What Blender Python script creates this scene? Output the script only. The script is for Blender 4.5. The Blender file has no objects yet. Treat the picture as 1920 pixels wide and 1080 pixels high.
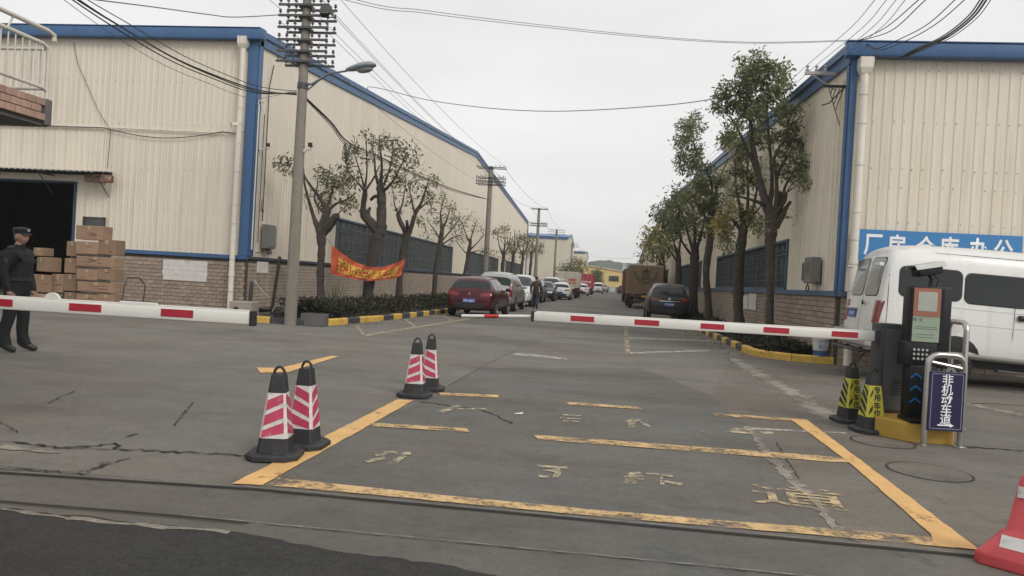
import bpy, bmesh, math, random
import numpy as np
from mathutils import Vector, Matrix
from mathutils.bvhtree import BVHTree
R = math.radians
scene = bpy.context.scene
COL = scene.collection
random.seed(7); rng = np.random.default_rng(7)

# ------------------------------------------------------------ camera
F_PX = 1400.0; CAM_H = 1.45
YAW, PITCH, ROLL = R(6.92), R(0.6), R(3.2)
cam = bpy.data.cameras.new('camera'); cam_ob = bpy.data.objects.new('camera', cam); COL.objects.link(cam_ob)
cam.sensor_width = 36.0; cam.lens = F_PX / 1920 * 36.0; cam.clip_start = 0.05; cam.clip_end = 3000
CM = Matrix.Rotation(YAW, 3, 'Z') @ Matrix.Rotation(math.pi/2 - PITCH, 3, 'X') @ Matrix.Rotation(ROLL, 3, 'Z')
cam_ob.matrix_world = Matrix.Translation((0, 0, CAM_H)) @ CM.to_4x4()
scene.camera = cam_ob
EYE = Vector((0, 0, CAM_H))
# ------------------------------------------------------------ sky, sun, exposure
SUN_EL, SUN_AZ = 36.0, 136.0
world = bpy.data.worlds.new('World'); scene.world = world; world.use_nodes = True
nt = world.node_tree; nt.nodes.clear()
wo = nt.nodes.new('ShaderNodeOutputWorld'); bg = nt.nodes.new('ShaderNodeBackground')
sk = nt.nodes.new('ShaderNodeTexSky'); sk.sky_type = 'NISHITA'; sk.sun_disc = False
sk.sun_elevation = R(SUN_EL); sk.sun_rotation = R(SUN_AZ); sk.air_density = 1.0; sk.dust_density = 4.0; sk.ozone_density = 1.0
hs = nt.nodes.new('ShaderNodeHueSaturation'); hs.inputs['Saturation'].default_value = 0.10
mx = nt.nodes.new('ShaderNodeMix'); mx.data_type = 'RGBA'; mx.inputs[0].default_value = 0.86
tc = nt.nodes.new('ShaderNodeTexCoord'); mp = nt.nodes.new('ShaderNodeMapping'); mp.inputs['Scale'].default_value = (1.2, 1.2, 4.0)
nz = nt.nodes.new('ShaderNodeTexNoise'); nz.inputs['Scale'].default_value = 1.6; nz.inputs['Detail'].default_value = 5
cr = nt.nodes.new('ShaderNodeValToRGB')
cr.color_ramp.elements[0].position = 0.36; cr.color_ramp.elements[0].color = (7.9, 7.86, 7.8, 1)
cr.color_ramp.elements[1].position = 0.64; cr.color_ramp.elements[1].color = (8.95, 8.95, 8.92, 1)
L = nt.links.new
L(tc.outputs['Generated'], mp.inputs['Vector']); L(mp.outputs[0], nz.inputs['Vector']); L(nz.outputs['Fac'], cr.inputs[0])
L(sk.outputs[0], hs.inputs['Color']); L(hs.outputs[0], mx.inputs[6]); L(cr.outputs[0], mx.inputs[7]); L(mx.outputs[2], bg.inputs['Color'])
bg.inputs['Strength'].default_value = 0.1
L(bg.outputs[0], wo.inputs['Surface'])
sun = bpy.data.lights.new('sun', 'SUN'); sun.energy = 1.35; sun.angle = R(22); sun.color = (1.0, 0.95, 0.88)
sun_ob = bpy.data.objects.new('sun', sun); COL.objects.link(sun_ob)
sd = Vector((math.sin(R(SUN_AZ))*math.cos(R(SUN_EL)), math.cos(R(SUN_AZ))*math.cos(R(SUN_EL)), math.sin(R(SUN_EL))))
sun_ob.rotation_euler = sd.to_track_quat('Z', 'Y').to_euler()
scene.view_settings.view_transform = 'Standard'; scene.view_settings.look = 'None'
scene.view_settings.exposure = 0.2; scene.view_settings.gamma = 1.0; scene.view_settings.use_curve_mapping = False

# ------------------------------------------------------------ pixel -> place
def ray(px, py): return CM @ Vector(((px-960)/F_PX, -(py-540)/F_PX, -1.0))
def G(px, py, z=0.0):
    d = ray(px, py); return EYE + d*((z-CAM_H)/d.z)
def PY(px, py, Y):
    d = ray(px, py); return EYE + d*(Y/d.y)
def PX(px, py, X):
    d = ray(px, py); return EYE + d*(X/d.x)
def YonX(px, X): return PX(px, 540, X).y

# ------------------------------------------------------------ materials
MATS = {}
def mat(name, col, rough=0.6, metal=0.0, var=0.12, scale=2.5, bump=0.0, bscale=40.0, orand=0.0, streak=0.0, spec=0.5, coat=0.0, dirt=None, emit=None, alpha_wear=None, spots=None, bdist=0.0):
    if name in MATS: return MATS[name]
    m = bpy.data.materials.new(name); m.use_nodes = True; MATS[name] = m
    n = m.node_tree.nodes; l = m.node_tree.links.new
    b = n['Principled BSDF']; out = n['Material Output']
    b.inputs['Roughness'].default_value = rough; b.inputs['Metallic'].default_value = metal
    b.inputs['Specular IOR Level'].default_value = spec; b.inputs['Coat Weight'].default_value = coat; b.inputs['Coat Roughness'].default_value = 0.08
    tcn = n.new('ShaderNodeTexCoord')
    def noise(sc, det=5, vec=None, rough=0.6):
        t = n.new('ShaderNodeTexNoise'); t.inputs['Scale'].default_value = sc; t.inputs['Detail'].default_value = det; t.inputs['Roughness'].default_value = rough
        l(vec or tcn.outputs['Object'], t.inputs['Vector']); return t
    def mapping(s):
        q = n.new('ShaderNodeMapping'); q.inputs['Scale'].default_value = s; l(tcn.outputs['Object'], q.inputs['Vector']); return q.outputs[0]
    def mixc(fac, a, bb, mode='MIX'):
        q = n.new('ShaderNodeMix'); q.data_type = 'RGBA'; q.blend_type = mode
        for s, v in ((0, fac), (6, a), (7, bb)):
            if hasattr(v, 'default_value') or hasattr(v, 'is_output'): l(v, q.inputs[s])
            elif s == 0: q.inputs[0].default_value = v
            else: q.inputs[s].default_value = (*v, 1)
        return q.outputs[2]
    def ramp(v, a, bb, inv=False):
        q = n.new('ShaderNodeMapRange'); q.inputs[1].default_value = a; q.inputs[2].default_value = bb
        if inv: q.inputs[3].default_value = 1; q.inputs[4].default_value = 0
        l(v, q.inputs[0]); return q.outputs[0]
    c0 = tuple(max(0, x*(1-var)) for x in col); c1 = tuple(min(1, x*(1+var)) for x in col)
    nn = noise(scale)
    c = mixc(ramp(nn.outputs['Fac'], 0.3, 0.7), c0, c1)
    if streak:
        s = noise(1.0, 4, mapping((5.0, 5.0, 0.22)))
        c = mixc(ramp(s.outputs['Fac'], 0.5, 0.78), c, tuple(x*(1-streak) for x in (col[0], col[1]*0.97, col[2]*0.9)))
    if dirt:
        s = noise(dirt[1], 6, None, 0.7)
        c = mixc(ramp(s.outputs['Fac'], dirt[2], dirt[2]+0.15), c, dirt[0])
    if spots:
        s = noise(spots[1], 2)
        c = mixc(ramp(s.outputs['Fac'], spots[2], spots[2]+0.05), c, spots[0])
    if orand:
        oi = n.new('ShaderNodeObjectInfo'); h = n.new('ShaderNodeHueSaturation')
        h.inputs['Value'].default_value = 1.0
        q = n.new('ShaderNodeMapRange'); q.inputs[3].default_value = 1-orand; q.inputs[4].default_value = 1+orand
        l(oi.outputs['Random'], q.inputs[0]); l(q.outputs[0], h.inputs['Value']); l(c, h.inputs['Color']); c = h.outputs[0]
    l(c, b.inputs['Base Color'])
    rn = n.new('ShaderNodeMapRange'); rn.inputs[3].default_value = max(0.02, rough*0.85); rn.inputs[4].default_value = min(1, rough*1.15)
    l(nn.outputs['Fac'], rn.inputs[0]); l(rn.outputs[0], b.inputs['Roughness'])
    if bump:
        bn = noise(bscale, 6); bp = n.new('ShaderNodeBump'); bp.inputs['Strength'].default_value = bump; bp.inputs['Distance'].default_value = 0.01
        l(bn.outputs['Fac'], bp.inputs['Height']); l(bp.outputs[0], b.inputs['Normal'])
    if emit:
        b.inputs['Emission Color'].default_value = (*emit[0], 1); b.inputs['Emission Strength'].default_value = emit[1]
    if alpha_wear:   # paint worn off in patches: (coarse scale, coarse weight, threshold, softness)
        a = noise(alpha_wear[0], 6, None, 0.75); f = noise(26.0, 5, None, 0.75)
        ad = n.new('ShaderNodeMath'); ad.operation = 'MULTIPLY_ADD'; l(f.outputs['Fac'], ad.inputs[0]); ad.inputs[1].default_value = 0.55; l(a.outputs['Fac'], ad.inputs[2])
        tr = n.new('ShaderNodeBsdfTransparent'); ms = n.new('ShaderNodeMixShader')
        l(ramp(ad.outputs[0], alpha_wear[1], alpha_wear[1]+alpha_wear[2]), ms.inputs[0]); l(b.outputs[0], ms.inputs[1]); l(tr.outputs[0], ms.inputs[2]); l(ms.outputs[0], out.inputs['Surface'])
    if bdist and bump: bp.inputs['Distance'].default_value = bdist
    return m

def ground_mat(name, col, spots_dark, var, big=0.18, streakdir=None, gravel=0.0, rough=0.85, bump=0.25, stain=None, wheel=None):
    m = bpy.data.materials.new(name); m.use_nodes = True; n = m.node_tree.nodes; l = m.node_tree.links.new
    b = n['Principled BSDF']; b.inputs['Specular IOR Level'].default_value = 0.35
    t = n.new('ShaderNodeTexCoord')
    def noise(sc, det=6, ro=0.65, scale=None):
        q = n.new('ShaderNodeTexNoise'); q.inputs['Scale'].default_value = sc; q.inputs['Detail'].default_value = det; q.inputs['Roughness'].default_value = ro
        if scale:
            w = n.new('ShaderNodeMapping'); w.inputs['Scale'].default_value = scale; l(t.outputs['Object'], w.inputs['Vector']); l(w.outputs[0], q.inputs['Vector'])
        else: l(t.outputs['Object'], q.inputs['Vector'])
        return q.outputs['Fac']
    def rng_(v, a, c, d=0.0, e=1.0):
        q = n.new('ShaderNodeMapRange'); q.inputs[1].default_value = a; q.inputs[2].default_value = c; q.inputs[3].default_value = d; q.inputs[4].default_value = e; l(v, q.inputs[0]); return q.outputs[0]
    def mul(a, bb):
        q = n.new('ShaderNodeMath'); q.operation = 'MULTIPLY'
        l(a, q.inputs[0])
        if isinstance(bb, float): q.inputs[1].default_value = bb
        else: l(bb, q.inputs[1])
        return q.outputs[0]
    v = rng_(noise(big), 0.3, 0.7, 1-var, 1+var)
    v = mul(v, rng_(noise(1.1, 8, 0.7), 0.3, 0.7, 1-var*0.7, 1+var*0.7))
    v = mul(v, rng_(noise(0.55, 7, 0.7, (0.35, 1.6, 1)), 0.35, 0.7, 1+var*0.6, 1-var*0.9))
    v = mul(v, rng_(noise(75.0, 4, 0.7), 0.25, 0.75, 1-gravel, 1+gravel*1.1))
    v = mul(v, rng_(noise(spots_dark[0], 6, 0.7), spots_dark[1], spots_dark[1]+0.12, 1.0, 1-spots_dark[2]))
    v = mul(v, rng_(noise(5.0, 8, 0.8, (1.0, 0.4, 1)), 0.62, 0.72, 1.0, 1.33))   # pale scuffs
    v = mul(v, rng_(noise(0.30, 7, 0.72, (0.6, 1.3, 1)), 0.50, 0.60, 1.06, 0.86))
    v = mul(v, rng_(noise(2.6, 7, 0.75), 0.60, 0.68, 1.0, 0.84))
    v = mul(v, rng_(noise(17.0, 6, 0.8), 0.32, 0.68, 1-gravel*.55, 1+gravel*.6))
    v = mul(v, rng_(noise(7.0, 8, 0.8), 0.34, 0.66, 1-gravel*.28, 1+gravel*.3))
    if wheel:
        w = n.new('ShaderNodeTexWave'); w.wave_type = 'BANDS'; w.bands_direction = 'X'; w.inputs['Scale'].default_value = wheel; w.inputs['Distortion'].default_value = 3.5; w.inputs['Detail'].default_value = 3; w.inputs['Detail Scale'].default_value = 0.4
        l(t.outputs['Object'], w.inputs['Vector']); v = mul(v, rng_(w.outputs['Fac'], 0.2, 0.9, 1.05, 0.88))
    h = n.new('ShaderNodeMix'); h.data_type = 'RGBA'; h.inputs[6].default_value = (col[0]*1.05, col[1]*0.97, col[2]*0.88, 1); h.inputs[7].default_value = (col[0]*0.95, col[1]*1.0, col[2]*0.98, 1)
    l(rng_(noise(0.35, 4), 0.35, 0.65), h.inputs[0])
    q = n.new('ShaderNodeMix'); q.data_type = 'RGBA'; q.blend_type = 'MULTIPLY'; q.inputs[0].default_value = 1.0; l(h.outputs[2], q.inputs[6])
    cc = n.new('ShaderNodeCombineColor'); [l(v, cc.inputs[i]) for i in range(3)]; l(cc.outputs[0], q.inputs[7]); l(q.outputs[2], b.inputs['Base Color'])
    l(rng_(noise(0.8), 0.3, 0.7, rough-0.12, rough+0.08), b.inputs['Roughness'])
    bp = n.new('ShaderNodeBump'); bp.inputs['Strength'].default_value = bump; bp.inputs['Distance'].default_value = 0.012
    l(noise(55.0, 8, 0.75), bp.inputs['Height']); l(bp.outputs[0], b.inputs['Normal'])
    MATS[name] = m; return m

def leaf_mat(name, c_dark, c_light, c_alt):
    m = bpy.data.materials.new(name); m.use_nodes = True; n = m.node_tree.nodes; l = m.node_tree.links.new
    b = n['Principled BSDF']; b.inputs['Roughness'].default_value = 0.45
    a = n.new('ShaderNodeAttribute'); a.attribute_name = 'tone'
    sp = n.new('ShaderNodeSeparateColor'); l(a.outputs['Color'], sp.inputs[0])
    m1 = n.new('ShaderNodeMix'); m1.data_type = 'RGBA'; m1.inputs[6].default_value = (*c_dark, 1); m1.inputs[7].default_value = (*c_light, 1); l(sp.outputs[0], m1.inputs[0])
    m2 = n.new('ShaderNodeMix'); m2.data_type = 'RGBA'; l(m1.outputs[2], m2.inputs[6]); m2.inputs[7].default_value = (*c_alt, 1); l(sp.outputs[1], m2.inputs[0])
    l(m2.outputs[2], b.inputs['Base Color'])
    tr = n.new('ShaderNodeBsdfTranslucent'); l(m2.outputs[2], tr.inputs['Color'])
    ms = n.new('ShaderNodeMixShader'); ms.inputs[0].default_value = 0.42; l(b.outputs[0], ms.inputs[1]); l(tr.outputs[0], ms.inputs[2]); l(ms.outputs[0], n['Material Output'].inputs['Surface'])
    MATS[name] = m; return m

# ------------------------------------------------------------ mesh helpers
class MB:
    def __init__(s): s.v = []; s.f = []; s.mi = []
    def add(s, vs, fs, mi=0):
        o = len(s.v); s.v += [tuple(v) for v in vs]
        for f in fs: s.f.append(tuple(i+o for i in f)); s.mi.append(mi)
        return s
    def box(s, c, d, mi=0, rot=None):
        hx, hy, hz = d[0]/2, d[1]/2, d[2]/2; c = Vector(c)
        vs = [Vector((x, y, z)) for x in (-hx, hx) for y in (-hy, hy) for z in (-hz, hz)]
        if rot is not None: vs = [rot @ v for v in vs]
        return s.add([v+c for v in vs], [(0,1,3,2), (4,6,7,5), (0,4,5,1), (2,3,7,6), (0,2,6,4), (1,5,7,3)], mi)
    def bx(s, x0, x1, y0, y1, z0, z1, mi=0): return s.box(((x0+x1)/2, (y0+y1)/2, (z0+z1)/2), (abs(x1-x0), abs(y1-y0), abs(z1-z0)), mi)
    def cbox(s, c, d, b=0.01, mi=0, rot=None):
        # chamfered box
        hx, hy, hz = d[0]/2, d[1]/2, d[2]/2; bm = bmesh.new()
        bmesh.ops.create_cube(bm, size=1.0)
        for v in bm.verts: v.co = Vector((v.co.x*d[0], v.co.y*d[1], v.co.z*d[2]))
        bmesh.ops.bevel(bm, geom=bm.edges[:], offset=b, segments=2, profile=0.5, affect='EDGES')
        vs = [v.co.copy() for v in bm.verts]; bm.verts.index_update(); fs = [[v.index for v in f.verts] for f in bm.faces]; bm.free()
        if rot is not None: vs = [rot @ v for v in vs]
        return s.add([v+Vector(c) for v in vs], fs, mi)
    def tube(s, pts, r, n=8, mi=0, cap=True):
        pts = [Vector(p) for p in pts]; k = len(pts)
        rs = r if isinstance(r, (list, tuple)) else [r]*k
        o = len(s.v); prev = None
        for i, p in enumerate(pts):
            t = (pts[min(i+1, k-1)] - pts[max(i-1, 0)])
            if t.length < 1e-9: t = Vector((0, 0, 1))
            t.normalize()
            if prev is None:
                a = Vector((0, 0, 1)) if abs(t.z) < 0.9 else Vector((1, 0, 0)); u = t.cross(a).normalized()
            else:
                u = (prev - t*prev.dot(t));  u = u.normalized() if u.length > 1e-6 else t.orthogonal().normalized()
            prev = u; w = t.cross(u)
            for j in range(n):
                q = 2*math.pi*j/n; s.v.append(tuple(p + (u*math.cos(q) + w*math.sin(q))*rs[i]))
        for i in range(k-1):
            for j in range(n):
                j2 = (j+1) % n; s.f.append((o+i*n+j, o+i*n+j2, o+(i+1)*n+j2, o+(i+1)*n+j)); s.mi.append(mi)
        if cap:
            s.f.append(tuple(o+j for j in range(n))[::-1]); s.mi.append(mi)
            s.f.append(tuple(o+(k-1)*n+j for j in range(n))); s.mi.append(mi)
        return s
    def lathe(s, prof, c=(0,0,0), n=16, mi=0, axis='Z'):
        # prof list of (r, h)
        o = len(s.v); c = Vector(c)
        for r, h in prof:
            for j in range(n):
                q = 2*math.pi*j/n; a, b = r*math.cos(q), r*math.sin(q)
                p = {'Z': (a, b, h), 'Y': (a, h, b), 'X': (h, a, b)}[axis]; s.v.append(tuple(c+Vector(p)))
        for i in range(len(prof)-1):
            for j in range(n):
                j2 = (j+1) % n; s.f.append((o+i*n+j, o+i*n+j2, o+(i+1)*n+j2, o+(i+1)*n+j)); s.mi.append(mi)
        s.f.append(tuple(o+j for j in range(n))[::-1]); s.mi.append(mi)
        k = len(prof)-1; s.f.append(tuple(o+k*n+j for j in range(n))); s.mi.append(mi)
        return s
    def prism(s, poly, vec, mi=0):
        # poly: list of 3D points (planar), extruded by vec
        n = len(poly); vec = Vector(vec); a = [Vector(p) for p in poly]
        fs = [tuple(range(n)), tuple(range(2*n-1, n-1, -1))] + [(i, i+n, (i+1) % n + n, (i+1) % n) for i in range(n)]
        return s.add(a + [p+vec for p in a], fs, mi)
    def sq_frustum(s, c, z0, z1, a0, a1, mi=0, n=4, rot=math.pi/4, cut=0.0):
        ring = lambda a: [(math.cos(rot+2*math.pi*i/n)*a, math.sin(rot+2*math.pi*i/n)*a) for i in range(n)]
        vs = [(c[0]+x, c[1]+y, c[2]+z0) for x, y in ring(a0)] + [(c[0]+x, c[1]+y, c[2]+z1) for x, y in ring(a1)]
        fs = [tuple(range(n))[::-1], tuple(range(n, 2*n))] + [(i, (i+1) % n, (i+1) % n+n, i+n) for i in range(n)]
        return s.add(vs, fs, mi)
    def mesh(s, name, mats, smooth=False):
        me = bpy.data.meshes.new(name); me.from_pydata(s.v, [], s.f)
        for m in (mats if isinstance(mats, (list, tuple)) else [mats]): me.materials.append(m)
        if any(s.mi): me.polygons.foreach_set('material_index', s.mi)
        if smooth: me.polygons.foreach_set('use_smooth', [True]*len(me.polygons))
        me.update(); return me
    def build(s, name, mats, parent=None, smooth=False, org=None, bevel=0.0, loc=None, rz=0.0):
        if org is not None: s.v = [(v[0]-org[0], v[1]-org[1], v[2]-org[2]) for v in s.v]
        me = s.mesh(name, mats, smooth)
        bm = bmesh.new(); bm.from_mesh(me); bmesh.ops.recalc_face_normals(bm, faces=bm.faces[:]); bm.to_mesh(me); bm.free()
        return put(name, me, parent, loc, rz, bevel, smooth)
def put(name, me, parent=None, loc=None, rz=0.0, bevel=0.0, smooth=False):
    o = bpy.data.objects.new(name, me); COL.objects.link(o)
    if parent is not None: o.parent = parent
    if loc is not None: o.location = loc
    if rz: o.rotation_euler = (0, 0, rz)
    if bevel:
        b = o.modifiers.new('bevel', 'BEVEL'); b.width = bevel; b.segments = 2; b.limit_method = 'ANGLE'; b.angle_limit = R(40)
    if smooth:
        try: me.set_sharp_from_angle(angle=R(38))
        except Exception: pass
    return o
def tag(o, label, cat, group=None, kind=None):
    o['label'] = label; o['category'] = cat
    if group: o['group'] = group
    if kind: o['kind'] = kind
    return o
def thing(name, label, cat, loc=(0,0,0), rz=0.0, group=None):
    o = bpy.data.objects.new(name, None); COL.objects.link(o); o.empty_display_size = 0.2
    o.location = loc; o.rotation_euler = (0, 0, rz); return tag(o, label, cat, group)
def struct(o): o['kind'] = 'structure'; return o
def copy_tree(o, parent=None):
    c = o.copy(); COL.objects.link(c); c.parent = parent
    for ch in [x for x in o.children]: copy_tree(ch, c)
    return c
def text_mesh(body, size=1.0, bold=0.0, extrude=0.0):
    cu = bpy.data.curves.new('lettering', 'FONT'); cu.body = body; cu.size = size; cu.align_x = 'CENTER'; cu.align_y = 'CENTER'; cu.offset = bold; cu.extrude = extrude; cu.resolution_u = 3
    ob = bpy.data.objects.new('lettering', cu); COL.objects.link(ob)
    dg = bpy.context.evaluated_depsgraph_get(); me = bpy.data.meshes.new_from_object(ob.evaluated_get(dg)); bpy.data.objects.remove(ob)
    n = len(me.vertices)
    if n:
        co = np.zeros(n*3); me.vertices.foreach_get('co', co); co = co.reshape(-1, 3)
        ctr = (co.max(0)+co.min(0))/2; co[:, :2] -= ctr[:2]; me.vertices.foreach_set('co', co.ravel()); me.update()
    return me
def put_text(name, body, size, m, parent, origin, right, up, bold=0.0, sx=1.0):
    me = text_mesh(body, size, bold)
    me.materials.clear(); me.materials.append(m)
    right = Vector(right).normalized(); up = Vector(up).normalized(); nrm = right.cross(up)
    M = Matrix((right*sx, up, nrm)).transposed().to_4x4(); M.translation = Vector(origin)
    me.transform(M); me.update()
    return put(name, me, parent)
def arr_mesh(name, V, Fq, m, tone=None):
    me = bpy.data.meshes.new(name); nv = len(V); k = Fq.shape[1]; nf = len(Fq)
    me.vertices.add(nv); me.vertices.foreach_set('co', V.astype(np.float32).ravel())
    me.loops.add(nf*k); me.loops.foreach_set('vertex_index', Fq.astype(np.int32).ravel())
    me.polygons.add(nf); me.polygons.foreach_set('loop_start', np.arange(0, nf*k, k, dtype=np.int32))
    if tone is not None:
        a = me.color_attributes.new('tone', 'FLOAT_COLOR', 'POINT'); a.data.foreach_set('color', tone.astype(np.float32).ravel())
    me.materials.append(m); me.update(calc_edges=True); return me
# ============================================================ materials used by the setting
M_ground = ground_mat('old_asphalt', (0.150, 0.141, 0.130), (0.55, 0.55, 0.30), 0.18, gravel=0.26)
M_lane = ground_mat('lane_asphalt', (0.116, 0.112, 0.105), (1.1, 0.55, 0.3), 0.17, gravel=0.24)
M_conc = ground_mat('worn_concrete', (0.142, 0.129, 0.115), (0.9, 0.56, 0.35), 0.2, gravel=0.24, bump=0.5)
M_street = ground_mat('dark_asphalt', (0.031, 0.0305, 0.030), (0.9, 0.58, 0.3), 0.2, gravel=0.55, bump=0.6)
M_strip = ground_mat('track_concrete', (0.115, 0.11, 0.102), (1.4, 0.56, 0.35), 0.2, gravel=0.2, bump=0.35)
M_rubble = ground_mat('broken_concrete', (0.25, 0.23, 0.205), (3.0, 0.52, 0.5), 0.3, gravel=0.35, bump=0.9)
M_yel = mat('yellow_paint', (0.66, 0.40, 0.155), 0.7, var=0.12, scale=3, dirt=((0.30, 0.21, 0.11), 9.0, 0.62), alpha_wear=(2.6, 0.86, 0.18))
M_yel_w = mat('yellow_paint_worn', (0.60, 0.40, 0.19), 0.75, var=0.15, scale=4, dirt=((0.2, 0.16, 0.1), 7.0, 0.52), alpha_wear=(3.0, 0.72, 0.2))
M_yel_f = mat('yellow_paint_faint', (0.52, 0.44, 0.30), 0.75, var=0.15, scale=4, dirt=((0.2, 0.17, 0.12), 6.0, 0.5), alpha_wear=(5.0, 0.66, 0.22))
M_wht_f = mat('white_paint_faint', (0.55, 0.53, 0.48), 0.75, var=0.1, alpha_wear=(4.0, 0.66, 0.25))
M_crack = mat('crack_dark', (0.022, 0.02, 0.018), 0.95)
M_sheet = mat('cream_sheet', (0.66, 0.598, 0.50), 0.5, var=0.05, scale=0.6, orand=0.035, streak=0.16, spec=0.35)
M_sheet_shade_lift = mat('cream_sheet_dull', (0.69, 0.63, 0.51), 0.55, var=0.06, scale=0.6, orand=0.03, streak=0.2, spec=0.3)  # copy of the cream sheet, base colour lightened for the gable without sun
M_blue = mat('blue_trim', (0.045, 0.115, 0.245), 0.45, var=0.1, scale=1.2, streak=0.15)
M_white_pipe = mat('white_pvc', (0.70, 0.66, 0.58), 0.45, var=0.06, streak=0.2)
M_brick = mat('tan_brick', (0.31, 0.245, 0.195), 0.8, var=0.14, scale=6, orand=0.16, bump=0.3, dirt=((0.12, 0.10, 0.085), 1.6, 0.58))
M_brick_d = mat('tan_brick_far', (0.33, 0.27, 0.215), 0.8, var=0.25, scale=3, bump=0.3)
M_mortar = mat('dark_mortar', (0.085, 0.07, 0.06), 0.95, var=0.2)
M_core = mat('inner_wall', (0.10, 0.10, 0.095), 0.9)
M_roof = mat('roof_sheet', (0.06, 0.15, 0.33), 0.5, streak=0.1)
M_glass_d = mat('window_glass', (0.045, 0.055, 0.055), 0.12, var=0.5, scale=1.5, orand=0.4, spec=0.6)
M_frame_b = mat('window_frame_blue', (0.045, 0.095, 0.14), 0.5, var=0.15)
M_frame_g = mat('grille_grey', (0.10, 0.115, 0.12), 0.55, var=0.2)
M_concrete = mat('pale_concrete', (0.30, 0.275, 0.235), 0.85, var=0.14, scale=3, bump=0.3, streak=0.2)
M_paper = mat('paper', (0.62, 0.60, 0.57), 0.8, var=0.1, scale=8, dirt=((0.4, 0.37, 0.34), 5, 0.58))
M_galv = mat('galvanised', (0.40, 0.40, 0.385), 0.5, metal=0.3, var=0.12, scale=8)
M_dkmetal = mat('dark_metal', (0.05, 0.05, 0.048), 0.5, var=0.2)
M_black = mat('black_rubber', (0.018, 0.018, 0.018), 0.7, var=0.25)
M_soil = ground_mat('soil', (0.055, 0.045, 0.035), (3, 0.55, 0.4), 0.25, gravel=0.4, bump=0.9)
M_kerb_y = mat('kerb_yellow', (0.56, 0.36, 0.07), 0.75, var=0.15, scale=4, dirt=((0.17, 0.13, 0.08), 5, 0.55), bump=0.3)
M_kerb_b = mat('kerb_black', (0.045, 0.045, 0.05), 0.75, var=0.25, scale=4, dirt=((0.13, 0.12, 0.11), 5, 0.58), bump=0.3)

# ============================================================ ground
def sheet(name, pts, z, m, parent=None):
    mb = MB(); mb.add([(p[0], p[1], z) for p in pts], [tuple(range(len(pts)))]); o = mb.build(name, m, parent)
    bm = bmesh.new(); bm.from_mesh(o.data)
    if bm.faces[:] and sum(f.normal.z for f in bm.faces) < 0: bmesh.ops.reverse_faces(bm, faces=bm.faces[:])
    bmesh.ops.triangulate(bm, faces=bm.faces[:]); bm.to_mesh(o.data); bm.free(); return o
def jag(pts, step=0.18, amp=0.05):
    out = []
    for a, b in zip(pts[:-1], pts[1:]):
        a, b = Vector(a[:2]), Vector(b[:2]); n = max(1, int((b-a).length/step)); d = (b-a).normalized() if (b-a).length else Vector((1, 0)); q = Vector((-d.y, d.x))
        for i in range(n): out.append(a.lerp(b, i/n) + q*random.uniform(-amp, amp))
    out.append(Vector(pts[-1][:2])); return out
ground = struct(sheet('ground', [(-700, -60), (700, -60), (700, 1500), (-700, 1500)], 0.0, M_ground))
edge = jag([(-14, 3.86), (-3.3, 3.84), (-2.6, 3.83), (-1.9, 3.82), *[tuple(G(*q)[:2]) for q in ((500, 1010), (600, 1027), (750, 1050), (900, 1073), (1010, 1092))], (3, 3.3), (14, 3.2)], 0.07, 0.022)
struct(sheet('street', [(p.x, p.y) for p in edge] + [(60, 3.2), (60, -40), (-60, -40), (-60, 3.86)], 0.004, M_street))
struct(sheet('gate_track_strip', [(-30, 3.55), (30, 3.55), (30, 4.62), (-30, 4.60)], 0.002, M_strip))
lane_pts = jag([G(470, 905), G(700, 790), G(830, 735), G(900, 690), G(1200, 690), G(1330, 740), G(1405, 805), G(1490, 905), G(1590, 1012)], 0.12, 0.03)
struct(sheet('lane_surface', [(p.x, p.y) for p in lane_pts] + [(1.6, 4.635), (-2.3, 4.635)], 0.0028, M_lane))
conc = jag([G(1598, 1012), G(1490, 905), G(1405, 805), G(1335, 745), G(1372, 672)], 0.1, 0.035)
struct(sheet('concrete_apron', [(p.x, p.y) for p in conc] + [(3.52, 18.0), (4.2, 17.0), (6, 16.85), (30, 16.85), (30, 4.64), (1.62, 4.64)], 0.0034, M_conc))
def ribbon(name, pxs, w0, w1, m, z=0.0075, parent=None, amp=0.03, step=0.08, close=True):
    P = [p if len(p) == 3 else G(*p) for p in pxs]; L_, R_ = [], []
    for a, b in zip(P[:-1], P[1:]):
        a, b = Vector(a[:2]), Vector(b[:2]); n = max(1, int((b-a).length/step)); d = (b-a).normalized(); q = Vector((-d.y, d.x))
        for i in range(n+1):
            c = a.lerp(b, i/n) + q*random.uniform(-amp, amp); w = random.uniform(w0, w1)/2
            L_.append(c+q*w); R_.append(c-q*w)
    mb = MB(); k = len(L_)
    mb.add([(p.x, p.y, z) for p in L_] + [(p.x, p.y, z) for p in R_], [(i, i+1, k+i+1, k+i) for i in range(k-1)])
    o = mb.build(name, m, parent)
    bm = bmesh.new(); bm.from_mesh(o.data)
    for f in bm.faces:
        if f.normal.z < 0: f.normal_flip()
    bm.to_mesh(o.data); bm.free(); return o
GR = ground
ribbon('broken_edge', [(1372, 672), (1420, 700), (1500, 745), (1560, 790)], 0.12, 0.4, M_rubble, 0.006, GR, 0.06)
ribbon('broken_edge', [(1400, 800), (1440, 850), (1490, 905), (1540, 960), (1592, 1012)], 0.02, 0.13, M_rubble, 0.0062, GR, 0.03)
ribbon('broken_edge', [(1750, 745), (1850, 765), (1920, 780)], 0.1, 0.45, M_rubble, 0.006, GR, 0.1)
ribbon('broken_edge', [(0, 838), (60, 845), (110, 850)], 0.02, 0.10, M_rubble, 0.006, GR, 0.02)
ribbon('broken_edge', [(0, 957), (130, 972), (250, 985), (430, 1000)], 0.01, 0.06, M_rubble, 0.0064, GR, 0.015)
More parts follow.
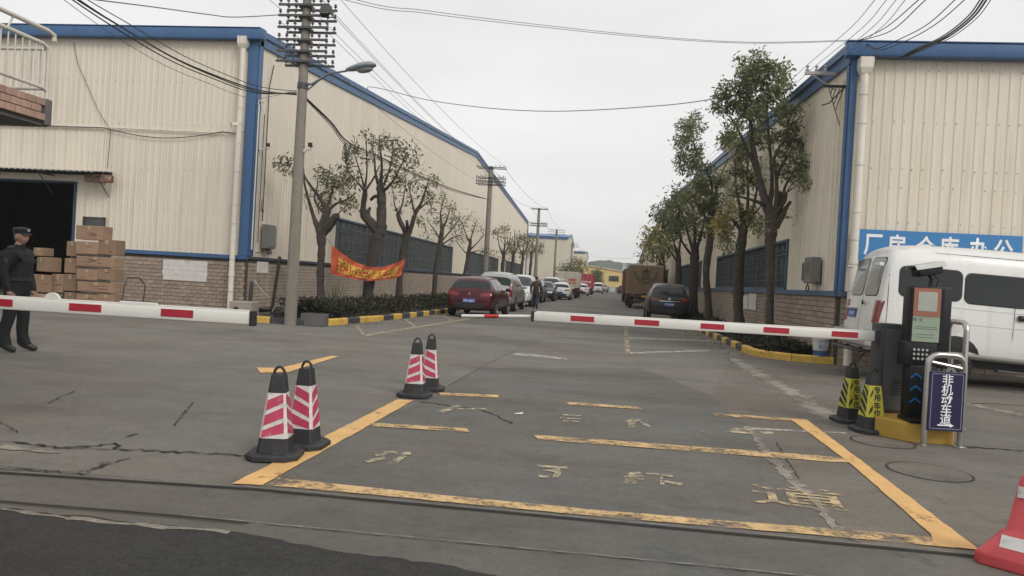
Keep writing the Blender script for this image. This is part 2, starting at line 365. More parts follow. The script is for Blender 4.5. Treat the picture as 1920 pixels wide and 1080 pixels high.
for pts, w in (([(0, 829), (60, 834), (120, 840), (190, 836), (214, 832), (222, 843), (300, 847), (400, 852), (475, 857)], 0.028),
               ([(60, 838), (130, 842), (215, 843)], 0.014), ([(0, 880), (80, 884), (155, 892), (190, 872), (245, 860)], 0.014),
               ([(150, 888), (175, 880), (205, 870)], 0.02), ([(90, 757), (110, 747), (140, 734)], 0.012), ([(325, 800), (350, 770), (363, 755)], 0.012),
               ([(240, 820), (262, 815)], 0.018), ([(0, 792), (35, 812)], 0.008), ([(780, 753), (850, 762), (900, 768), (940, 785), (960, 795)], 0.022),
               ([(830, 730), (900, 690), (960, 660), (1060, 615), (1112, 575)], 0.008), ([(740, 790), (900, 800)], 0.006), ([(1455, 830), (1500, 900)], 0.01), ([(1800, 838), (1860, 842), (1930, 848)], 0.05), ([(1790, 760), (1850, 757), (1930, 762)], 0.03)):
    ribbon('crack', pts, w*0.25, w*1.5, M_crack, 0.0085, GR, 0.028 if w > .012 else .012, 0.045)
# painted lines (pixel outlines on the ground)
def paint(name, pxs, m, z=0.009, sub=0.0):
    P = [G(*p) for p in pxs]
    if sub: P = [Vector((q.x, q.y, 0)) for q in jag(P+[P[0]], sub, 0.006)[:-1]]
    return sheet(name, P, z, m, GR)
paint('yellow_line', [(435, 909), (492, 912), (775, 752), (745, 750)], M_yel, 0.0090, 0.1)
paint('yellow_line', [(498, 912), (522, 898), (800, 928), (1100, 957), (1400, 982), (1590, 996), (1790, 1014), (1790, 1030), (1560, 1008), (1200, 978), (900, 950), (700, 930)], M_yel_w, 0.0100, 0.1)
paint('yellow_line', [(1480, 786), (1512, 788), (1660, 900), (1836, 1034), (1748, 1026), (1745, 1004), (1600, 875)], M_yel, 0.0110, 0.1)
for q in ([(1000, 817), (1030, 819), (1590, 860), (1600, 869), (1560, 868), (1010, 826)], [(692, 794), (875, 805), (880, 812), (698, 801)],
          [(822, 737), (935, 742), (936, 747), (826, 743)], [(1056, 754), (1195, 764), (1205, 769), (1066, 760)], [(1336, 776), (1488, 786), (1490, 791), (1340, 781)]):
    paint('yellow_line', q, M_yel_w, 0.0102, 0.1)
paint('yellow_line', [(481, 690), (525, 691), (620, 668), (636, 669), (540, 699), (488, 700)], M_yel, 0.0092)
# faded bay lines
for q in ([(666, 611), (672, 611), (686, 630), (679, 631)], [(679, 629), (878, 597), (884, 599), (682, 632)], [(756, 598), (760, 598), (782, 613), (776, 614)], [(828, 592), (833, 592), (850, 601), (845, 602)],
          [(1170, 611), (1176, 611), (1182, 663), (1172, 663)]):
    paint('bay_line', q, M_yel_f, 0.0094)
for q in ([(1180, 633), (1370, 640), (1370, 642), (1180, 635)], [(1182, 661), (1330, 657), (1330, 659), (1182, 664)], [(970, 662), (1060, 672), (1065, 676), (960, 666)], [(1405, 803), (1585, 812), (1590, 815), (1405, 806)]):
    paint('white_line', q, M_wht_f, 0.0088)
# worn lettering: surviving strokes of the painted characters
for g in ([[(682, 866), (720, 857), (724, 862), (690, 870)], [(716, 847), (742, 848), (746, 853), (722, 852)], [(700, 853), (722, 851), (726, 856), (706, 858)], [(752, 848), (772, 849), (770, 855), (752, 854)], [(724, 872), (754, 856), (764, 857), (738, 875)]],
          [[(1006, 874), (1064, 877), (1064, 881), (1008, 878)], [(1016, 884), (1050, 880), (1052, 890), (1046, 899), (1034, 898), (1040, 888)], [(1010, 893), (1030, 895), (1028, 899), (1010, 897)]],
          [[(1170, 895), (1205, 897), (1205, 901), (1172, 899)], [(1180, 888), (1200, 887), (1210, 905), (1180, 912), (1168, 908)], [(1212, 888), (1262, 893), (1260, 897), (1212, 891)], [(1236, 893), (1242, 893), (1246, 912), (1238, 911)], [(1240, 902), (1280, 908), (1278, 913), (1242, 906)]],
          [[(820, 773), (848, 764), (866, 763), (850, 770), (830, 776)], [(850, 766), (912, 767), (912, 770), (852, 769)], [(846, 763), (862, 760), (864, 762), (850, 765)]],
          [[(1056, 778), (1090, 780), (1090, 783), (1056, 781)], [(1050, 784), (1090, 786), (1088, 788), (1050, 787)], [(1056, 789), (1086, 791), (1084, 793), (1056, 792)]],
          [[(1166, 793), (1186, 786), (1202, 788), (1192, 793), (1192, 803), (1178, 803), (1178, 795)], [(1196, 790), (1215, 797), (1222, 803), (1208, 800)]],
          [[(1354, 811), (1378, 804), (1420, 806), (1416, 809), (1380, 809), (1420, 814), (1416, 816), (1372, 813)], [(1426, 808), (1450, 811), (1448, 818), (1426, 816)]]):
    for q in g: paint('painted_stroke', q, M_yel_f, 0.0098)
p = G(1500, 934)
put_text('painted_character', '道', 0.60, mat('yellow_paint_char', (0.56, 0.42, 0.24), 0.75, var=0.15, scale=4, dirt=((0.22, 0.18, 0.12), 7.0, 0.5), alpha_wear=(3.5, 0.66, 0.2)), GR, (p.x, p.y, 0.0099), (1, -0.03, 0), (0.12, 1, 0), 0.004, 1.2)
# bit of litter
lt = MB(); c = G(972, 778); lt.add([(c.x-.05, c.y-.03, .012), (c.x+.045, c.y-.02, .016), (c.x+.05, c.y+.03, .03), (c.x-.03, c.y+.035, .014)], [(0, 1, 2), (0, 2, 3)])
tag(lt.build('paper_scrap', M_paper), 'white scrap of paper lying in the painted lane box', 'litter')
# scattered grit
def scatter(name, area, n, s0, s1, m, label):
    V = []; Fs = []
    for i in range(n):
        x, y = area(); s = random.uniform(s0, s1); a = random.uniform(0, 6.28); o = len(V)
        for k in range(4): V.append((x+math.cos(a+k*1.57)*s*random.uniform(.6, 1.2), y+math.sin(a+k*1.57)*s*random.uniform(.6, 1.2), 0.005))
        V.append((x, y, 0.006+s*0.9)); Fs += [(o+k, o+(k+1) % 4, o+4) for k in range(4)]
    mb = MB(); mb.add(V, Fs); o = mb.build(name, m); tag(o, label, 'gravel', kind='stuff'); return o
scatter('gravel', lambda: (random.gauss(2.9, 0.5), random.uniform(9, 15.5)), 380, 0.004, 0.014, M_rubble, 'loose grit along the broken edge of the concrete apron')
scatter('pebbles', lambda: (lambda t: (1.05+t*.65+random.gauss(0, .09), 8.0-t*3.3))(random.random()), 160, 0.003, 0.009, M_rubble, 'fine broken crumbs along the joint crossing the lane box')

# ============================================================ steel gate tracks in the ground
M_rail = mat('rail_steel', (0.10, 0.095, 0.09), 0.5, metal=0.6, var=0.25, scale=6)
for nm, y0, y1, lab in (('gate_track', 4.44, 4.60, 'long steel gate track in the ground nearest the painted box'), ('gate_track', 3.90, 4.03, 'thinner steel gate track in the ground nearest the dark street')):
    t = thing(nm, lab, 'track', (0, y1, 0), 0, 'sliding gate tracks set in the ground')
    path = [(-14, -0.5), (-3.84, y0-y1), (-2.15, -0.01), (-0.5, 0), (3, 0), (14, -0.05)] if y0 > 4.2 else [(-14, -.5), (-3.84, y0-y1), (-2.3, -.06), (-1.9, -.06)]
    w = 0.012 if y0 > 4.2 else 0.007
    if y0 < 4.2: ribbon('pale_edge', [(-2.3, 3.985, 0), (-1.0, 4.0, 0), (.5, 4.012, 0), (3, 4.012, 0), (9, 3.99, 0)], .004, .022, M_rubble, .0118, GR, .004, .05)
    if y0 > 4.2: ribbon('pale_edge', [(-3.9, 4.46, 0), (-2.2, 4.615, 0), (-.5, 4.625, 0), (3, 4.625, 0), (6, 4.62, 0)], .002, .016, M_rubble, .0118, GR, .008, .05)
    for name, off, ww, z, m in (('groove', -0.016, w*1.3, 0.0115, M_crack), ('rail', 0.006, w, 0.0, M_rail)):
        mb = MB()
        for (xa, ya), (xb, yb) in zip(path[:-1], path[1:]):
            if name == 'rail': mb.add([(xa, ya+off-ww/2, .004), (xb, yb+off-ww/2, .004), (xb, yb+off+ww/2, .004), (xa, ya+off+ww/2, .004), (xa, ya+off-ww/2, .014), (xb, yb+off-ww/2, .014), (xb, yb+off+ww/2, .014), (xa, ya+off+ww/2, .014)], [(0, 1, 5, 4), (3, 7, 6, 2), (4, 5, 6, 7)])
            else: mb.add([(xa, ya+off-ww/2, z), (xb, yb+off-ww/2, z), (xb, yb+off+ww/2, z), (xa, ya+off+ww/2, z)], [(0, 1, 2, 3)])
        mb.build(name, m, t)
# manholes
for i, (c, r_, lab) in enumerate(((G(1742, 886), 0.33, 'round manhole cover in the concrete beside the red barrier'), (G(1655, 830), 0.30, 'round manhole cover half hidden beside the yellow plinth'))):
    t = thing('manhole_cover', lab, 'manhole', (c.x, c.y, 0), 0, 'manhole covers in the concrete')
    mb = MB()
    for k in range(40):
        a0, a1 = 2*math.pi*k/40, 2*math.pi*(k+1)/40; w = 0.007
        mb.add([((r_-w)*math.cos(a0), (r_-w)*math.sin(a0), .0095), ((r_+w)*math.cos(a0), (r_+w)*math.sin(a0), .0095), ((r_+w)*math.cos(a1), (r_+w)*math.sin(a1), .0095), ((r_-w)*math.cos(a1), (r_-w)*math.sin(a1), .0095)], [(0, 1, 2, 3)])
    mb.build('joint', M_crack, t)
    mb = MB(); mb.lathe([(r_-.014, .004), (r_-.014, .0085)], n=40); mb.build('lid', M_conc, t)

# ============================================================ corrugated warehouses
def corr_mesh(w, hl, hr, m, pitch=0.21, d=0.013):
    n = max(1, round(w/pitch)); p = w/n; xs = []
    for k in range(n): x = k*p; xs += [(x, 0), (x+p*.60, 0), (x+p*.70, -d), (x+p*.90, -d)]
    xs.append((w, 0)); top = lambda x: hl+(hr-hl)*x/w
    V = [(x, y, 0) for x, y in xs] + [(x, y, top(x)) for x, y in xs]; k = len(xs)
    mb = MB(); mb.add(V, [(i, i+1, k+i+1, k+i) for i in range(k-1)]); return mb.mesh('wall_panel', m)
def panels(root, u0, u1, w, zb, zt, place, rz, m, cache={}):
    # place(u) -> (x,y) of the panel's start in root space; zb, zt functions of u
    n = round(abs(u1-u0)/w); w = (u1-u0)/n
    for i in range(n):
        ua, ub = u0+i*w, u0+(i+1)*w; b = zb((ua+ub)/2); hl, hr = zt(ua)-b, zt(ub)-b
        key = (round(w, 4), round(hl, 3), round(hr, 3), m.name)
        if key not in cache: cache[key] = corr_mesh(abs(w), hl, hr, m)
        x, y = place(ua); put('wall_panel', cache[key], root, (x, y, b), rz)
def brick_rows(u0, u1, z0, z1, bl=0.25, bh=0.118):
    out = []; n = int((z1-z0)/bh)
    for r_ in range(n):
        off = (r_ % 2)*bl/2; k = 0
        while True:
            a = u0 + k*bl - off; b = a+bl; a2, b2 = max(a, u0), min(b, u1)
            if a2 >= u1: break
            if b2-a2 > 0.04: out.append((a2, b2, z0+r_*bh, z0+(r_+1)*bh))
            k += 1
    return out

def ribbon_window(root, name, u0, u1, z0, z1, n, place, outward, uvec, lift=0.0, rows=(0.0, 0.33, 0.72, 1.0)):
    """window band with panes; place(u) -> xy on wall face; outward unit xy"""
    ov = Vector((*outward, 0)); uv = Vector((*uvec, 0))
    P = lambda u, z, d: Vector((*place(u), z)) + ov*d
    rot = Matrix((uv, -ov, Vector((0, 0, 1)))).transposed()
    ctr = lambda ua, ub, za, zb, d: P((ua+ub)/2, (za+zb)/2, d)
    fr = MB(); w_ = abs(u1-u0)
    def bar(ua, ub, za, zb, d0, d1): fr.box(ctr(ua, ub, za, zb, (d0+d1)/2), (abs(ub-ua), d1-d0, abs(zb-za)), 0, rot)
    bar(u0, u1, z1-.07, z1, -.3, .07); bar(u0, u1, z0, z0+.07, -.3, .06); s = 1 if u1 > u0 else -1
    bar(u0, u0+s*.08, z0, z1, -.3, .06); bar(u1-s*.08, u1, z0, z1, -.3, .06)
    win = fr.build(name, M_frame_b, root)
    step = (u1-u0)/n
    for i in range(1, n): pass
    mu = MB()
    for i in range(1, n):
        u = u0+i*step; mu.box(P(u, (z0+z1)/2, -.05), (0.045, .05, z1-z0-.15), 0, rot)
    for f in rows[1:-1]: mu.box(ctr(u0, u1, z0+f*(z1-z0)-.02, z0+f*(z1-z0)+.02, -.045), (w_-.1, .05, .045), 0, rot)
    mu.build('mullion', M_frame_g, win)
    me = None
    for i in range(n):
        for j in range(len(rows)-1):
            h = (rows[j+1]-rows[j])*(z1-z0)
            pb = MB(); pb.box((0, 0, 0), (abs(step)-.04, .012, h-.04), 0, rot @ Matrix.Rotation(random.uniform(-.02, .02), 3, 'X')); c = P(u0+(i+.5)*step, z0+(rows[j]+rows[j+1])/2*(z1-z0), -.075)
            pb.build('pane', M_glass_d, win, loc=c)
    gr = MB(); nb = max(2, int(w_/0.16))
    for i in range(1, nb): gr.box(P(u0+(u1-u0)*i/nb, (z0+z1)/2, .02), (.016, .016, z1-z0-.12), 0, rot)
    for f in (0.2, 0.5, 0.8): gr.box(P((u0+u1)/2, z0+f*(z1-z0), .012), (w_-.16, .012, .025), 0, rot)
    gr.build('grille', M_frame_g, win)
    bk = MB(); bk.box(P((u0+u1)/2, (z0+z1)/2, -.33), (w_, .01, z1-z0), 0, rot); bk.build('backing', M_core, win)
    return win

# ---------------- left warehouse
LX, LY = -11.1, 22.2
LW = thing('warehouse', 'cream corrugated warehouse with blue trim and open loading door, left of the road', 'warehouse', (LX, LY, 0))
L_EAVE, L_RIDGE_Y, L_RIDGE, L_END, L_ENDZ = 8.62, 61.5, 11.85, 106.0, 9.75
def l_top(y):
    return L_EAVE + (L_RIDGE-L_EAVE)*(y-LY)/(L_RIDGE_Y-LY) if y < L_RIDGE_Y else L_RIDGE + (L_ENDZ-L_RIDGE)*(y-L_RIDGE_Y)/(L_END-L_RIDGE_Y)
SILL = 1.70
DOOR0, DOOR1, DOORZ = -21.6, -16.97, 3.78
# front (faces the camera): local x = X-LX
def fz(u): X = LX+u; return DOORZ+0.05 if DOOR0 < X < DOOR1 else (SILL+0.03)
panels(LW, -23.0, DOOR0-LX, 0.84, fz, lambda u: L_EAVE-.12, lambda u: (u, 0), 0, M_sheet)
panels(LW, DOOR0-LX, DOOR1-LX, 0.84, fz, lambda u: L_EAVE-.12, lambda u: (u, 0), 0, M_sheet)
panels(LW, DOOR1-LX, -0.12, 0.84, fz, lambda u: L_EAVE-.12, lambda u: (u, 0), 0, M_sheet)
# gable side along the road: u = Y-LY, outward +X
LWIN = ((29.8, 53.8), (60.5, 78.0), (84, 100))
def gz(u):
    Y = LY+u; return 3.66 if any(a < Y < b for a, b in LWIN) else SILL+.03
us = [0.1] + [v-LY for w in LWIN for v in w] + [L_END-LY]
for a, b in zip(us[:-1], us[1:]): panels(LW, a, b, 0.84, gz, lambda u: l_top(LY+u)-.1, lambda u: (0, u), math.pi/2, M_sheet)
# inner shell, so that the hall is dark inside
mb = MB(); D = 0.35
mb.bx(-23, DOOR0-LX-.0, D, D+.15, 0, L_EAVE-.3); mb.bx(DOOR1-LX, -D-.16, D, D+.15, 0, L_EAVE-.3); mb.bx(DOOR0-LX, DOOR1-LX, D, D+.15, DOORZ+.1, L_EAVE-.3)
mb.prism([(-D, D, 0), (-D, L_END-LY, 0), (-D, L_END-LY, L_ENDZ-.2), (-D, L_RIDGE_Y-LY, L_RIDGE-.2), (-D, D, L_EAVE-.2)], (-.15, 0, 0))
mb.bx(-23.0, -22.85, 0.6, L_END-LY, 0, L_EAVE); mb.bx(-22.8, -.6, L_END-LY-.3, L_END-LY-.1, 0, L_ENDZ-.3)
mb.bx(-22.8, -.6, 11.0, 11.2, 0, 8.4)
mb.build('inner_wall', M_core, LW)
mb = MB()
for ya, yb in ((LY-.25, L_RIDGE_Y), (L_RIDGE_Y, L_END)):
    mb.prism([(-23.2, ya-LY, l_top(max(ya, LY))-.06), (-23.2, yb-LY, l_top(yb)-.06), (-23.2, yb-LY, l_top(yb)+.02), (-23.2, ya-LY, l_top(max(ya, LY))+.02)], (23.25, 0, 0))
mb.build('roof', M_roof, LW)
# blue trims
mb = MB(); mb.cbox((-11.5, -.16, L_EAVE-.02), (23.6, .26, .34), .03); fa = mb.build('fascia', M_blue, LW, True)
mb = MB(); mb.bx(-23.3, .2, -.31, -.05, L_EAVE+.155, L_EAVE+.175); mb.build('gutter_lip', M_blue, fa)
mb = MB()
for ya, yb in ((LY-.05, L_RIDGE_Y), (L_RIDGE_Y, L_END)):
    for (dz0, dz1, dx) in ((-.30, .14, .10), (-.02, .17, .16)):
        mb.prism([(-.02, ya-LY, l_top(max(ya, LY))+dz0), (-.02, yb-LY, l_top(yb)+dz0), (-.02, yb-LY, l_top(yb)+dz1), (-.02, ya-LY, l_top(max(ya, LY))+dz1)], (dx, 0, 0))
mb.build('verge_trim', M_blue, LW)
mb = MB(); mb.cbox((-.10, -.055, (L_EAVE+SILL)/2), (.30, .07, L_EAVE-SILL-.1), .012); mb.cbox((.05, .14, (L_EAVE+SILL)/2), (.06, .28, L_EAVE-SILL-.1), .012); mb.build('corner_trim', M_blue, LW)
mb = MB(); mb.bx(DOOR1-LX, 0.03, -.10, .05, SILL-.07, SILL+.05); mb.build('sill_flashing', M_blue, LW); mb = MB(); mb.bx(-.05, .07, 0.03, L_END-LY, SILL-.05, SILL+.035); mb.build('sill_flashing', mat('dull_slate', (.055, .065, .08), .6, streak=.2), LW)
# end wall corner strip of the far gable
mb = MB(); mb.bx(-.03, .12, L_END-LY-.3, L_END-LY, SILL, L_ENDZ-.2); mb.build('corner_trim', M_blue, LW)
# masonry base
mb = MB(); mb.bx(DOOR1-LX+.25, -.05, .0, .2, 0, SILL-.06); mb.bx(-.25, -.0, .05, L_END-LY, 0, SILL-.062); mb.bx(-23, DOOR0-LX, 0, .2, 0, SILL-.06); wallb = mb.build('brick_base', M_mortar, LW)
def bricks(parent, rows, place, rot, cap, shared={}, dep=0.03, mt=None):
    rest = MB(); n = 0
    for a, b, z0, z1 in rows:
        w = b-a; h = z1-z0
        x, y = place((a+b)/2); j = random.uniform(0, .006)
        if n < cap:
            key = (round(w, 3), round(h, 3), rot)
            if key not in shared:
                q = MB(); q.cbox((0, 0, 0), (w-.012, dep, h-.013), .004, rot=Matrix.Rotation(rot, 3, 'Z')); shared[key] = q.mesh('brick', mt or M_brick)
            o = put('brick', shared[key], parent, (x, y, (z0+z1)/2)); o.location += Matrix.Rotation(rot, 3, 'Z') @ Vector((0, -j, 0)); n += 1
        else: rest.box((x, y, (z0+z1)/2), (w-.012, dep, h-.013), 0, Matrix.Rotation(rot, 3, 'Z'))
    if rest.v:
        o = rest.build('brickwork', M_brick_d, parent); o['kind'] = 'stuff'
fr_rows = [r_ for r_ in brick_rows(-4.55, -.02, 0.0, SILL-.05) if r_[0] > -4.6]
bricks(wallb, fr_rows, lambda u: (u, -.015), 0.0, 300)
sd_rows = sorted(brick_rows(.12, 66.0, 0.0, SILL-.05, 0.5), key=lambda r_: r_[0])
bricks(wallb, sd_rows, lambda u: (.015, u), math.pi/2, 0)
for k, (a, b) in enumerate(LWIN): ribbon_window(LW, 'window', a-LY, b-LY, SILL+.04, 3.64, [30, 20, 16][k], lambda u: (0, u), (1, 0), (0, 1))
# door leaf edge (blue jamb), canopy, small window over the boxes
mb = MB(); mb.bx(DOOR1-LX-.08, DOOR1-LX, -.04, .5, 0, DOORZ+.05); mb.bx(DOOR0-LX, DOOR1-LX-.08, -.03, .5, DOORZ, DOORZ+.06); mb.build('door_frame', mat('door_frame', (.03, .05, .09), .6), LW)
cm = corr_mesh(6.2, 0.78, 0.78, M_galv, 0.2, 0.03); cm.transform(Matrix.Rotation(R(-82), 4, 'X') @ Matrix.Rotation(math.pi, 4, 'Z') @ Matrix.Translation((-6.2, 0, 0))); 
cano = put('canopy', cm, LW); 
xs = [v.co for v in cm.vertices]; mnx = min(v.x for v in xs); mny = max(v.y for v in xs); mxz = max(v.z for v in xs)
cano.location = (-10.85-mnx, -.02-mny, 4.20-mxz)
cano.modifiers.new('thick', 'SOLIDIFY').thickness = 0.01
mb = MB(); mb.bx(-10.8, -4.65, -.05, -.02, 4.05, 4.16)
for x in (-10.6, -8.6, -6.7, -4.75): mb.bx(x, x+.04, -.72, -.05, 3.98, 4.02); mb.tube([(x+.02, -.04, 3.4), (x+.02, -.68, 3.98)], .015, 6)
mb.build('canopy_bracket', M_dkmetal, LW)
a = PY(163, 327, LY-.4); b = PY(210, 343, LY-.4)
mb = MB(); mb.cbox(((a.x+b.x)/2-LX, -.42, (a.z+b.z)/2), (b.x-a.x, .22, a.z-b.z), .02)
mb.build('rusty_box', mat('rusted_sign', (0.16, 0.09, 0.065), 0.8, var=0.4, scale=5, dirt=((0.55, 0.5, 0.45), 4, 0.56)), LW)
a = PY(157, 406, LY-.05); b = PY(196, 446, LY-.05)
mb = MB(); x0, x1 = a.x-LX, b.x-LX
for q in ((x0, x1, a.z-.05, a.z), (x0, x1, b.z, b.z+.05), (x0, x0+.05, b.z, a.z), (x1-.05, x1, b.z, a.z)): mb.bx(q[0], q[1], -.09, -.04, q[2], q[3])
w_ = mb.build('small_window', M_dkmetal, LW); mb = MB(); mb.bx(x0+.05, x1-.05, -.06, -.05, b.z+.05, a.z-.05); mb.build('pane', M_glass_d, w_)
# downpipe with hopper
def downpipe(name, root, x, y, top, m, parent_label=None):
    mb = MB(); mb.tube([(x, y, 0.02), (x, y, top-.3)], .085, 14); p_ = mb.build(name, m, root, True)
    mb = MB(); mb.sq_frustum((x, y, 0), top-.34, top-.22, .12, .19); mb.sq_frustum((x, y, 0), top-.22, top, .19, .20); mb.build('hopper', m, p_)
    mb = MB()
    for z in (1.1, 2.2, 3.3, 5.2, 6.3): 
        if z < top-.5: mb.lathe([(.097, z), (.097, z+.09)], (x, y, 0), 14)
    mb.build('collar', m, p_, True)
    mb = MB()
    for z in (.6, 1.6, 2.7, 4.3, 5.8):
        if z < top-.5: mb.lathe([(.091, z), (.091, z+.02)], (x, y, 0), 14)
    mb.build('clamp', M_galv, p_); return p_
downpipe('downpipe', LW, -.36, -.22, 8.5, M_white_pipe)
M_screw = mat('rusty_screw', (.16, .11, .08), .8)
def screws(root, xs, zs, y, name='screws'):
    mb = MB()
    for z in zs:
        for x in xs:
            if random.random() < .8: s_ = random.uniform(.010, .019); mb.box((x+random.uniform(-.015, .015), y, z+random.uniform(-.02, .02)), (s_, .012, s_))
    mb.build(name, M_screw, root)['kind'] = 'stuff'
screws(LW, [-.3-.21*k for k in range(100) if k*.21 < 15], (4.35, 5.75, 7.1, 8.2), -.024); screws(LW, [-.3-.21*k for k in range(26)], (1.85, 3.1), -.024)
# conduits and cables fixed to the wall
mb = MB()
zc = 5.6
mb.tube([(-8.9, -.08, zc+.02), (-4.9, -.08, zc), (-1.2, -.08, zc-.05), (-.45, -.08, zc-.04)], .022, 6); mb.tube([(-4.9, -.08, zc), (-4.92, -.08, 4.1)], .018, 6); mb.build('conduit', M_white_pipe, LW)
mb = MB(); mb.tube([(-8.9, -.09, zc-.04)] + [(-5+k*.45, -.1, zc-.02-.26*math.sin(math.pi*k/9)) for k in range(10)] + [(-.5, -.1, zc-.06)], .014, 5); mb.build('cable', M_dkmetal, LW)
mb = MB(); mb.tube([(-6.2, -.07, 8.3), (-6.0, -.07, 7.6), (-5.2, -.07, 6.1), (-4.75, -.07, 5.5), (-4.8, -.07, 4.3)], .010, 5); mb.build('cable', M_dkmetal, LW)
mb = MB(); mb.tube([(.10, .05, 6.5), (.13, .02, 6.62), (.13, .32, 6.62), (.13, .33, 6.4)], .022, 6); mb.tube([(.12, .05, 1.95), (.12, .05, 6.5)], .022, 6); mb.build('conduit', M_white_pipe, LW)
mb = MB(); mb.tube([(.09, .75, 2.9), (.09, .75, 7.2), (.09, 1.0, 8.0)], .016, 5); mb.tube([(.09, .5, 2.2), (.09, .52, 6.3)], .013, 5); mb.build('cable', M_black, LW)
# paper notices pasted on the masonry
def notice(a, b, root, loc, label=None):
    pass
for (x0, y0, x1, y1) in ((306, 486, 389, 529),):
    p0 = PY(x0, y0, LY-.03); p1 = PY(x1, y1, LY-.03); mb = MB()
    for k in range(4):
        zz0 = p0.z+(p1.z-p0.z)*k/4; zz1 = p0.z+(p1.z-p0.z)*(k+.97)/4; s = random.uniform(-.02, .02); mb.box(((p0.x+p1.x)/2+s, LY-.042, (zz0+zz1)/2), ((p1.x-p0.x)*random.uniform(.94, 1), .006, abs(zz1-zz0)))
    tag(mb.build('paper_notice', M_paper), 'large white paper notice on the brick base between boxes and downpipe', 'notice')
mb = MB(); p0 = PX(482, 490, LX+.04); p1 = PX(502, 512, LX+.04); mb.box((LX+.042, (p0.y+p1.y)/2, (p0.z+p1.z)/2), (.006, p1.y-p0.y, p0.z-p1.z)); tag(mb.build('paper_notice', M_paper), 'small pale notice below the meter box on the brick base', 'notice')
# meter box on the gable wall
bx = thing('meter_box', 'grey electrical meter box with looped cables on the left warehouse wall', 'meter box', (LX+.03, 22.95, 2.0))
mb = MB(); mb.cbox((.16, .3, .42), (.24, .56, .78), .02); mb.build('housing', mat('meter_grey', (.17, .165, .15), .6, var=.15), bx)
mb = MB(); mb.cbox((.13, .72, .42), (.16, .2, .62), .015); mb.build('side_box', M_galv, bx)
mb = MB(); mb.bx(.285, .295, .05, .55, .1, .75); mb.build('door', mat('meter_door', (.20, .19, .175), .55), bx)
mb = MB()
for k in range(3): mb.tube([(.16, .15+k*.12, .03)] + [(.2, .15+k*.12+.09*math.sin(t*.7), .03-.17*math.sin(t*.45)) for t in range(1, 8)], .014, 5)
mb.tube([(.1, .1, 0), (.1, -.05, -.12), (.1, -.4, -.13)], .015, 5); mb.build('cable', M_black, bx)
mb = MB(); mb.cbox((.03, 0.1, 1.45), (.05, .16, .36), .01); mb.build('switch', M_white_pipe, bx)
# ---------------- right warehouse
RX, RY = 5.08, 16.95
RW = thing('warehouse', 'cream corrugated warehouse with blue corner trim, right of the road behind the white van', 'warehouse', (RX, RY, 0))
R_EAVE = 6.80
R_RIDGE_Y, R_END = 58.0, 99.0
def r_top(y): return R_EAVE + .04*(y-RY) if y < R_RIDGE_Y else R_EAVE + .04*(R_RIDGE_Y-RY) - .04*(y-R_RIDGE_Y)
RS = 1.56
panels(RW, .12, 24.48, 0.84, lambda u: RS+.03, lambda u: R_EAVE-.12, lambda u: (u, 0), 0, M_sheet)
RWIN = ((21.6, 34.5), (40, 54), (60, 74))
def rgz(Y): return 3.04 if any(a < Y < b for a, b in RWIN) else RS+.03
us = [RY+.1] + [v for w in RWIN for v in w] + [R_END]
for a, b in zip(us[:-1], us[1:]):
    # outward -X: panel local x runs towards -Y
    n = round((b-a)/.84); w = (b-a)/n
    for i in range(n):
        ya, yb = b-i*w, b-(i+1)*w; zb = rgz((ya+yb)/2); hl, hr = r_top(ya)-.1-zb, r_top(yb)-.1-zb
        put('wall_panel', corr_mesh(w, hl, hr, M_sheet_shade_lift), RW, (0, ya-RY, zb), -math.pi/2)
mb = MB()
mb.bx(D+.16, 24, D, D+.15, 0, R_EAVE-.3); mb.prism([(D, D, 0), (D, R_END-RY, 0), (D, R_END-RY, r_top(R_END)-.2), (D, R_RIDGE_Y-RY, r_top(R_RIDGE_Y)-.2), (D, D, R_EAVE-.2)], (.15, 0, 0)); mb.bx(24.3, 24.5, .6, R_END-RY, 0, R_EAVE); mb.bx(.6, 24.2, R_END-RY-.3, R_END-RY-.1, 0, R_EAVE-.3)
mb.build('inner_wall', M_core, RW)
mb = MB()
for ya, yb in ((RY-.25, R_RIDGE_Y), (R_RIDGE_Y, R_END)):
    mb.prism([(-.05, ya-RY, r_top(max(ya, RY))-.06), (-.05, yb-RY, r_top(yb)-.06), (-.05, yb-RY, r_top(yb)+.02), (-.05, ya-RY, r_top(max(ya, RY))+.02)], (24.6, 0, 0))
mb.build('roof', M_roof, RW)
mb = MB(); mb.cbox((12.1, -.16, R_EAVE-.02), (24.6, .26, .30), .03); fa = mb.build('fascia', M_blue, RW, True)
mb = MB(); mb.bx(-.2, 24.3, -.31, -.05, R_EAVE+.135, R_EAVE+.155); mb.build('gutter_lip', M_blue, fa)
mb = MB()
for ya, yb in ((RY-.05, R_RIDGE_Y), (R_RIDGE_Y, R_END)):
    for (dz0, dz1, dx) in ((-.28, .13, -.10), (-.02, .155, -.16)):
        mb.prism([(.02, ya-RY, r_top(max(ya, RY))+dz0), (.02, yb-RY, r_top(yb)+dz0), (.02, yb-RY, r_top(yb)+dz1), (.02, ya-RY, r_top(max(ya, RY))+dz1)], (dx, 0, 0))
mb.build('verge_trim', M_blue, RW)
mb = MB(); mb.cbox((.03, -.055, (R_EAVE+RS)/2), (.13, .07, R_EAVE-RS-.1), .012); mb.cbox((-.04, .08, (R_EAVE+RS)/2), (.05, .16, R_EAVE-RS-.1), .012); mb.build('corner_trim', M_blue, RW)
mb = MB(); mb.bx(-.03, 24.3, -.10, .05, RS-.07, RS+.05); mb.bx(-.09, .05, 0, R_END-RY, RS-.071, RS+.049); mb.build('sill_flashing', mat('dull_blue', (.07, .12, .19), .55, streak=.2), RW)
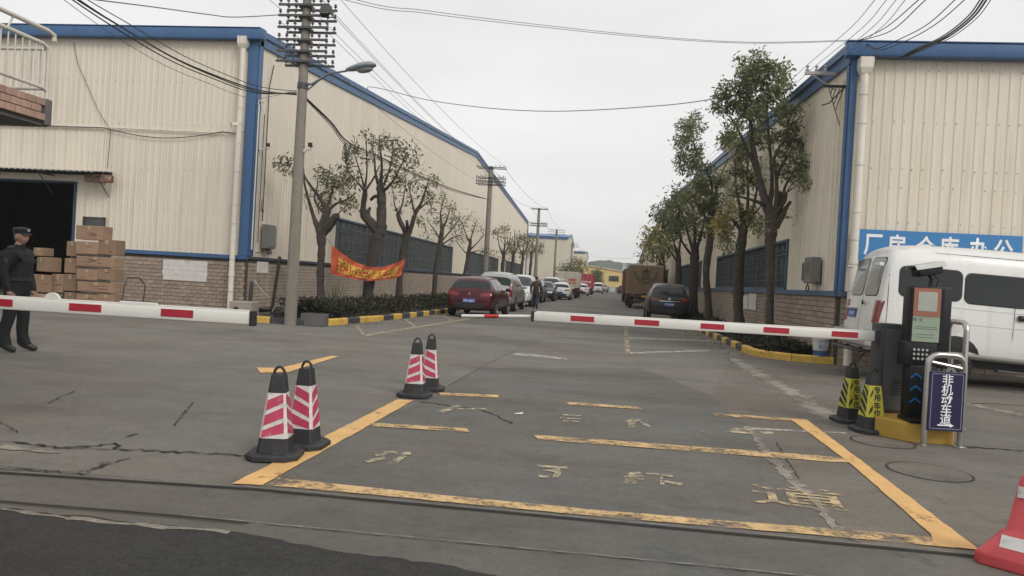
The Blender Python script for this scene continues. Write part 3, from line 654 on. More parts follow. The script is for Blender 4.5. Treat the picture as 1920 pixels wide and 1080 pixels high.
mb = MB(); mb.bx(.05, 24, 0, .2, 0, RS-.06); mb.bx(0, .25, .05, R_END-RY, 0, RS-.062); wallb = mb.build('brick_base', M_mortar, RW)
sd_rows = sorted(brick_rows(.12, 30.0, 0.0, RS-.05, 0.30, 0.124), key=lambda r_: r_[0])
bricks(wallb, sd_rows, lambda u: (-.015, u), -math.pi/2, 300)
bricks(wallb, brick_rows(.05, 4.0, 0, RS-.05, 0.30, 0.124), lambda u: (u, -.015), 0.0, 0)
for k, (a, b) in enumerate(RWIN): ribbon_window(RW, 'window', b-RY, a-RY, RS+.04, 3.02, [18, 14, 12][k], lambda u: (0, u), (-1, 0), (0, -1))
screws(RW, [.3+.21*k for k in range(60)], (1.7, 3.15, 3.9, 4.3, 5.3, 6.4), -.024)
downpipe('downpipe', RW, .205, -.20, 6.6, M_white_pipe)
mb = MB(); mb.tube([(-.06, .5, 1.9), (-.06, .5, 5.9), (-.06, .3, 6.3)], .02, 6); mb.tube([(-.06, .75, 1.9), (-.06, .72, 6.2)], .015, 5); mb.build('conduit', M_white_pipe, RW)
# wire bracket on the corner
mb = MB(); mb.bx(-.75, -.02, .9, .97, 6.55, 6.62); 
for x in (-.7, -.5, -.3): mb.lathe([(.035, 6.62), (.045, 6.66), (.02, 6.7), (.04, 6.74), (.015, 6.78)], (x, .93, 0), 8)
mb.tube([(-.6, .93, 6.55), (-.05, .93, 6.2)], .02, 6); mb.build('wire_bracket', M_galv, RW)
mb = MB(); mb.bx(-.5, -.02, .28, .33, 6.1, 6.15); mb.tube([(-.05, .3, 6.1), (-.35, .3, 5.75), (-.5, .3, 5.7)], .015, 5)
for k in range(5): mb.tube([(-.05-.08*k, .3, 6.12), (-.2-.04*k, .35, 5.6+.12*k), (-.06, .45, 5.3)], .009, 4)
mb.build('cable', M_black, RW)
# meter box on the right wall
bx = thing('meter_box', 'grey electrical box with hanging cable loop on the right warehouse wall', 'meter box', (RX-.03, 18.0, 1.78))
mb = MB(); mb.cbox((-.15, .45, .3), (.24, .55, .62), .02); mb.build('housing', mat('meter_grey', (.17, .165, .15), .6), bx)
mb = MB(); mb.cbox((-.13, .93, .28), (.2, .3, .44), .02); mb.build('side_box', M_dkmetal, bx)
mb = MB(); mb.tube([(-.2, .5, .0)] + [(-.22, .5+.12*math.sin(t*.8), -.2*math.sin(t*.4)) for t in range(1, 8)], .016, 5); mb.tube([(-.1, .2, .05), (-.1, .0, -.02), (-.1, -.2, -.02)], .015, 5); mb.build('cable', M_black, bx)
mb = MB()
for k in range(5): mb.bx(-.276, -.27, .25, .62, .2+k*.06, .225+k*.06)
mb.build('louvre', M_dkmetal, bx)
# blue sign board with white characters
sb = thing('sign_board', 'long blue sign board with six white characters above the white van', 'sign', (5.38, RY-.12, 2.28))
mb = MB(); mb.cbox((1.64, 0, .34), (3.28, .05, .69), .006); mb.build('board', mat('sign_blue', (.035, .19, .44), .45, var=.06, scale=1), sb)
M_signw = mat('sign_white', (.80, .80, .80), .5, var=.03)
for ch, px in zip('厂房仓库办公', (1637, 1681, 1736, 1780, 1835, 1882)):
    c = PY(px, 460, RY-.15); put_text('character', ch, .50, M_signw, sb, (c.x-5.38, -.029, .36), (1, 0, 0), (0, 0, 1), .012, .78)
for (x0, y0, x1, y1, lab) in ((1405, 550, 1418, 582, 'white paper notice pasted on the right brick base, nearer of the pair'), (1390, 553, 1402, 580, 'white paper notice pasted on the right brick base, farther of the pair')):
    p0 = PX(x0, y0, RX-.03); p1 = PX(x1, y1, RX-.03); mb = MB(); mb.box((RX-.042, (p0.y+p1.y)/2, (p0.z+p1.z)/2), (.006, abs(p1.y-p0.y), abs(p0.z-p1.z))); tag(mb.build('paper_notice', M_paper), lab, 'notice')

# ---------------- distant buildings
def shed(name, label, x0, x1, y0, y1, eave, ridge, m, side=1, win=()):
    t = thing(name, label, 'warehouse', ((x0+x1)/2, y0, 0)); cx = (x0+x1)/2
    mb = MB(); ym = (y1-y0)/2
    mb.prism([(x0-cx, 0, 0), (x0-cx, y1-y0, 0), (x0-cx, y1-y0, eave), (x0-cx, ym, ridge), (x0-cx, 0, eave)], (x1-x0, 0, 0)); mb.build('wall', m, t)
    mb = MB(); mb.bx(x0-cx-.1, x1-cx+.1, -.2, -.02, eave-.2, eave+.25)
    for xx in (x0-cx-.12, x1-cx+.02):
        for a, b in ((0, ym), (ym, y1-y0)):
            za = eave if a == 0 else ridge; zb = ridge if b == ym else eave; mb.prism([(xx, a, za-.2), (xx, b, zb-.2), (xx, b, zb+.25), (xx, a, za+.25)], (.1, 0, 0))
    mb.build('blue_trim', M_blue, t)
    mb = MB()
    for a, b in ((-.2, ym), (ym, y1-y0)):
        za = eave if a < 0 else ridge; zb = ridge if b == ym else eave; mb.prism([(x0-cx-.1, a, za+.02), (x0-cx-.1, b, zb+.02), (x0-cx-.1, b, zb+.1), (x0-cx-.1, a, za+.1)], (x1-x0+.2, 0, 0))
    mb.build('roof', M_roof, t)
    mb = MB(); mb.bx(x0-cx+1, x1-cx-1, -.04, -.01, .01, 1.6); mb.build('base_course', M_brick_d, t)
    for k, (px0, px1, z0, z1) in enumerate(win):
        mb = MB(); mb.bx(px0-cx, px1-cx, -.06, -.02, z0, z1); mb.build('window', M_glass_d, t)
    return t
M_far = mat('cream_far', (.56, .52, .42), .6, var=.06, streak=.2)
c = PY(1064, 447, 140.0)
shed('warehouse', 'distant cream warehouse with blue eaves beyond the long left warehouse', c.x-26, c.x, 140, 172, c.z, c.z+1.6, M_far, 1, ((c.x-20, c.x-12, 2, 4),))
c = PY(1097, 474, 185.0)
shed('warehouse', 'small far cream shed with blue roof at the end of the left pole line', c.x-26, c.x, 185, 225, c.z, c.z+1.0, M_far)
c2 = PX(1290, 345, 4.9)
shed('warehouse', 'far cream warehouse behind the right hand trees', 7.0, 30, 106, 150, 7.2, 9, M_far)
# yellow building closing the street
yb = thing('yellow_building', 'yellow low gabled building closing the far end of the street', 'building', (0, 178, 0))
p0, p1 = PY(1085, 497, 178), PY(1245, 525, 178)
pk = PY(1112, 500, 178); pr = PY(1180, 513, 178)
slope = (pr.z-pk.z)/(pr.x-pk.x)
mb = MB(); z_at = lambda x: pk.z+slope*(x-pk.x)
mb.prism([(-9, 0, 0), (26, 0, 0), (26, 0, z_at(22)), (pk.x-1, 0, z_at(pk.x-1)), (-9, 0, z_at(pk.x-1)-1.0)], (0, 14, 0)); wl = mb.build('wall', mat('yellow_wall', (.62, .47, .20), .7, var=.06, scale=.3), yb)
mb = MB(); mb.prism([(pk.x-1.2, -.3, z_at(pk.x-1)), (26, -.3, z_at(22)), (26, -.3, z_at(22)+.25), (pk.x-1.2, -.3, z_at(pk.x-1)+.25)], (0, 14.6, 0)); mb.build('roof', mat('pale_roof', (.5, .46, .4), .6), yb)
a, b = PY(1142, 517, 178), PY(1160, 528, 178)
mb = MB(); mb.bx(a.x, b.x, -.12, -.02, b.z, a.z); wn = mb.build('window', M_dkmetal, yb)
for k in range(4): mb = MB(); w4 = (b.x-a.x)/4; mb.bx(a.x+k*w4+.12, a.x+(k+1)*w4-.12, -.16, -.125, b.z+.12, a.z-.12); mb.build('pane', M_glass_d, wn)
a = PY(1110, 537, 178); mb = MB(); mb.bx(-6, 24, -.1, -.02, .01, max(1.2, a.z)); mb.build('base_course', mat('grey_base', (.22, .2, .18), .8), yb)
a, b = PY(1143, 538, 178), PY(1153, 549, 178); mb = MB(); mb.bx(a.x, b.x, -.16, -.11, .02, a.z); mb.build('gate', mat('pale_gate', (.42, .45, .47), .6), yb)
a, b = PY(1168, 497, 200), PY(1173, 520, 200); t = thing('pale_tower', 'slim pale blue tower rising behind the yellow building', 'tower', ((a.x+b.x)/2, 201, 0))
mb = MB(); mb.bx(-.5, .5, 0, 1.0, 0, a.z); mb.build('shaft', mat('pale_blue', (.38, .47, .52), .6), t); mb = MB(); mb.bx(-.65, .65, -.15, 1.15, a.z, a.z+.3); mb.build('cap', M_galv, t)
# wooded hill far behind
def hill(px_top, Y, wid, name, base=0):
    c = PY(px_top[0], px_top[1], Y); V = []; nx, ny = 60, 14
    for j in range(ny):
        for i in range(nx):
            u = i/(nx-1)*2-1; v = j/(ny-1); h = c.z*(1-abs(u)**2.6)*math.sin(math.pi*(.12+.76*v))*(1+.05*math.sin(i*.55)+.03*math.sin(i*.23+j)) + (random.uniform(-.35, .5) if 0 < j < ny-1 else 0)
            V.append((c.x+u*wid, Y+(v-.5)*90, max(-.5, h-.1*c.z if j in (0, ny-1) else h)))
    fs = [(j*nx+i, j*nx+i+1, (j+1)*nx+i+1, (j+1)*nx+i) for j in range(ny-1) for i in range(nx-1)]
    mb = MB(); mb.add(V, fs); return struct(mb.build(name, mat('wooded_hill', (.06, .08, .06), .95, var=.5, scale=.12, bump=1.0, bscale=.6), None, True))
hill((1165, 492), 420, 75, 'hill')
# ============================================================ kerbs and planters
def along(path):
    P = [Vector((p[0], p[1], 0)) for p in path]; ln = [0]
    for a, b in zip(P[:-1], P[1:]): ln.append(ln[-1]+(b-a).length)
    def at(s):
        s = max(0, min(s, ln[-1]-1e-6))
        for i in range(len(P)-1):
            if s <= ln[i+1]: t = (s-ln[i])/(ln[i+1]-ln[i]); return P[i].lerp(P[i+1], t), (P[i+1]-P[i]).normalized()
    return at, ln[-1]
def kerb(name, label, path, lens, inner, h=0.16, w=0.14, maxn=60):
    """inner: +1 if planter lies to the left of travel"""
    t = thing(name, label, 'kerb', (path[0][0], path[0][1], 0)); o = Vector((path[0][0], path[0][1], 0)); at, tot = along(path); s = 0; k = 0
    rest = MB()
    while s < tot-.05 and k < 200:
        l_, colr = lens[k] if k < len(lens) else (0.72 if k % 2 else 0.80, 'by'[k % 2])
        e = min(s+l_, tot); pts = [at(s+.006)] + [at(s+(e-s)*f) for f in (.33, .66)] + [at(e-.006)]
        V = []
        for p, d in pts:
            q = Vector((-d.y, d.x, 0))*inner; p = p-o
            V += [p, p+Vector((0, 0, h-.03)), p+q*.03+Vector((0, 0, h)), p+q*w+Vector((0, 0, h)), p+q*w]
        fs = [(0, 1, 2, 3, 4), (15, 19, 18, 17, 16)]
        for i in range(3):
            for j in range(5): fs.append((i*5+j, i*5+(j+1) % 5, (i+1)*5+(j+1) % 5, (i+1)*5+j))
        dz = random.uniform(-.012, .006)
        V = [v+Vector((0, 0, dz if v.z > .01 else 0)) for v in V]
        mb = MB(); mb.add(V, fs); mb.build('kerb_block', M_kerb_y if colr == 'y' else M_kerb_b, t)
        s = e; k += 1
    return t
kl = [(-9.9, 18.75), (-9.2, 18.35), (-7.75, 18.15), (-7.25, 18.22), (-6.95, 18.9), (-6.66, 21.3), (-6.37, 23.9), (-6.12, 28.5), (-6.05, 40), (-6.0, 104)]
kerb('painted_kerb', 'black and yellow painted kerb round the left planting bed', kl, [(1.6, 'y'), (1.2, 'b'), (1.55, 'y'), (.75, 'b'), (.95, 'y')], 1, h=.17)
kr = [(5.12, 17.0), (4.2, 17.18), (3.62, 17.75), (3.52, 18.3), (3.5, 22.4), (3.42, 26.3), (3.4, 98)]
kerb('painted_kerb', 'black and yellow painted kerb round the right planting bed', kr, [(.9, 'y'), (1.05, 'y'), (.55, 'y')], -1, h=.16)
struct(sheet('planting_bed', [(p[0]-.1 if i > 3 else p[0], p[1]+.1) for i, p in enumerate(kl)] + [(-11.05, 104), (-11.05, 22.3), (-9.9, 22.3)], .10, M_soil))
struct(sheet('planting_bed', [(5.15, 17.1), (4.22, 17.28), (3.72, 17.8), (3.62, 18.3), (3.6, 22.4), (3.52, 26.3), (3.5, 98), (5.15, 98)], .09, M_soil))

# ============================================================ leaves
def leaves(P, D, size, rnd, wid=0.42):
    """P (n,3) positions, D (n,3) pointing directions -> verts, quads"""
    n = len(P); D = D/np.linalg.norm(D, axis=1, keepdims=True)
    up = rnd.normal(size=(n, 3)); S = np.cross(D, up); S /= np.linalg.norm(S, axis=1, keepdims=True)+1e-9; N = np.cross(S, D)
    s = size*(0.45+1.05*rnd.random((n, 1)))
    V = np.empty((n, 4, 3)); V[:, 0] = P; V[:, 1] = P+D*s*.5+S*s*wid*.5+N*s*.08; V[:, 2] = P+D*s; V[:, 3] = P+D*s*.5-S*s*wid*.5+N*s*.08
    return V.reshape(-1, 3), np.arange(n*4).reshape(n, 4)
LM_left = leaf_mat('leaf_olive', (.085, .09, .048), (.25, .25, .135), (.30, .26, .12))
LM_right = leaf_mat('leaf_camphor', (.085, .105, .058), (.28, .31, .15), (.50, .40, .11))
M_bark = mat('dark_bark', (.058, .048, .040), .9, var=.5, scale=16, bump=1.0, bscale=26, bdist=.04, dirt=((.13, .12, .10), 5, .6))
M_bark2 = mat('brown_bark', (.080, .066, .052), .9, var=.5, scale=16, bump=1.0, bscale=26, bdist=.04, dirt=((.17, .155, .13), 5, .6))
def tree(name, label, Y, trunk, limbs, blobs, lm, bark, seed, group, leaf=.12, per=16, dens=1.0, depth=.8, alt=.03, sprouts=0, base_z=.08):
    """trunk: [(px,py,rad_m)], limbs: same with own paths, blobs: (px,py,rpx,clumps[,alt])"""
    rnd = np.random.default_rng(seed); rr = random.Random(seed)
    W = lambda px, py, dy=0: PY(px, py, Y+dy)
    b0 = W(trunk[0][0], trunk[0][1]); b0 = Vector((b0.x, Y, 0)); t = thing(name, label, 'tree', b0, 0, group)
    mb = MB(); nodes = []
    def smooth(path, k=4):
        out = []
        for i in range(len(path)-1):
            p0, p1, p2, p3 = path[max(i-1, 0)], path[i], path[i+1], path[min(i+2, len(path)-1)]
            for j in range(k):
                u = j/k; f = lambda c: .5*((2*p1[c])+(-p0[c]+p2[c])*u+(2*p0[c]-5*p1[c]+4*p2[c]-p3[c])*u*u+(-p0[c]+3*p1[c]-3*p2[c]+p3[c])*u**3)
                out.append((f(0), f(1), f(2)))
        out.append(path[-1]); return out
    tp = smooth([tuple(q) for q in trunk], 7); pts = [W(q[0], q[1]) for q in tp]; rs = [max(.01, q[2]*.86*(1+rr.uniform(-.09, .09))) for q in tp]
    pts[0] = Vector((pts[0].x, Y, base_z-.08)); rs[0] *= 1.25
    mb.tube([p-b0 for p in pts], rs, 14)
    for i, v in enumerate(mb.v):
        k_ = i//14; a_ = i % 14; c_ = pts[min(k_, len(pts)-1)]-b0; f_ = 1+.07*math.sin(a_*1.35+k_*.35+seed)+.05*math.sin(a_*.9-k_*.8)+rr.uniform(-.05, .05); q_ = Vector(v); mb.v[i] = tuple(c_+(q_-c_)*f_)
    tb = mb.build('trunk', bark, t, True)
    nodes += [(p, .03) for p in pts[len(pts)//2:]]
    lb = MB()
    for path in limbs:
        dy = rr.uniform(-depth, depth); sp = smooth([tuple(q) for q in path], 4); n = len(sp)
        pp = [W(q[0], q[1], dy*(i/(n-1))**1.2) for i, q in enumerate(sp)]
        lb.tube([p-b0 for p in pp], [max(.006, q[2]*(1+rr.uniform(-.12, .12))) for q in sp], 7); nodes += [(p, .02) for p in pp]
    P = []; DD = []; T = []
    sc = Y/F_PX*1.03
    for bl in blobs:
        px, py, rp, nc = bl[:4]; al = bl[4] if len(bl) > 4 else alt
        c = W(px, py, rr.uniform(-depth, depth)*.8); r_ = rp*sc
        near = min(nodes, key=lambda q: (q[0]-c).length)[0]
        lb.tube([near-b0, near.lerp(c, .5)+Vector((0, 0, .05))-b0, c-b0], [.022, .014, .006], 5)
        subs = []
        for _ in range(4):
            d = Vector(rnd.normal(size=3)); d.normalize(); subs.append((c+Vector((d.x, d.y*1.15, d.z))*r_*rr.uniform(.35, 1.0), r_*rr.uniform(.28, .55)))
        for k in range(int(nc*dens*(1.05 if lm is LM_right else .85))):
            d = Vector(rnd.normal(size=3)); d.normalize(); sc_, sr_ = rr.choice(subs); cc = sc_ + d*sr_*(rr.random()**.5)
            if rr.random() < .75: lb.tube([c.lerp(cc, .08)-b0, c.lerp(cc, .6)+Vector((0, 0, .03))-b0, cc-b0], [.009, .006, .003], 3, 0, False)
            m = max(3, int(per*rr.uniform(.4, 1.3))); q = np.array(cc)[None] + rnd.normal(size=(m, 3))*leaf*.85
            P.append(q); out = q-np.array(c)[None]; out /= np.linalg.norm(out, axis=1, keepdims=True)+1e-6
            DD.append(out*.7+rnd.normal(size=(m, 3))*.75+np.array([0, 0, -.45])[None])
            tone = np.clip(rr.uniform(.1, .8)+rnd.normal(size=m)*.22, 0, 1); a_ = np.where(rnd.random(m) < al, rnd.uniform(.2, .7, m), 0)+np.where(rr.random() < al*.8, .55, 0)
            T.append(np.stack([tone, np.clip(a_, 0, 1), np.zeros(m), np.ones(m)], 1))
    lb.build('limbs', bark, t, True)
    P = np.concatenate(P); DD = np.concatenate(DD); T = np.concatenate(T)
    V, Fq = leaves(P-np.array(b0)[None], DD, leaf, rnd)
    put('crown', arr_mesh('crown', V, Fq, lm, np.repeat(T, 4, axis=0)), t)
    return t
GL = 'pollarded trees along the left warehouse'; GRt = 'leafy trees along the right warehouse'
TX = -8.7
tree('street_tree', 'pollarded tree with stubby fork just behind the utility pole', YonX(600, TX),
     [(606, 600, .16), (601, 530, .135), (603, 470, .135), (602, 437, .17), (606, 420, .15), (613, 398, .13), (614, 388, .08)],
     [[(600, 438, .12), (589, 410, .07), (580, 380, .05), (571, 345, .035), (568, 310, .02), (556, 298, .012)], [(612, 396, .08), (600, 372, .05), (580, 345, .04), (569, 325, .03), (566, 300, .02)], [(604, 440, .14), (616, 424, .15), (627, 410, .13), (632, 404, .10)],
      [(614, 395, .06), (630, 382, .04), (650, 374, .03), (668, 362, .015)], [(612, 392, .05), (620, 370, .035), (626, 345, .02)], [(605, 398, .04), (590, 375, .03), (595, 350, .02)]],
     [(540, 303, 19, 14), (528, 312, 10, 7), (548, 320, 10, 6), (596, 328, 16, 9), (612, 330, 14, 8), (640, 352, 20, 16), (655, 370, 16, 12), (615, 360, 16, 12), (605, 378, 9, 7), (652, 385, 8, 5), (630, 335, 12, 7), (575, 375, 8, 4)], LM_left, M_bark, 11, GL, .13, 13, 1.0, .9)
tree('street_tree', 'thick pollarded tree with knotted double trunk behind the orange banner', YonX(692, TX),
     [(688, 590, .27), (690, 540, .24), (698, 490, .25), (706, 450, .26), (714, 425, .24), (716, 395, .21), (715, 368, .19), (713, 352, .17), (712, 345, .10)],
     [[(706, 432, .20), (692, 414, .17), (682, 405, .14), (681, 385, .11), (684, 365, .10), (684, 352, .09)], [(682, 356, .05), (665, 335, .03), (648, 318, .015)], [(683, 352, .045), (676, 325, .03), (668, 300, .02), (664, 285, .012)], [(684, 355, .045), (688, 320, .03), (687, 280, .02), (686, 262, .012)], [(684, 358, .05), (700, 335, .035), (712, 310, .025)],
      [(712, 356, .07), (704, 325, .045), (702, 295, .03), (696, 268, .015)], [(714, 352, .07), (716, 310, .045), (713, 280, .03), (712, 255, .015)], [(716, 355, .06), (728, 325, .04), (736, 290, .025), (735, 262, .012)], [(718, 360, .06), (738, 338, .04), (752, 310, .025), (765, 285, .012)], [(716, 372, .08), (704, 368, .07), (696, 374, .06)], [(692, 412, .10), (690, 398, .09), (694, 390, .06)]],
     [(648, 318, 18, 13), (660, 295, 16, 11), (664, 338, 14, 10), (688, 262, 18, 14), (672, 272, 14, 9), (715, 262, 18, 14), (738, 266, 16, 12), (755, 284, 16, 11), (772, 280, 12, 7), (742, 305, 18, 12), (765, 305, 14, 8), (700, 300, 14, 8), (720, 330, 16, 9), (755, 330, 16, 10), (635, 330, 12, 7), (645, 345, 12, 7), (780, 300, 8, 4)], LM_left, M_bark, 12, GL, .13, 13, 1.0, 1.1)
tree('street_tree', 'pollarded tree standing at the right end of the orange banner', YonX(752, TX),
     [(748, 575, .20), (750, 520, .17), (756, 470, .18), (762, 450, .18), (760, 435, .14), (750, 415, .12), (746, 400, .10)],
     [[(762, 448, .13), (770, 430, .11), (779, 400, .10), (790, 380, .06), (800, 350, .03), (806, 330, .015)], [(748, 402, .05), (740, 385, .03), (738, 365, .02)], [(748, 402, .05), (756, 375, .03), (760, 350, .02)], [(778, 402, .06), (772, 375, .03), (765, 345, .02)], [(782, 395, .05), (800, 380, .03), (818, 365, .015)], [(762, 440, .08), (764, 425, .08), (763, 415, .07)]],
     [(806, 335, 14, 9), (790, 350, 18, 12), (770, 345, 16, 10), (760, 330, 14, 9), (745, 345, 12, 7), (798, 375, 14, 9), (775, 372, 14, 9), (818, 350, 9, 5), (740, 368, 8, 4), (786, 410, 10, 6), (752, 390, 9, 5), (785, 325, 12, 7)], LM_left, M_bark, 13, GL, .135, 13, 1.0, 1.2)
tree('street_tree', 'slim pollarded tree in front of the window end, left of the dark red car', YonX(820, TX),
     [(814, 570, .17), (816, 520, .15), (822, 475, .15), (828, 440, .14), (829, 425, .11), (829, 418, .07)],
     [[(828, 428, .06), (826, 400, .035), (832, 375, .02)], [(830, 430, .06), (840, 405, .035), (845, 380, .02)], [(826, 455, .05), (845, 432, .035), (862, 410, .02)], [(826, 450, .05), (812, 428, .03), (800, 412, .015)], [(827, 460, .045), (850, 445, .03), (870, 440, .015)]],
     [(833, 370, 16, 10), (846, 385, 12, 8), (862, 408, 14, 9), (812, 415, 14, 9), (800, 400, 10, 5), (835, 400, 14, 8), (868, 440, 12, 8), (850, 425, 12, 7), (800, 440, 10, 5), (812, 370, 8, 4)], LM_left, M_bark, 14, GL, .14, 11, 1.0, 1.2)
tree('street_tree', 'slim leaning tree right behind the dark red car', YonX(876, TX),
     [(869, 560, .17), (870, 525, .15), (876, 490, .15), (881, 462, .14), (882, 448, .10)],
     [[(881, 455, .06), (872, 435, .03), (868, 420, .02)], [(882, 450, .06), (888, 430, .035), (894, 412, .02)], [(880, 470, .06), (895, 455, .035), (908, 440, .02)], [(879, 480, .045), (865, 465, .03), (855, 450, .02)], [(880, 475, .045), (898, 470, .03), (915, 475, .015)]],
     [(882, 412, 14, 9), (895, 425, 12, 8), (905, 437, 12, 8), (865, 430, 12, 8), (856, 452, 10, 6), (875, 445, 10, 6), (910, 470, 9, 5), (860, 410, 7, 3)], LM_left, M_bark, 15, GL, .16, 10, 1.0, 1.3)
# farther left trees
for k, (px, top, spread, lab) in enumerate(((944, 425, 20, 'tree beyond the second pole, above the silver people carrier'), (962, 428, 18, 'tree second beyond the second utility pole'), (980, 438, 15, 'tree third beyond the second utility pole'), (996, 445, 14, 'tree just left of the third utility pole'), (1006, 455, 12, 'tree close beside the third utility pole'))):
    Yt = YonX(px, TX); b = 555-k*4
    tree('street_tree', 'pollarded ' + lab, Yt, [(px-2, b, .2), (px-2, 510, .18), (px, 485, .18), (px+1, 470, .12)],
         [[(px, 480, .10), (px-8, 460, .05), (px-12, top+8, .02)], [(px, 478, .10), (px+3, 455, .05), (px+2, top, .02)], [(px, 480, .10), (px+9, 462, .05), (px+14, top+10, .02)]],
         [(px+random.uniform(-spread, spread), random.uniform(top, 478), 9, 6) for _ in range(11)], LM_left, M_bark, 30+k, GL, .2, 9, 1.0, 1.5)
for k, (px, top) in enumerate(((1062, 487), (1076, 490), (1090, 492))):
    Yt = 118+k*14
    tree('street_tree', ['bushy tree over the white container truck, nearest of three', 'bushy tree above the red container', 'bushy tree at the far left end of the street'][k], Yt, [(px, 545, .2), (px, 515, .18), (px, 505, .1)], [[(px, 510, .1), (px-5, 500, .05), (px-8, top+4, .02)], [(px, 510, .1), (px+6, 498, .05), (px+8, top+4, .02)]],
         [(px+random.uniform(-14, 14), random.uniform(top, 520), 6, 8) for _ in range(14)], LM_left, M_bark, 40+k, GL, .34, 9, 1.0, 1.5)
tree('street_tree', 'round green tree in front of the yellow building', 150, [(1119, 549, .25), (1119, 535, .2), (1119, 525, .1)], [[(1119, 530, .1), (1115, 520, .05)]], [(1119+random.uniform(-8, 8), random.uniform(508, 535), 6, 12) for _ in range(16)], LM_right, M_bark, 46, 'far street trees', .4, 9, 1.0, 2, .0)
# right trees
TR = 4.45
tree('street_tree', 'tallest camphor tree with forked trunk, nearest on the right side', YonX(1443, TR),
     [(1446, 655, .15), (1443, 590, .125), (1445, 520, .12), (1444, 470, .14), (1446, 430, .19), (1444, 405, .17), (1436, 380, .13), (1426, 345, .10), (1418, 310, .085)],
     [[(1418, 312, .085), (1412, 280, .075), (1408, 240, .06), (1404, 200, .045), (1400, 150, .02)], [(1420, 318, .06), (1402, 285, .045), (1390, 255, .035), (1370, 220, .02)], [(1440, 395, .10), (1447, 355, .06), (1446, 310, .045), (1440, 240, .035), (1436, 170, .02)], [(1450, 410, .12), (1456, 375, .07), (1455, 330, .05), (1452, 295, .04), (1478, 250, .02)], [(1452, 415, .10), (1466, 385, .06), (1472, 350, .035), (1490, 320, .02)],
      [(1452, 425, .12), (1466, 405, .09), (1474, 390, .06), (1482, 378, .04)], [(1454, 400, .06), (1462, 375, .05), (1463, 360, .04)], [(1450, 402, .07), (1470, 380, .05), (1474, 362, .04)], [(1455, 330, .05), (1470, 305, .035), (1490, 270, .02)], [(1438, 385, .06), (1400, 372, .035), (1365, 365, .02)]],
     [(1408, 112, 22, 34), (1440, 118, 22, 34), (1425, 145, 30, 54), (1395, 150, 24, 36), (1463, 140, 16, 20), (1380, 175, 26, 40), (1415, 185, 34, 64), (1450, 180, 28, 46), (1362, 172, 16, 18), (1360, 205, 16, 18), (1395, 215, 28, 42), (1430, 215, 26, 36), (1475, 205, 20, 20), (1492, 215, 12, 10), (1375, 245, 18, 20), (1480, 240, 18, 16), (1460, 250, 18, 16), (1350, 190, 12, 10), (1362, 262, 10, 8),
      (1500, 245, 16, 12), (1480, 275, 18, 16), (1505, 270, 14, 10), (1490, 300, 20, 18), (1470, 320, 16, 12), (1515, 320, 12, 9), (1508, 345, 10, 7), (1495, 335, 10, 6), (1525, 300, 9, 6), (1460, 295, 12, 8), (1430, 270, 14, 10), (1430, 420, 8, 5), (1400, 265, 14, 10), (1478, 408, 7, 3)], LM_right, M_bark2, 21, GRt, .112, 16, 1.0, 1.3, .04)
tree('street_tree', 'second tree from the right corner with yellowing leaves at banner height', YonX(1388, TR),
     [(1388, 625, .20), (1384, 560, .185), (1386, 490, .18), (1393, 440, .18), (1397, 410, .12), (1398, 395, .08)],
     [[(1396, 425, .08), (1388, 390, .05), (1380, 350, .04), (1378, 300, .02)], [(1397, 420, .08), (1402, 380, .05), (1402, 330, .04), (1400, 280, .02)], [(1398, 430, .08), (1412, 390, .05), (1420, 350, .03)], [(1394, 440, .07), (1376, 415, .05), (1350, 400, .02)], [(1398, 415, .05), (1420, 395, .03), (1430, 380, .015)]],
     [(1372, 262, 14, 18, .8), (1380, 290, 18, 20, .4), (1400, 285, 20, 22), (1398, 320, 24, 28), (1375, 325, 18, 20), (1420, 300, 14, 12), (1418, 335, 16, 14), (1365, 400, 20, 26, .75), (1345, 415, 16, 22, .85), (1360, 425, 16, 20, .7), (1385, 405, 18, 20, .15), (1408, 410, 14, 14, .1), (1350, 445, 14, 14, .2), (1370, 455, 10, 8), (1418, 425, 8, 6, .2), (1395, 365, 20, 20), (1410, 240, 14, 14, .2), (1425, 262, 12, 8)], LM_right, M_bark2, 22, GRt, .12, 15, 1.0, 1.2, .06)
tree('street_tree', 'tree with tall narrow left plume leaning over the black car', YonX(1328, TR),
     [(1330, 610, .19), (1327, 560, .18), (1324, 510, .17), (1330, 460, .18), (1335, 420, .15), (1330, 390, .10)],
     [[(1330, 395, .08), (1335, 350, .06), (1320, 310, .04), (1300, 270, .025), (1292, 230, .015)], [(1332, 400, .08), (1345, 350, .05), (1360, 310, .03), (1375, 290, .015)], [(1330, 420, .07), (1312, 390, .05), (1296, 365, .02)], [(1334, 420, .07), (1342, 380, .04), (1345, 330, .02)]],
     [(1300, 218, 12, 16), (1288, 238, 16, 26), (1306, 240, 14, 20), (1278, 262, 12, 14), (1300, 265, 20, 36), (1282, 285, 16, 24), (1305, 295, 18, 30), (1275, 310, 12, 14), (1295, 320, 20, 32), (1322, 320, 20, 28), (1330, 345, 24, 40), (1308, 350, 22, 36), (1345, 365, 18, 24), (1318, 378, 24, 36), (1295, 370, 20, 28), (1335, 400, 16, 18), (1310, 410, 18, 20), (1355, 340, 14, 12)], LM_right, M_bark2, 23, GRt, .135, 15, 1.0, 1.4, .02)
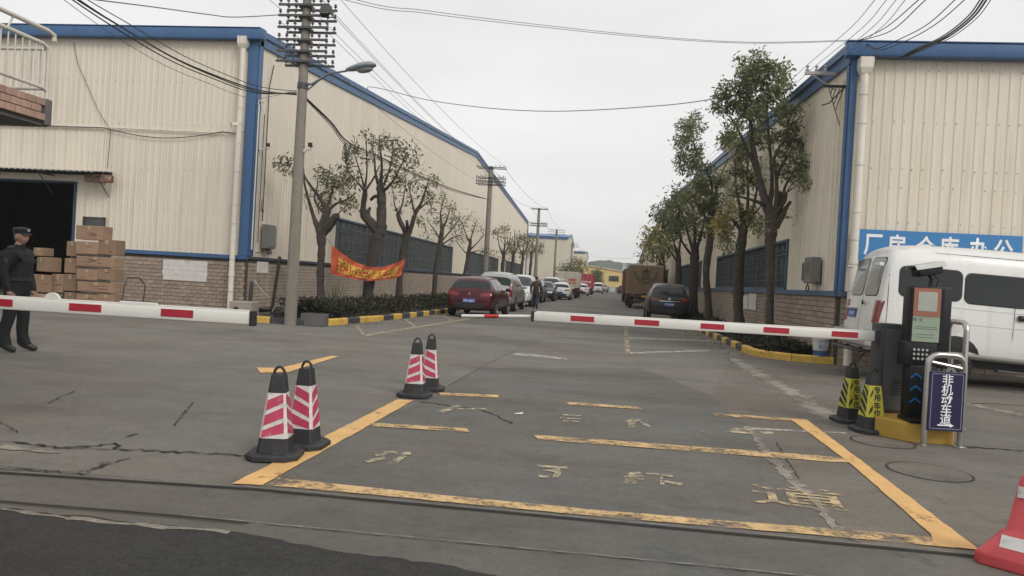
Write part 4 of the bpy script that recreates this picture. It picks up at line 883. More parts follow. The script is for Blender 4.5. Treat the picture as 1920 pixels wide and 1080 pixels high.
tree('street_tree', 'dark thick trunked tree directly right of the black car', YonX(1302, TR),
     [(1302, 600, .26), (1300, 560, .24), (1302, 500, .25), (1303, 470, .22), (1302, 455, .16)],
     [[(1300, 470, .10), (1290, 440, .06), (1280, 400, .03)], [(1302, 465, .10), (1303, 430, .06), (1300, 390, .03)], [(1304, 470, .10), (1315, 440, .06), (1322, 400, .03)], [(1298, 480, .08), (1280, 455, .05), (1268, 420, .02)]],
     [(1272, 360, 14, 16), (1290, 375, 20, 28), (1275, 395, 22, 32), (1300, 405, 20, 26), (1262, 410, 14, 16), (1285, 425, 20, 24), (1268, 440, 16, 18), (1305, 435, 16, 16), (1318, 420, 14, 12), (1255, 385, 10, 10)], LM_right, M_bark, 24, GRt, .17, 13, 1.0, 1.4, .02)
tree('street_tree', 'bushy tree above the brown box truck with light green tips', YonX(1275, TR),
     [(1278, 585, .22), (1274, 540, .2), (1272, 500, .2), (1272, 475, .14)],
     [[(1272, 485, .08), (1262, 450, .05), (1250, 410, .02)], [(1272, 480, .08), (1276, 440, .05), (1270, 400, .02)], [(1270, 490, .07), (1255, 468, .04), (1240, 440, .02)]],
     [(1240, 392, 12, 14), (1228, 398, 10, 10), (1250, 405, 16, 20), (1240, 425, 16, 20, .1), (1228, 440, 12, 12, .25), (1258, 435, 18, 20, .1), (1245, 455, 14, 14, .2), (1265, 460, 12, 10), (1262, 400, 12, 12)], LM_right, M_bark, 25, GRt, .2, 13, 1.0, 1.5, .03)
tree('street_tree', 'farther tree with yellow tips over the truck cab on the right', YonX(1245, TR),
     [(1250, 575, .2), (1247, 530, .2), (1245, 505, .15), (1244, 495, .1)],
     [[(1245, 505, .08), (1232, 480, .05), (1220, 460, .02)], [(1245, 502, .08), (1243, 475, .05), (1238, 455, .02)]],
     [(1215, 438, 9, 12, .7), (1222, 452, 12, 14, .6), (1212, 460, 9, 10, .6), (1235, 465, 14, 16), (1225, 475, 12, 12), (1250, 475, 12, 12), (1240, 488, 10, 10), (1210, 478, 8, 7)], LM_right, M_bark, 26, GRt, .26, 12, 1.0, 1.5, .05)
tree('street_tree', 'small far round tree just above the brown truck roof', 112, [(1222, 552, .2), (1222, 530, .18), (1222, 510, .1)], [[(1222, 515, .08), (1216, 500, .04)]], [(1222+random.uniform(-16, 16), random.uniform(482, 505), 7, 10) for _ in range(12)], LM_right, M_bark, 27, GRt, .34, 10, 1.0, 2, .02)

# ============================================================ hedges
def hedge(name, label, poly_at, n, h0, h1, seed, leaf=.06):
    rnd = np.random.default_rng(seed); rr = random.Random(seed); P = []
    for i in range(n):
        x, y, e = poly_at(rr); hh = h0+(h1-h0)*(.5+.5*math.sin(x*3.1+y*1.3)*math.sin(y*2.3-x))*e; z = .08+hh*(rr.random()**.55); P.append((x+rr.gauss(0, .02), y, z))
    P = np.array(P); D_ = rnd.normal(size=(n, 3))+np.array([0, 0, .5])[None]; V, Fq = leaves(P, D_, leaf, rnd, .55)
    tone = np.clip(rnd.normal(.4, .28, n), 0, 1); T = np.stack([tone, (rnd.random(n) < .05)*.6, np.zeros(n), np.ones(n)], 1)
    o = put(name, arr_mesh(name, V, Fq, LM_hedge, np.repeat(T, 4, axis=0))); tag(o, label, 'hedge', kind='stuff'); return o
LM_hedge = leaf_mat('leaf_hedge', (.016, .017, .011), (.052, .054, .030), (.12, .10, .045))
def left_bed(rr):
    y = 18.75+(rr.random()**1.6)*36; xk = -6.95+(y-18.9)*.084 if y < 28.5 else -6.08
    x = xk-.22-rr.random()**1.3*(2.3 if y > 20.2 else .95); return x, y, min(1, (xk-.15-x)/.4)
hedge('hedge', 'low dark clipped hedge in the left planting bed', left_bed, 30000, .36, .56, 3, .075)
def right_bed(rr):
    y = 17.6+(rr.random()**1.7)*28; return 3.72+rr.random()*1.35+(.35 if y < 18.4 else 0)*rr.random(), y, .8
hedge('ground_cover', 'low dark ground cover in the right planting bed', right_bed, 15000, .10, .34, 4, .07)
# fallen leaves
def fallen(seed, n, fn, label):
    rnd = np.random.default_rng(seed); rr = random.Random(seed); P = np.array([fn(rr) for _ in range(n)]); D_ = rnd.normal(size=(n, 3)); D_[:, 2] *= .1
    V, Fq = leaves(P, D_, .07, rnd, .5); V[:, 2] = np.maximum(V[:, 2], .012); T = np.stack([rnd.random(n), (rnd.random(n) < .6)*.7, np.zeros(n), np.ones(n)], 1)
    o = put('fallen_leaves', arr_mesh('fallen_leaves', V, Fq, LM_left, np.repeat(T, 4, axis=0))); tag(o, label, 'leaves', kind='stuff')
fallen(5, 260, lambda rr: (-6.9+abs(rr.gauss(0, .5))+.02, rr.uniform(18.5, 30), .02), 'dry fallen leaves along the left kerb')
fallen(6, 220, lambda rr: (3.42-abs(rr.gauss(0, .45)), rr.uniform(17.5, 30), .02), 'dry fallen leaves along the right kerb')

# ============================================================ utility poles
M_pole = mat('pole_concrete', (.215, .195, .165), .85, var=.12, scale=5, bump=.3, streak=.25)
M_arm = mat('arm_steel', (.075, .075, .078), .6, var=.2)
M_ins = mat('insulator', (.10, .09, .09), .3, var=.2)
def pole(label, x, y, h, arms, r0=.15, r1=.10, double=True, hl=.65, ins=True):
    t = thing('utility_pole', label, 'utility pole', (x, y, 0), 0, 'concrete utility poles down the left side')
    mb = MB(); mb.tube([(0, 0, 0), (0, 0, h*.33), (0, 0, h*.66), (0, 0, h)], [r0, r0-(r0-r1)*.33, r0-(r0-r1)*.66, r1], 18); mb.build('post', M_pole, t, True)
    for k, z in enumerate(arms):
        mb = MB()
        for sgn in ((-1, 1) if double else (-1,)):
            yy = sgn*(r1+.06); zz = z-(0.03 if sgn > 0 else 0)
            mb.bx(-hl-(.02 if sgn < 0 else -.08), hl+(.0 if sgn < 0 else .09), yy-.026, yy+.026, zz-.026, zz+.026)
        mb.bx(-.16, .16, -r1-.03, r1+.03, z-.05, z+.02)
        a = mb.build('crossarm', M_arm, t)
        if ins:
            for sgn in ((-1, 1) if double else (-1,)):
                for xx in (-.62, -.42, -.22, .24, .43, .62):
                    if sgn > 0 and abs(xx) < .3: continue
                    q = MB(); xx2 = xx*hl/.65+(.07 if sgn > 0 else 0); q.lathe([(.012, 0), (.012, .035), (.04, .045), (.045, .065), (.022, .08), (.036, .10), (.036, .115), (.014, .13)], (xx2, sgn*(r1+.06), z+.033-(.03 if sgn > 0 else 0)), 8); q.build('insulator', M_ins, a, True)
    return t
P1 = (-7.82, 18.15)
zz = [PY(570, p, P1[1]).z for p in (13, 33, 55, 78, 99, 118)]
up = pole('nearest concrete utility pole with six double crossarms, street lamp and floodlight', P1[0], P1[1], 9.2, [8.37+.0, *zz], .155, .10)
# lamp bracket clamp and stains
mb = MB(); mb.lathe([(.130, 5.98), (.135, 6.0), (.135, 6.12), (.130, 6.14)], n=16); mb.build('band', M_dkmetal, up)
lamp = thing('street_lamp', 'grey cobra head street lamp on the nearest utility pole', 'street lamp', (P1[0], P1[1], 6.1))
a = PY(585, 158, P1[1]-.1)-Vector((P1[0], P1[1], 6.1)); b = PY(650, 133, P1[1]-.5)-Vector((P1[0], P1[1], 6.1))
mb = MB(); mb.tube([(0.08, 0, .02), a, a.lerp(b, .5)+Vector((0, 0, .10)), b], [.035, .032, .028, .026], 8); mb.tube([(0.08, 0, -.18), a.lerp(b, .15)+Vector((0, 0, .0))], .018, 6); mb.build('arm', mat('lamp_arm', (.19, .21, .24), .45, metal=.3), lamp, True)
d = (PY(704, 122, P1[1]-.8)-PY(650, 133, P1[1]-.5)); ux = d.normalized(); 
hd = MB(); n = 14
secs = [(0, .05, .04), (.08, .075, .06), (.3, .12, .085), (.55, .155, .11), (.8, .15, .10), (.95, .10, .06), (1.0, .03, .02)]
side = ux.cross(Vector((0, 0, 1))).normalized(); upv = side.cross(ux); o0 = len(hd.v)
for f, w, h in secs:
    c = b+d*f+Vector((0, 0, .02))
    for j in range(n): q = 2*math.pi*j/n; hd.v.append(tuple(c+side*w*math.cos(q)+upv*h*(math.sin(q) if math.sin(q) > 0 else .75*math.sin(q))))
for i in range(len(secs)-1):
    for j in range(n): hd.f.append((i*n+j, i*n+(j+1) % n, (i+1)*n+(j+1) % n, (i+1)*n+j)); hd.mi.append(0)
hd.f.append(tuple(range(n))); hd.mi.append(0); hd.f.append(tuple(range((len(secs)-1)*n, len(secs)*n))); hd.mi.append(0)
hd.build('head', mat('lamp_head', (.24, .28, .32), .4, var=.08), lamp, True)
mb = MB(); c = b+d*.64-upv*.055; n2 = 14
for k, (s_, dz) in enumerate(((1, 0), (.92, -.035), (.6, -.065), (0.05, -.075))):
    for j in range(n2): q = 2*math.pi*j/n2; mb.v.append(tuple(c+ux*.24*s_*math.cos(q)+side*.12*s_*math.sin(q)+upv*dz))
for i in range(3):
    for j in range(n2): mb.f.append((i*n2+j, i*n2+(j+1) % n2, (i+1)*n2+(j+1) % n2, (i+1)*n2+j)); mb.mi.append(0)
mb.build('lens', mat('lamp_lens', (.30, .31, .31), .25), lamp, True)
fl = thing('floodlight', 'square floodlight mounted on the crossarms of the nearest pole', 'floodlight', (P1[0]+.62, P1[1]-.2, 7.86))
mb = MB(); rt = Matrix.Rotation(R(-25), 3, 'X'); mb.cbox((0, -.1, .02), (.27, .10, .24), .015, rot=rt); mb.build('housing', M_dkmetal, fl); mb = MB(); mb.cbox((0, -.152, .0), (.21, .01, .17), .003, rot=rt); mb.build('glass', mat('flood_glass', (.32, .31, .28), .2), fl); mb = MB(); mb.bx(-.15, -.135, -.1, .05, -.1, .06); mb.bx(.135, .15, -.1, .05, -.1, .06); mb.bx(-.15, .15, .02, .05, -.12, -.1); mb.build('bracket', M_arm, fl)
FP = []
for k, (px, top, lab, arms) in enumerate(((921, 312, 'second utility pole along the left side, beside the slim leaning tree', (.10, .78, 1.02, 1.22)), (1011, 390, 'third utility pole, rising behind the walking man', (.12, 1.75, 2.0)), (1044, 430, 'fourth utility pole, above the white container truck', (.12, .45, .8)), (1073, 456, 'fifth utility pole, above the red container', (.12, .5, .8)), (1087, 470, 'sixth utility pole, smallest at the end of the line', (.12, .5, .8)))):
    Y = (50, 84, 118, 152, 186)[k]; c = PY(px, top, Y); 
    FP.append((c.x, Y, c.z)); pole(lab, c.x, Y, c.z, [c.z-a_ for a_ in arms], .19 if k == 0 else .2, .15, k < 2, .95 if k < 2 else 1.3, True)

# ============================================================ overhead wires
M_wire = mat('wire_grey', (.12, .12, .125), .6); M_wireb = mat('wire_black', (.02, .02, .02), .6)
def wire(pts, r_, m, label, group=None, sag=0.0, n=14):
    pts = [Vector(p) for p in pts]; out = []
    if len(pts) == 2:
        for k in range(n+1): u = k/n; out.append(pts[0].lerp(pts[1], u)-Vector((0, 0, 4*sag*u*(1-u))))
    else:
        for i in range(len(pts)-1):
            p0, p1, p2, p3 = pts[max(i-1, 0)], pts[i], pts[i+1], pts[min(i+2, len(pts)-1)]
            for j in range(8):
                u = j/8; out.append(.5*((2*p1)+(-p0+p2)*u+(2*p0-5*p1+4*p2-p3)*u*u+(-p0+3*p1-3*p2+p3)*u**3))
        out.append(pts[-1])
    mb = MB(); b = out[0]; mb.tube([p-b for p in out], r_, 5); o = mb.build('overhead_wire', m, None, True, loc=b); tag(o, label, 'wire', group); return o
ax = lambda x, k: Vector((P1[0]+x, P1[1]-.16, ([8.37]+zz)[k]+.15))
# pole to pole
for k, (x, a_) in enumerate(((-.62, 0), (-.42, 0), (.62, 0), (.43, 1), (.62, 2), (-.62, 3))):
    q = FP[0]; wire([ax(x, a_), (q[0]+x*1.45, q[1], q[2]-(.0, .0, 0, .68, .92, 1.1)[k]+.1)], .007, M_wire, 'thin grey wire running from the nearest pole to the second pole', 'wires between the first two poles', .35)
for i in range(len(FP)-1):
    for x in (-.85, .85):
        wire([(FP[i][0]+x, FP[i][1], FP[i][2]+.02), (FP[i+1][0]+x, FP[i+1][1], FP[i+1][2]+.02)], .012, M_wire, 'thin wire between far utility poles', 'wires between the far poles', .5, 8)
# pole to behind the camera
for k, (x, a_) in enumerate(((-.62, 0), (-.42, 0), (-.22, 1), (.24, 1), (-.62, 2))):
    wire([ax(x, a_), (P1[0]+x-.6, -14, 8.6+.12*k)], .006, M_wire, 'thin wire running from the nearest pole out over the top left corner', 'wires over the top left corner', .3)
# heavy black bundle to the left
pb = Vector((P1[0]-.1, P1[1]-.12, PY(560, 180, P1[1]).z))
for k, (dx, dy, m, r_) in enumerate(((0, 0, M_wireb, .017), (6, 4, M_wireb, .013), (-5, 6, M_wireb, .012), (14, -6, M_wireb, .009), (-14, 16, M_wire, .006))):
    wire([pb+Vector((0, 0, .03*k)), PY(480+dx*.4, 168+dy, 17.2), PY(395+dx*.7, 138+dy, 15.8), PY(320+dx, 105+dy, 14.5), PY(230+dx, 52+dy, 12.6), PY(140+dx, -4+dy*.5, 10.8), PY(20+dx, -90, 8.6)], r_, m, 'drooping black cable bundle crossing the left warehouse front to the nearest pole', 'black cable bundle on the left')
wire([Vector((P1[0]-.62, P1[1]-.2, PY(520, 33, P1[1]).z)), PY(440, 32, 17), PY(390, 27, 16.2), PY(280, 12, 14.2), PY(140, -6, 11.5), PY(0, -30, 9.5)], .012, M_wire, 'single grey cable from the second crossarm towards the top left', None)
# cable from pole down to second pole
for k in range(3):
    c = [pb+Vector((.15, .1, -.02*k)), PX(620, 228+k*4, P1[0]), PX(655, 268+k*5, P1[0]), PX(720, 298+k*3, P1[0]), PX(800, 335+k*2, P1[0]), PX(860, 358+k*2, P1[0]), (FP[0][0], FP[0][1]-.2, PX(917, 372, P1[0]).z)]
    wire(c, (.022, .014, .01)[k], M_wireb, 'black service cable sagging from the nearest pole past the tree tops', 'black service cables to the second pole')
# coil hanging at the cable
cl = MB(); c0 = PX(650, 268, P1[0])
for k in range(7): 
    a0 = k*.9; cl.tube([c0+Vector((.03*math.sin(a0+t*.7)+.02*k-.06, .18*math.cos(t*.7+a0)*.8, -.28-.05*(k % 3)+.26*math.sin(t*.7))) for t in range(10)], .008, 4)
b_ = c0.copy(); o = cl.build('cable_coil', M_wireb, None, True, org=b_, loc=b_); tag(o, 'tangled coil of black cable hanging left of the thick tree top', 'cable')
# wires across the street
e = Vector((RX+.05, RY-.1, R_EAVE+.2))
for k, dz in enumerate((0, .10)):
    wire([Vector((-9.5, 11.5, 7.2+dz)), PY(640, -2-k*6, 12.6), PY(800, 25-k*5, 14), PY(1000, 49-k*4, 15), PY(1200, 69-k*3, 16), PY(1400, 81-k*2, 16.5), e+Vector((0, 0, dz*.2))], .006, M_wire, 'thin wire spanning high across the street to the right warehouse corner', 'high wires across the street')
wire([(LX+.1, 36.0, l_top(36.0)-.1), PY(690, 163, 35), PY(800, 187, 33), PY(900, 201, 31.5), PY(1000, 208, 30), PY(1100, 207, 29), PY(1250, 197, 27), PY(1340, 185, 26), PY(1430, 168, 25), (RX-.05, 24.2, PX(1475, 160, RX).z)], .016, M_wire, 'thicker grey cable sagging across the street below the high wires', None)
wire([(FP[3][0]+1, 152, FP[3][2]-.5), PY(1120, 482, 150), PY(1180, 484, 140), (4.6, 120, 7.0)], .02, M_wire, 'far wire crossing the street end above the yellow building', None)
# right corner wires
for k, (x, px) in enumerate(((-.7, 1640), (-.5, 1662), (-.3, 1680), (-.12, 1697))):
    wire([(RX+x, RY+.93, 6.78), PY(px-45, 52, 14.5), PY(px, 0, 12), PY(px+60, -70, 9.6)], .006, M_wire, 'thin wire from the corner bracket fanning out over the top right', 'wires fanning out over the right warehouse corner')
    wire([(RX+x, RY+.93, 6.78), (RX+x, 40, 7.7), (RX+x, 60, 8.3)], .006, M_wire, 'thin wire running along the right warehouse eaves behind the trees', 'wires along the right eaves')
for k, (px, mid) in enumerate(((1722, (1660, 52)), (1735, (1670, 58)))):
    wire([e, PY(mid[0], mid[1], 14.6), PY(px, 0, 12), PY(px+70, -60, 9.5)], .009, M_wireb, 'dark wire rising steeply from the right warehouse corner', 'steep dark wires at the right corner')
for k, pts in enumerate(([(1640, 92), (1690, 72), (1740, 45), (1790, 0), (1830, -40)], [(1650, 93), (1700, 76), (1755, 45), (1808, 0), (1850, -40)])):
    wire([e+Vector((.15, 0, -.02))]+[PY(x, y, 16-1.0*i) for i, (x, y) in enumerate(pts)], .009, M_wireb, 'dark drooping wire rising from the right fascia', 'drooping dark wires at the right fascia')
for k, (dx, r_) in enumerate(((0, .016), (6, .016), (-6, .012), (14, .008))):
    wire([PY(1640, 104, RY-.35), PY(1680, 110, RY-.45), PY(1722+dx, 92, 16), PY(1770+dx, 70, 15), PY(1815+dx, 36, 13.8), PY(1842+dx, 2, 12.8), PY(1870+dx, -50, 11.5)], r_, M_wireb, 'black cable bundle looping under the right fascia and out of the top', 'black cable bundle on the right')
# ============================================================ vehicles
def car_paint(name, col, metal=.35): return mat(name, col, .32, metal=metal, var=.05, scale=2, coat=.35, spec=.4, dirt=(tuple(x*.75+.02 for x in col), 3, .66))
M_cglass = mat('car_glass', (.014, .017, .018), .08, var=.2, spec=.45)
M_tyre = mat('tyre', (.016, .016, .016), .85, var=.2); M_rim = mat('alloy', (.32, .32, .32), .35, metal=.8, var=.1)
M_tail = mat('tail_lamp', (.20, .012, .016), .22, var=.25, scale=14, coat=.6); M_head = mat('head_lamp', (.45, .46, .46), .1, var=.2, coat=.8)
M_plate = mat('plate_blue', (.03, .10, .36), .4); M_platew = mat('plate_white', (.75, .76, .78), .4); M_chrome = mat('chrome', (.62, .62, .62), .15, metal=1, var=.03)
M_plastic = mat('black_plastic', (.022, .022, .023), .55, var=.15); M_seam = mat('seam', (.03, .03, .03), .7)
def lerp(a, b, t): return a+(b-a)*t
def pl(prof, x):
    for (xa, za), (xb, zb) in zip(prof[:-1], prof[1:]):
        if x <= xb: return lerp(za, zb, (x-xa)/(xb-xa) if xb > xa else 0)
    return prof[-1][1]
SPEC = {
 'hatch': dict(L=4.25, W=1.80, H=1.52, zb=.24, belt=[(0, .98), (3.3, .94), (4.25, .7)], roofw=.70, wheels=(.78, 3.42), wr=.325,
   top=[(0, .62), (.05, .92), (.13, 1.02), (.50, 1.38), (.66, 1.47), (1.30, 1.52), (1.39, 1.52), (2.10, 1.51), (2.19, 1.50), (2.60, 1.43), (2.85, 1.28), (3.30, 1.00), (3.95, .88), (4.18, .72), (4.25, .55)],
   tg=[(.13, .50), (2.60, 2.85), (2.85, 3.30)], sg=[(.66, 1.30), (1.39, 2.10), (2.19, 2.60), (2.60, 2.85)]),
 'suv': dict(L=4.7, W=1.88, H=1.70, zb=.28, belt=[(0, 1.10), (3.6, 1.05), (4.7, .8)], roofw=.70, wheels=(.88, 3.75), wr=.37,
   top=[(0, .70), (.04, 1.05), (.12, 1.16), (.52, 1.55), (.72, 1.65), (1.35, 1.70), (1.45, 1.70), (2.25, 1.69), (2.35, 1.68), (2.75, 1.60), (3.05, 1.42), (3.55, 1.12), (4.35, 1.0), (4.62, .82), (4.7, .6)],
   tg=[(.12, .52), (2.75, 3.05), (3.05, 3.55)], sg=[(.72, 1.35), (1.45, 2.25), (2.35, 2.75), (2.75, 3.05)]),
 'mpv': dict(L=4.95, W=1.86, H=1.80, zb=.26, belt=[(0, 1.06), (4.0, 1.02), (4.95, .8)], roofw=.78, wheels=(.88, 3.95), wr=.33,
   top=[(0, .62), (.03, 1.02), (.09, 1.12), (.26, 1.62), (.42, 1.74), (1.15, 1.80), (1.27, 1.80), (2.2, 1.80), (2.32, 1.79), (3.05, 1.72), (3.4, 1.52), (4.05, 1.12), (4.6, .98), (4.88, .78), (4.95, .55)],
   tg=[(.09, .26), (3.05, 3.4), (3.4, 4.05)], sg=[(.42, 1.15), (1.27, 2.2), (2.32, 3.05), (3.05, 3.4)]),
 'minivan': dict(L=4.5, W=1.72, H=1.90, zb=.26, belt=[(0, 1.08), (3.9, 1.05), (4.5, .85)], roofw=.82, wheels=(.8, 3.5), wr=.30,
   top=[(0, .62), (.03, 1.02), (.07, 1.14), (.2, 1.72), (.34, 1.85), (1.15, 1.90), (1.25, 1.90), (2.2, 1.90), (2.3, 1.89), (3.05, 1.82), (3.4, 1.60), (3.95, 1.15), (4.2, 1.02), (4.45, .8), (4.5, .55)],
   tg=[(.07, .2), (3.05, 3.4), (3.4, 3.95)], sg=[(.34, 1.15), (1.25, 2.2), (2.3, 3.05), (3.05, 3.4)]),
}
def subdiv(me, lv):
    ob = bpy.data.objects.new('tmp', me); COL.objects.link(ob); m = ob.modifiers.new('s', 'SUBSURF'); m.levels = lv; m.render_levels = lv
    dg = bpy.context.evaluated_depsgraph_get(); out = bpy.data.meshes.new_from_object(ob.evaluated_get(dg)); bpy.data.objects.remove(ob); return out
def loft_mesh(sp, ring, lv=2):
    st = sorted(set([x for x, _ in sp['top']])); rings = []
    for x in st: rings.append(ring(x))
    M_ = len(rings[0]); V = []
    for x, rg in zip(st, rings):
        for (y, z) in rg: V.append((x, y, z))
        for (y, z) in rg[1:-1][::-1]: V.append((x, -y, z))
    N = 2*M_-2; fs = []; mi = []
    for i in range(len(st)-1):
        for j in range(N):
            fs.append((i*N+j, i*N+(j+1) % N, (i+1)*N+(j+1) % N, (i+1)*N+j)); seg = j if j < M_-1 else N-1-j
            k = 0; iv = (st[i], st[i+1])
            if seg in sp.get('topseg', (6, 7)) and any(abs(a-iv[0]) < 1e-6 and abs(b-iv[1]) < 1e-6 for a, b in sp['tg']): k = 1
            if seg == sp.get('sideseg', 5) and any(abs(a-iv[0]) < 1e-6 and abs(b-iv[1]) < 1e-6 for a, b in sp['sg']): k = 1
            mi.append(k)
    for i, fl in ((0, False), (len(st)-1, True)):
        for j in range(M_-1):
            a, b = j, j+1; a2, b2 = (N-j) % N, (N-j-1) % N
            q = [i*N+a, i*N+b, i*N+b2, i*N+a2]; q2 = []
            [q2.append(v) for v in q if v not in q2]
            if len(q2) > 2: fs.append(tuple(q2)); mi.append(0)
    me = bpy.data.meshes.new('shell'); me.from_pydata(V, [], fs); me.polygons.foreach_set('material_index', mi)
    for _ in range(2): me.materials.append(M_seam)
    bm = bmesh.new(); bm.from_mesh(me); bmesh.ops.recalc_face_normals(bm, faces=bm.faces[:]); bm.to_mesh(me); bm.free()
    return subdiv(me, lv)
def split_glass(me):
    """-> list of (material index, verts, faces) islands; island per pane"""
    vs = [v.co.copy() for v in me.vertices]; groups = []
    for k in (0, 1):
        polys = [p for p in me.polygons if p.material_index == k]; par = {}
        def find(a):
            while par[a] != a: par[a] = par[par[a]]; a = par[a]
            return a
        for p in polys:
            for v in p.vertices: par.setdefault(v, v)
            r0 = find(p.vertices[0])
            for v in p.vertices[1:]: par[find(v)] = r0
        isl = {}
        for p in polys: isl.setdefault(find(p.vertices[0]), []).append(p)
        for ps in isl.values():
            idx = {}; V = []; Fs = []
            for p in ps:
                f = []
                for v in p.vertices:
                    if v not in idx: idx[v] = len(V); V.append(vs[v])
                    f.append(idx[v])
                Fs.append(f)
            groups.append((k, V, Fs))
    return groups
class Proj:
    def __init__(s, me):
        bm = bmesh.new(); bm.from_mesh(me); s.t = BVHTree.FromBMesh(bm); bm.free()
    def pt(s, side, u, v, off):
        o, d = {'rear': ((-9, u, v), (1, 0, 0)), 'front': ((19, u, v), (-1, 0, 0)), 'left': ((u, 9, v), (0, -1, 0)), 'right': ((u, -9, v), (0, 1, 0)), 'top': ((u, v, 9), (0, 0, -1))}[side]
        h = s.t.ray_cast(Vector(o), Vector(d))
        if h[0] is None: return None
        return h[0]-Vector(d)*off
    def decal(s, side, poly, off=.006, levels=3, dens=4):
        """outline (u,v) polygon draped on the surface"""
        pts = []
        for a, b in zip(poly, poly[1:]+poly[:1]):
            for k in range(dens): pts.append((lerp(a[0], b[0], k/dens), lerp(a[1], b[1], k/dens)))
        cx = sum(p[0] for p in pts)/len(pts); cy = sum(p[1] for p in pts)/len(pts); n = len(pts); V = []; last = None
        for l_ in range(levels):
            f = 1-l_/levels
            for p in pts:
                q = s.pt(side, cx+(p[0]-cx)*f, cy+(p[1]-cy)*f, off)
                if q is None: q = last or Vector((0, 0, 0))
                last = q; V.append(q)
        q = s.pt(side, cx, cy, off) or last; V.append(q); fs = []
        for l_ in range(levels-1):
            for i in range(n): fs.append((l_*n+i, l_*n+(i+1) % n, (l_+1)*n+(i+1) % n, (l_+1)*n+i))
        for i in range(n): fs.append(((levels-1)*n+i, (levels-1)*n+(i+1) % n, levels*n))
        # skirt edge into the body
        dv = {'rear': Vector((1, 0, 0)), 'front': Vector((-1, 0, 0)), 'left': Vector((0, -1, 0)), 'right': Vector((0, 1, 0)), 'top': Vector((0, 0, -1))}[side]
        o = len(V); V += [V[i]+dv*(off+.004) for i in range(n)]; fs += [(i, (i+1) % n, o+(i+1) % n, o+i) for i in range(n)]
        mb = MB(); mb.add(V, fs); return mb
def rrect(x0, x1, y0, y1, r=.06, n=4):
    out = []
    for cx, cy, a0 in ((x1-r, y1-r, 0), (x0+r, y1-r, 90), (x0+r, y0+r, 180), (x1-r, y0+r, 270)):
        for k in range(n+1): a = R(a0+90*k/n); out.append((cx+r*math.cos(a), cy+r*math.sin(a)))
    return out
def wheel(t, x, y, r_, w=.21, side=1, simple=False):
    """axis along y; side = +1 when the outer face looks to +y"""
    wt = MB(); yo = y; prof = [(r_*.62, -w/2), (r_*.9, -w/2), (r_*.99, -w/2+.03), (r_, 0), (r_*.99, w/2-.03), (r_*.9, w/2), (r_*.62, w/2)]
    wt.lathe(prof, (x, yo, r_), 24, axis='Y'); o = wt.build('wheel', M_tyre, t, True)
    q = MB(); ys = side*(w/2+.004)
    q.lathe([(r_*.64, side*w*.2), (r_*.64, ys), (r_*.60, ys+side*.006), (r_*.56, ys-side*.03), (r_*.14, ys-side*.02), (r_*.12, ys)], (x, yo, r_), 20, axis='Y')
    for k in range(5):
        a = 2*math.pi*k/5+.3; c = Vector((x+math.cos(a)*r_*.36, yo+ys-side*.008, r_+math.sin(a)*r_*.36)); q.box(c, (r_*.52, .02, r_*.13), 0, Matrix.Rotation(-a, 3, 'Y'))
    q.build('rim', M_rim, o, True)
CARMESH = {}
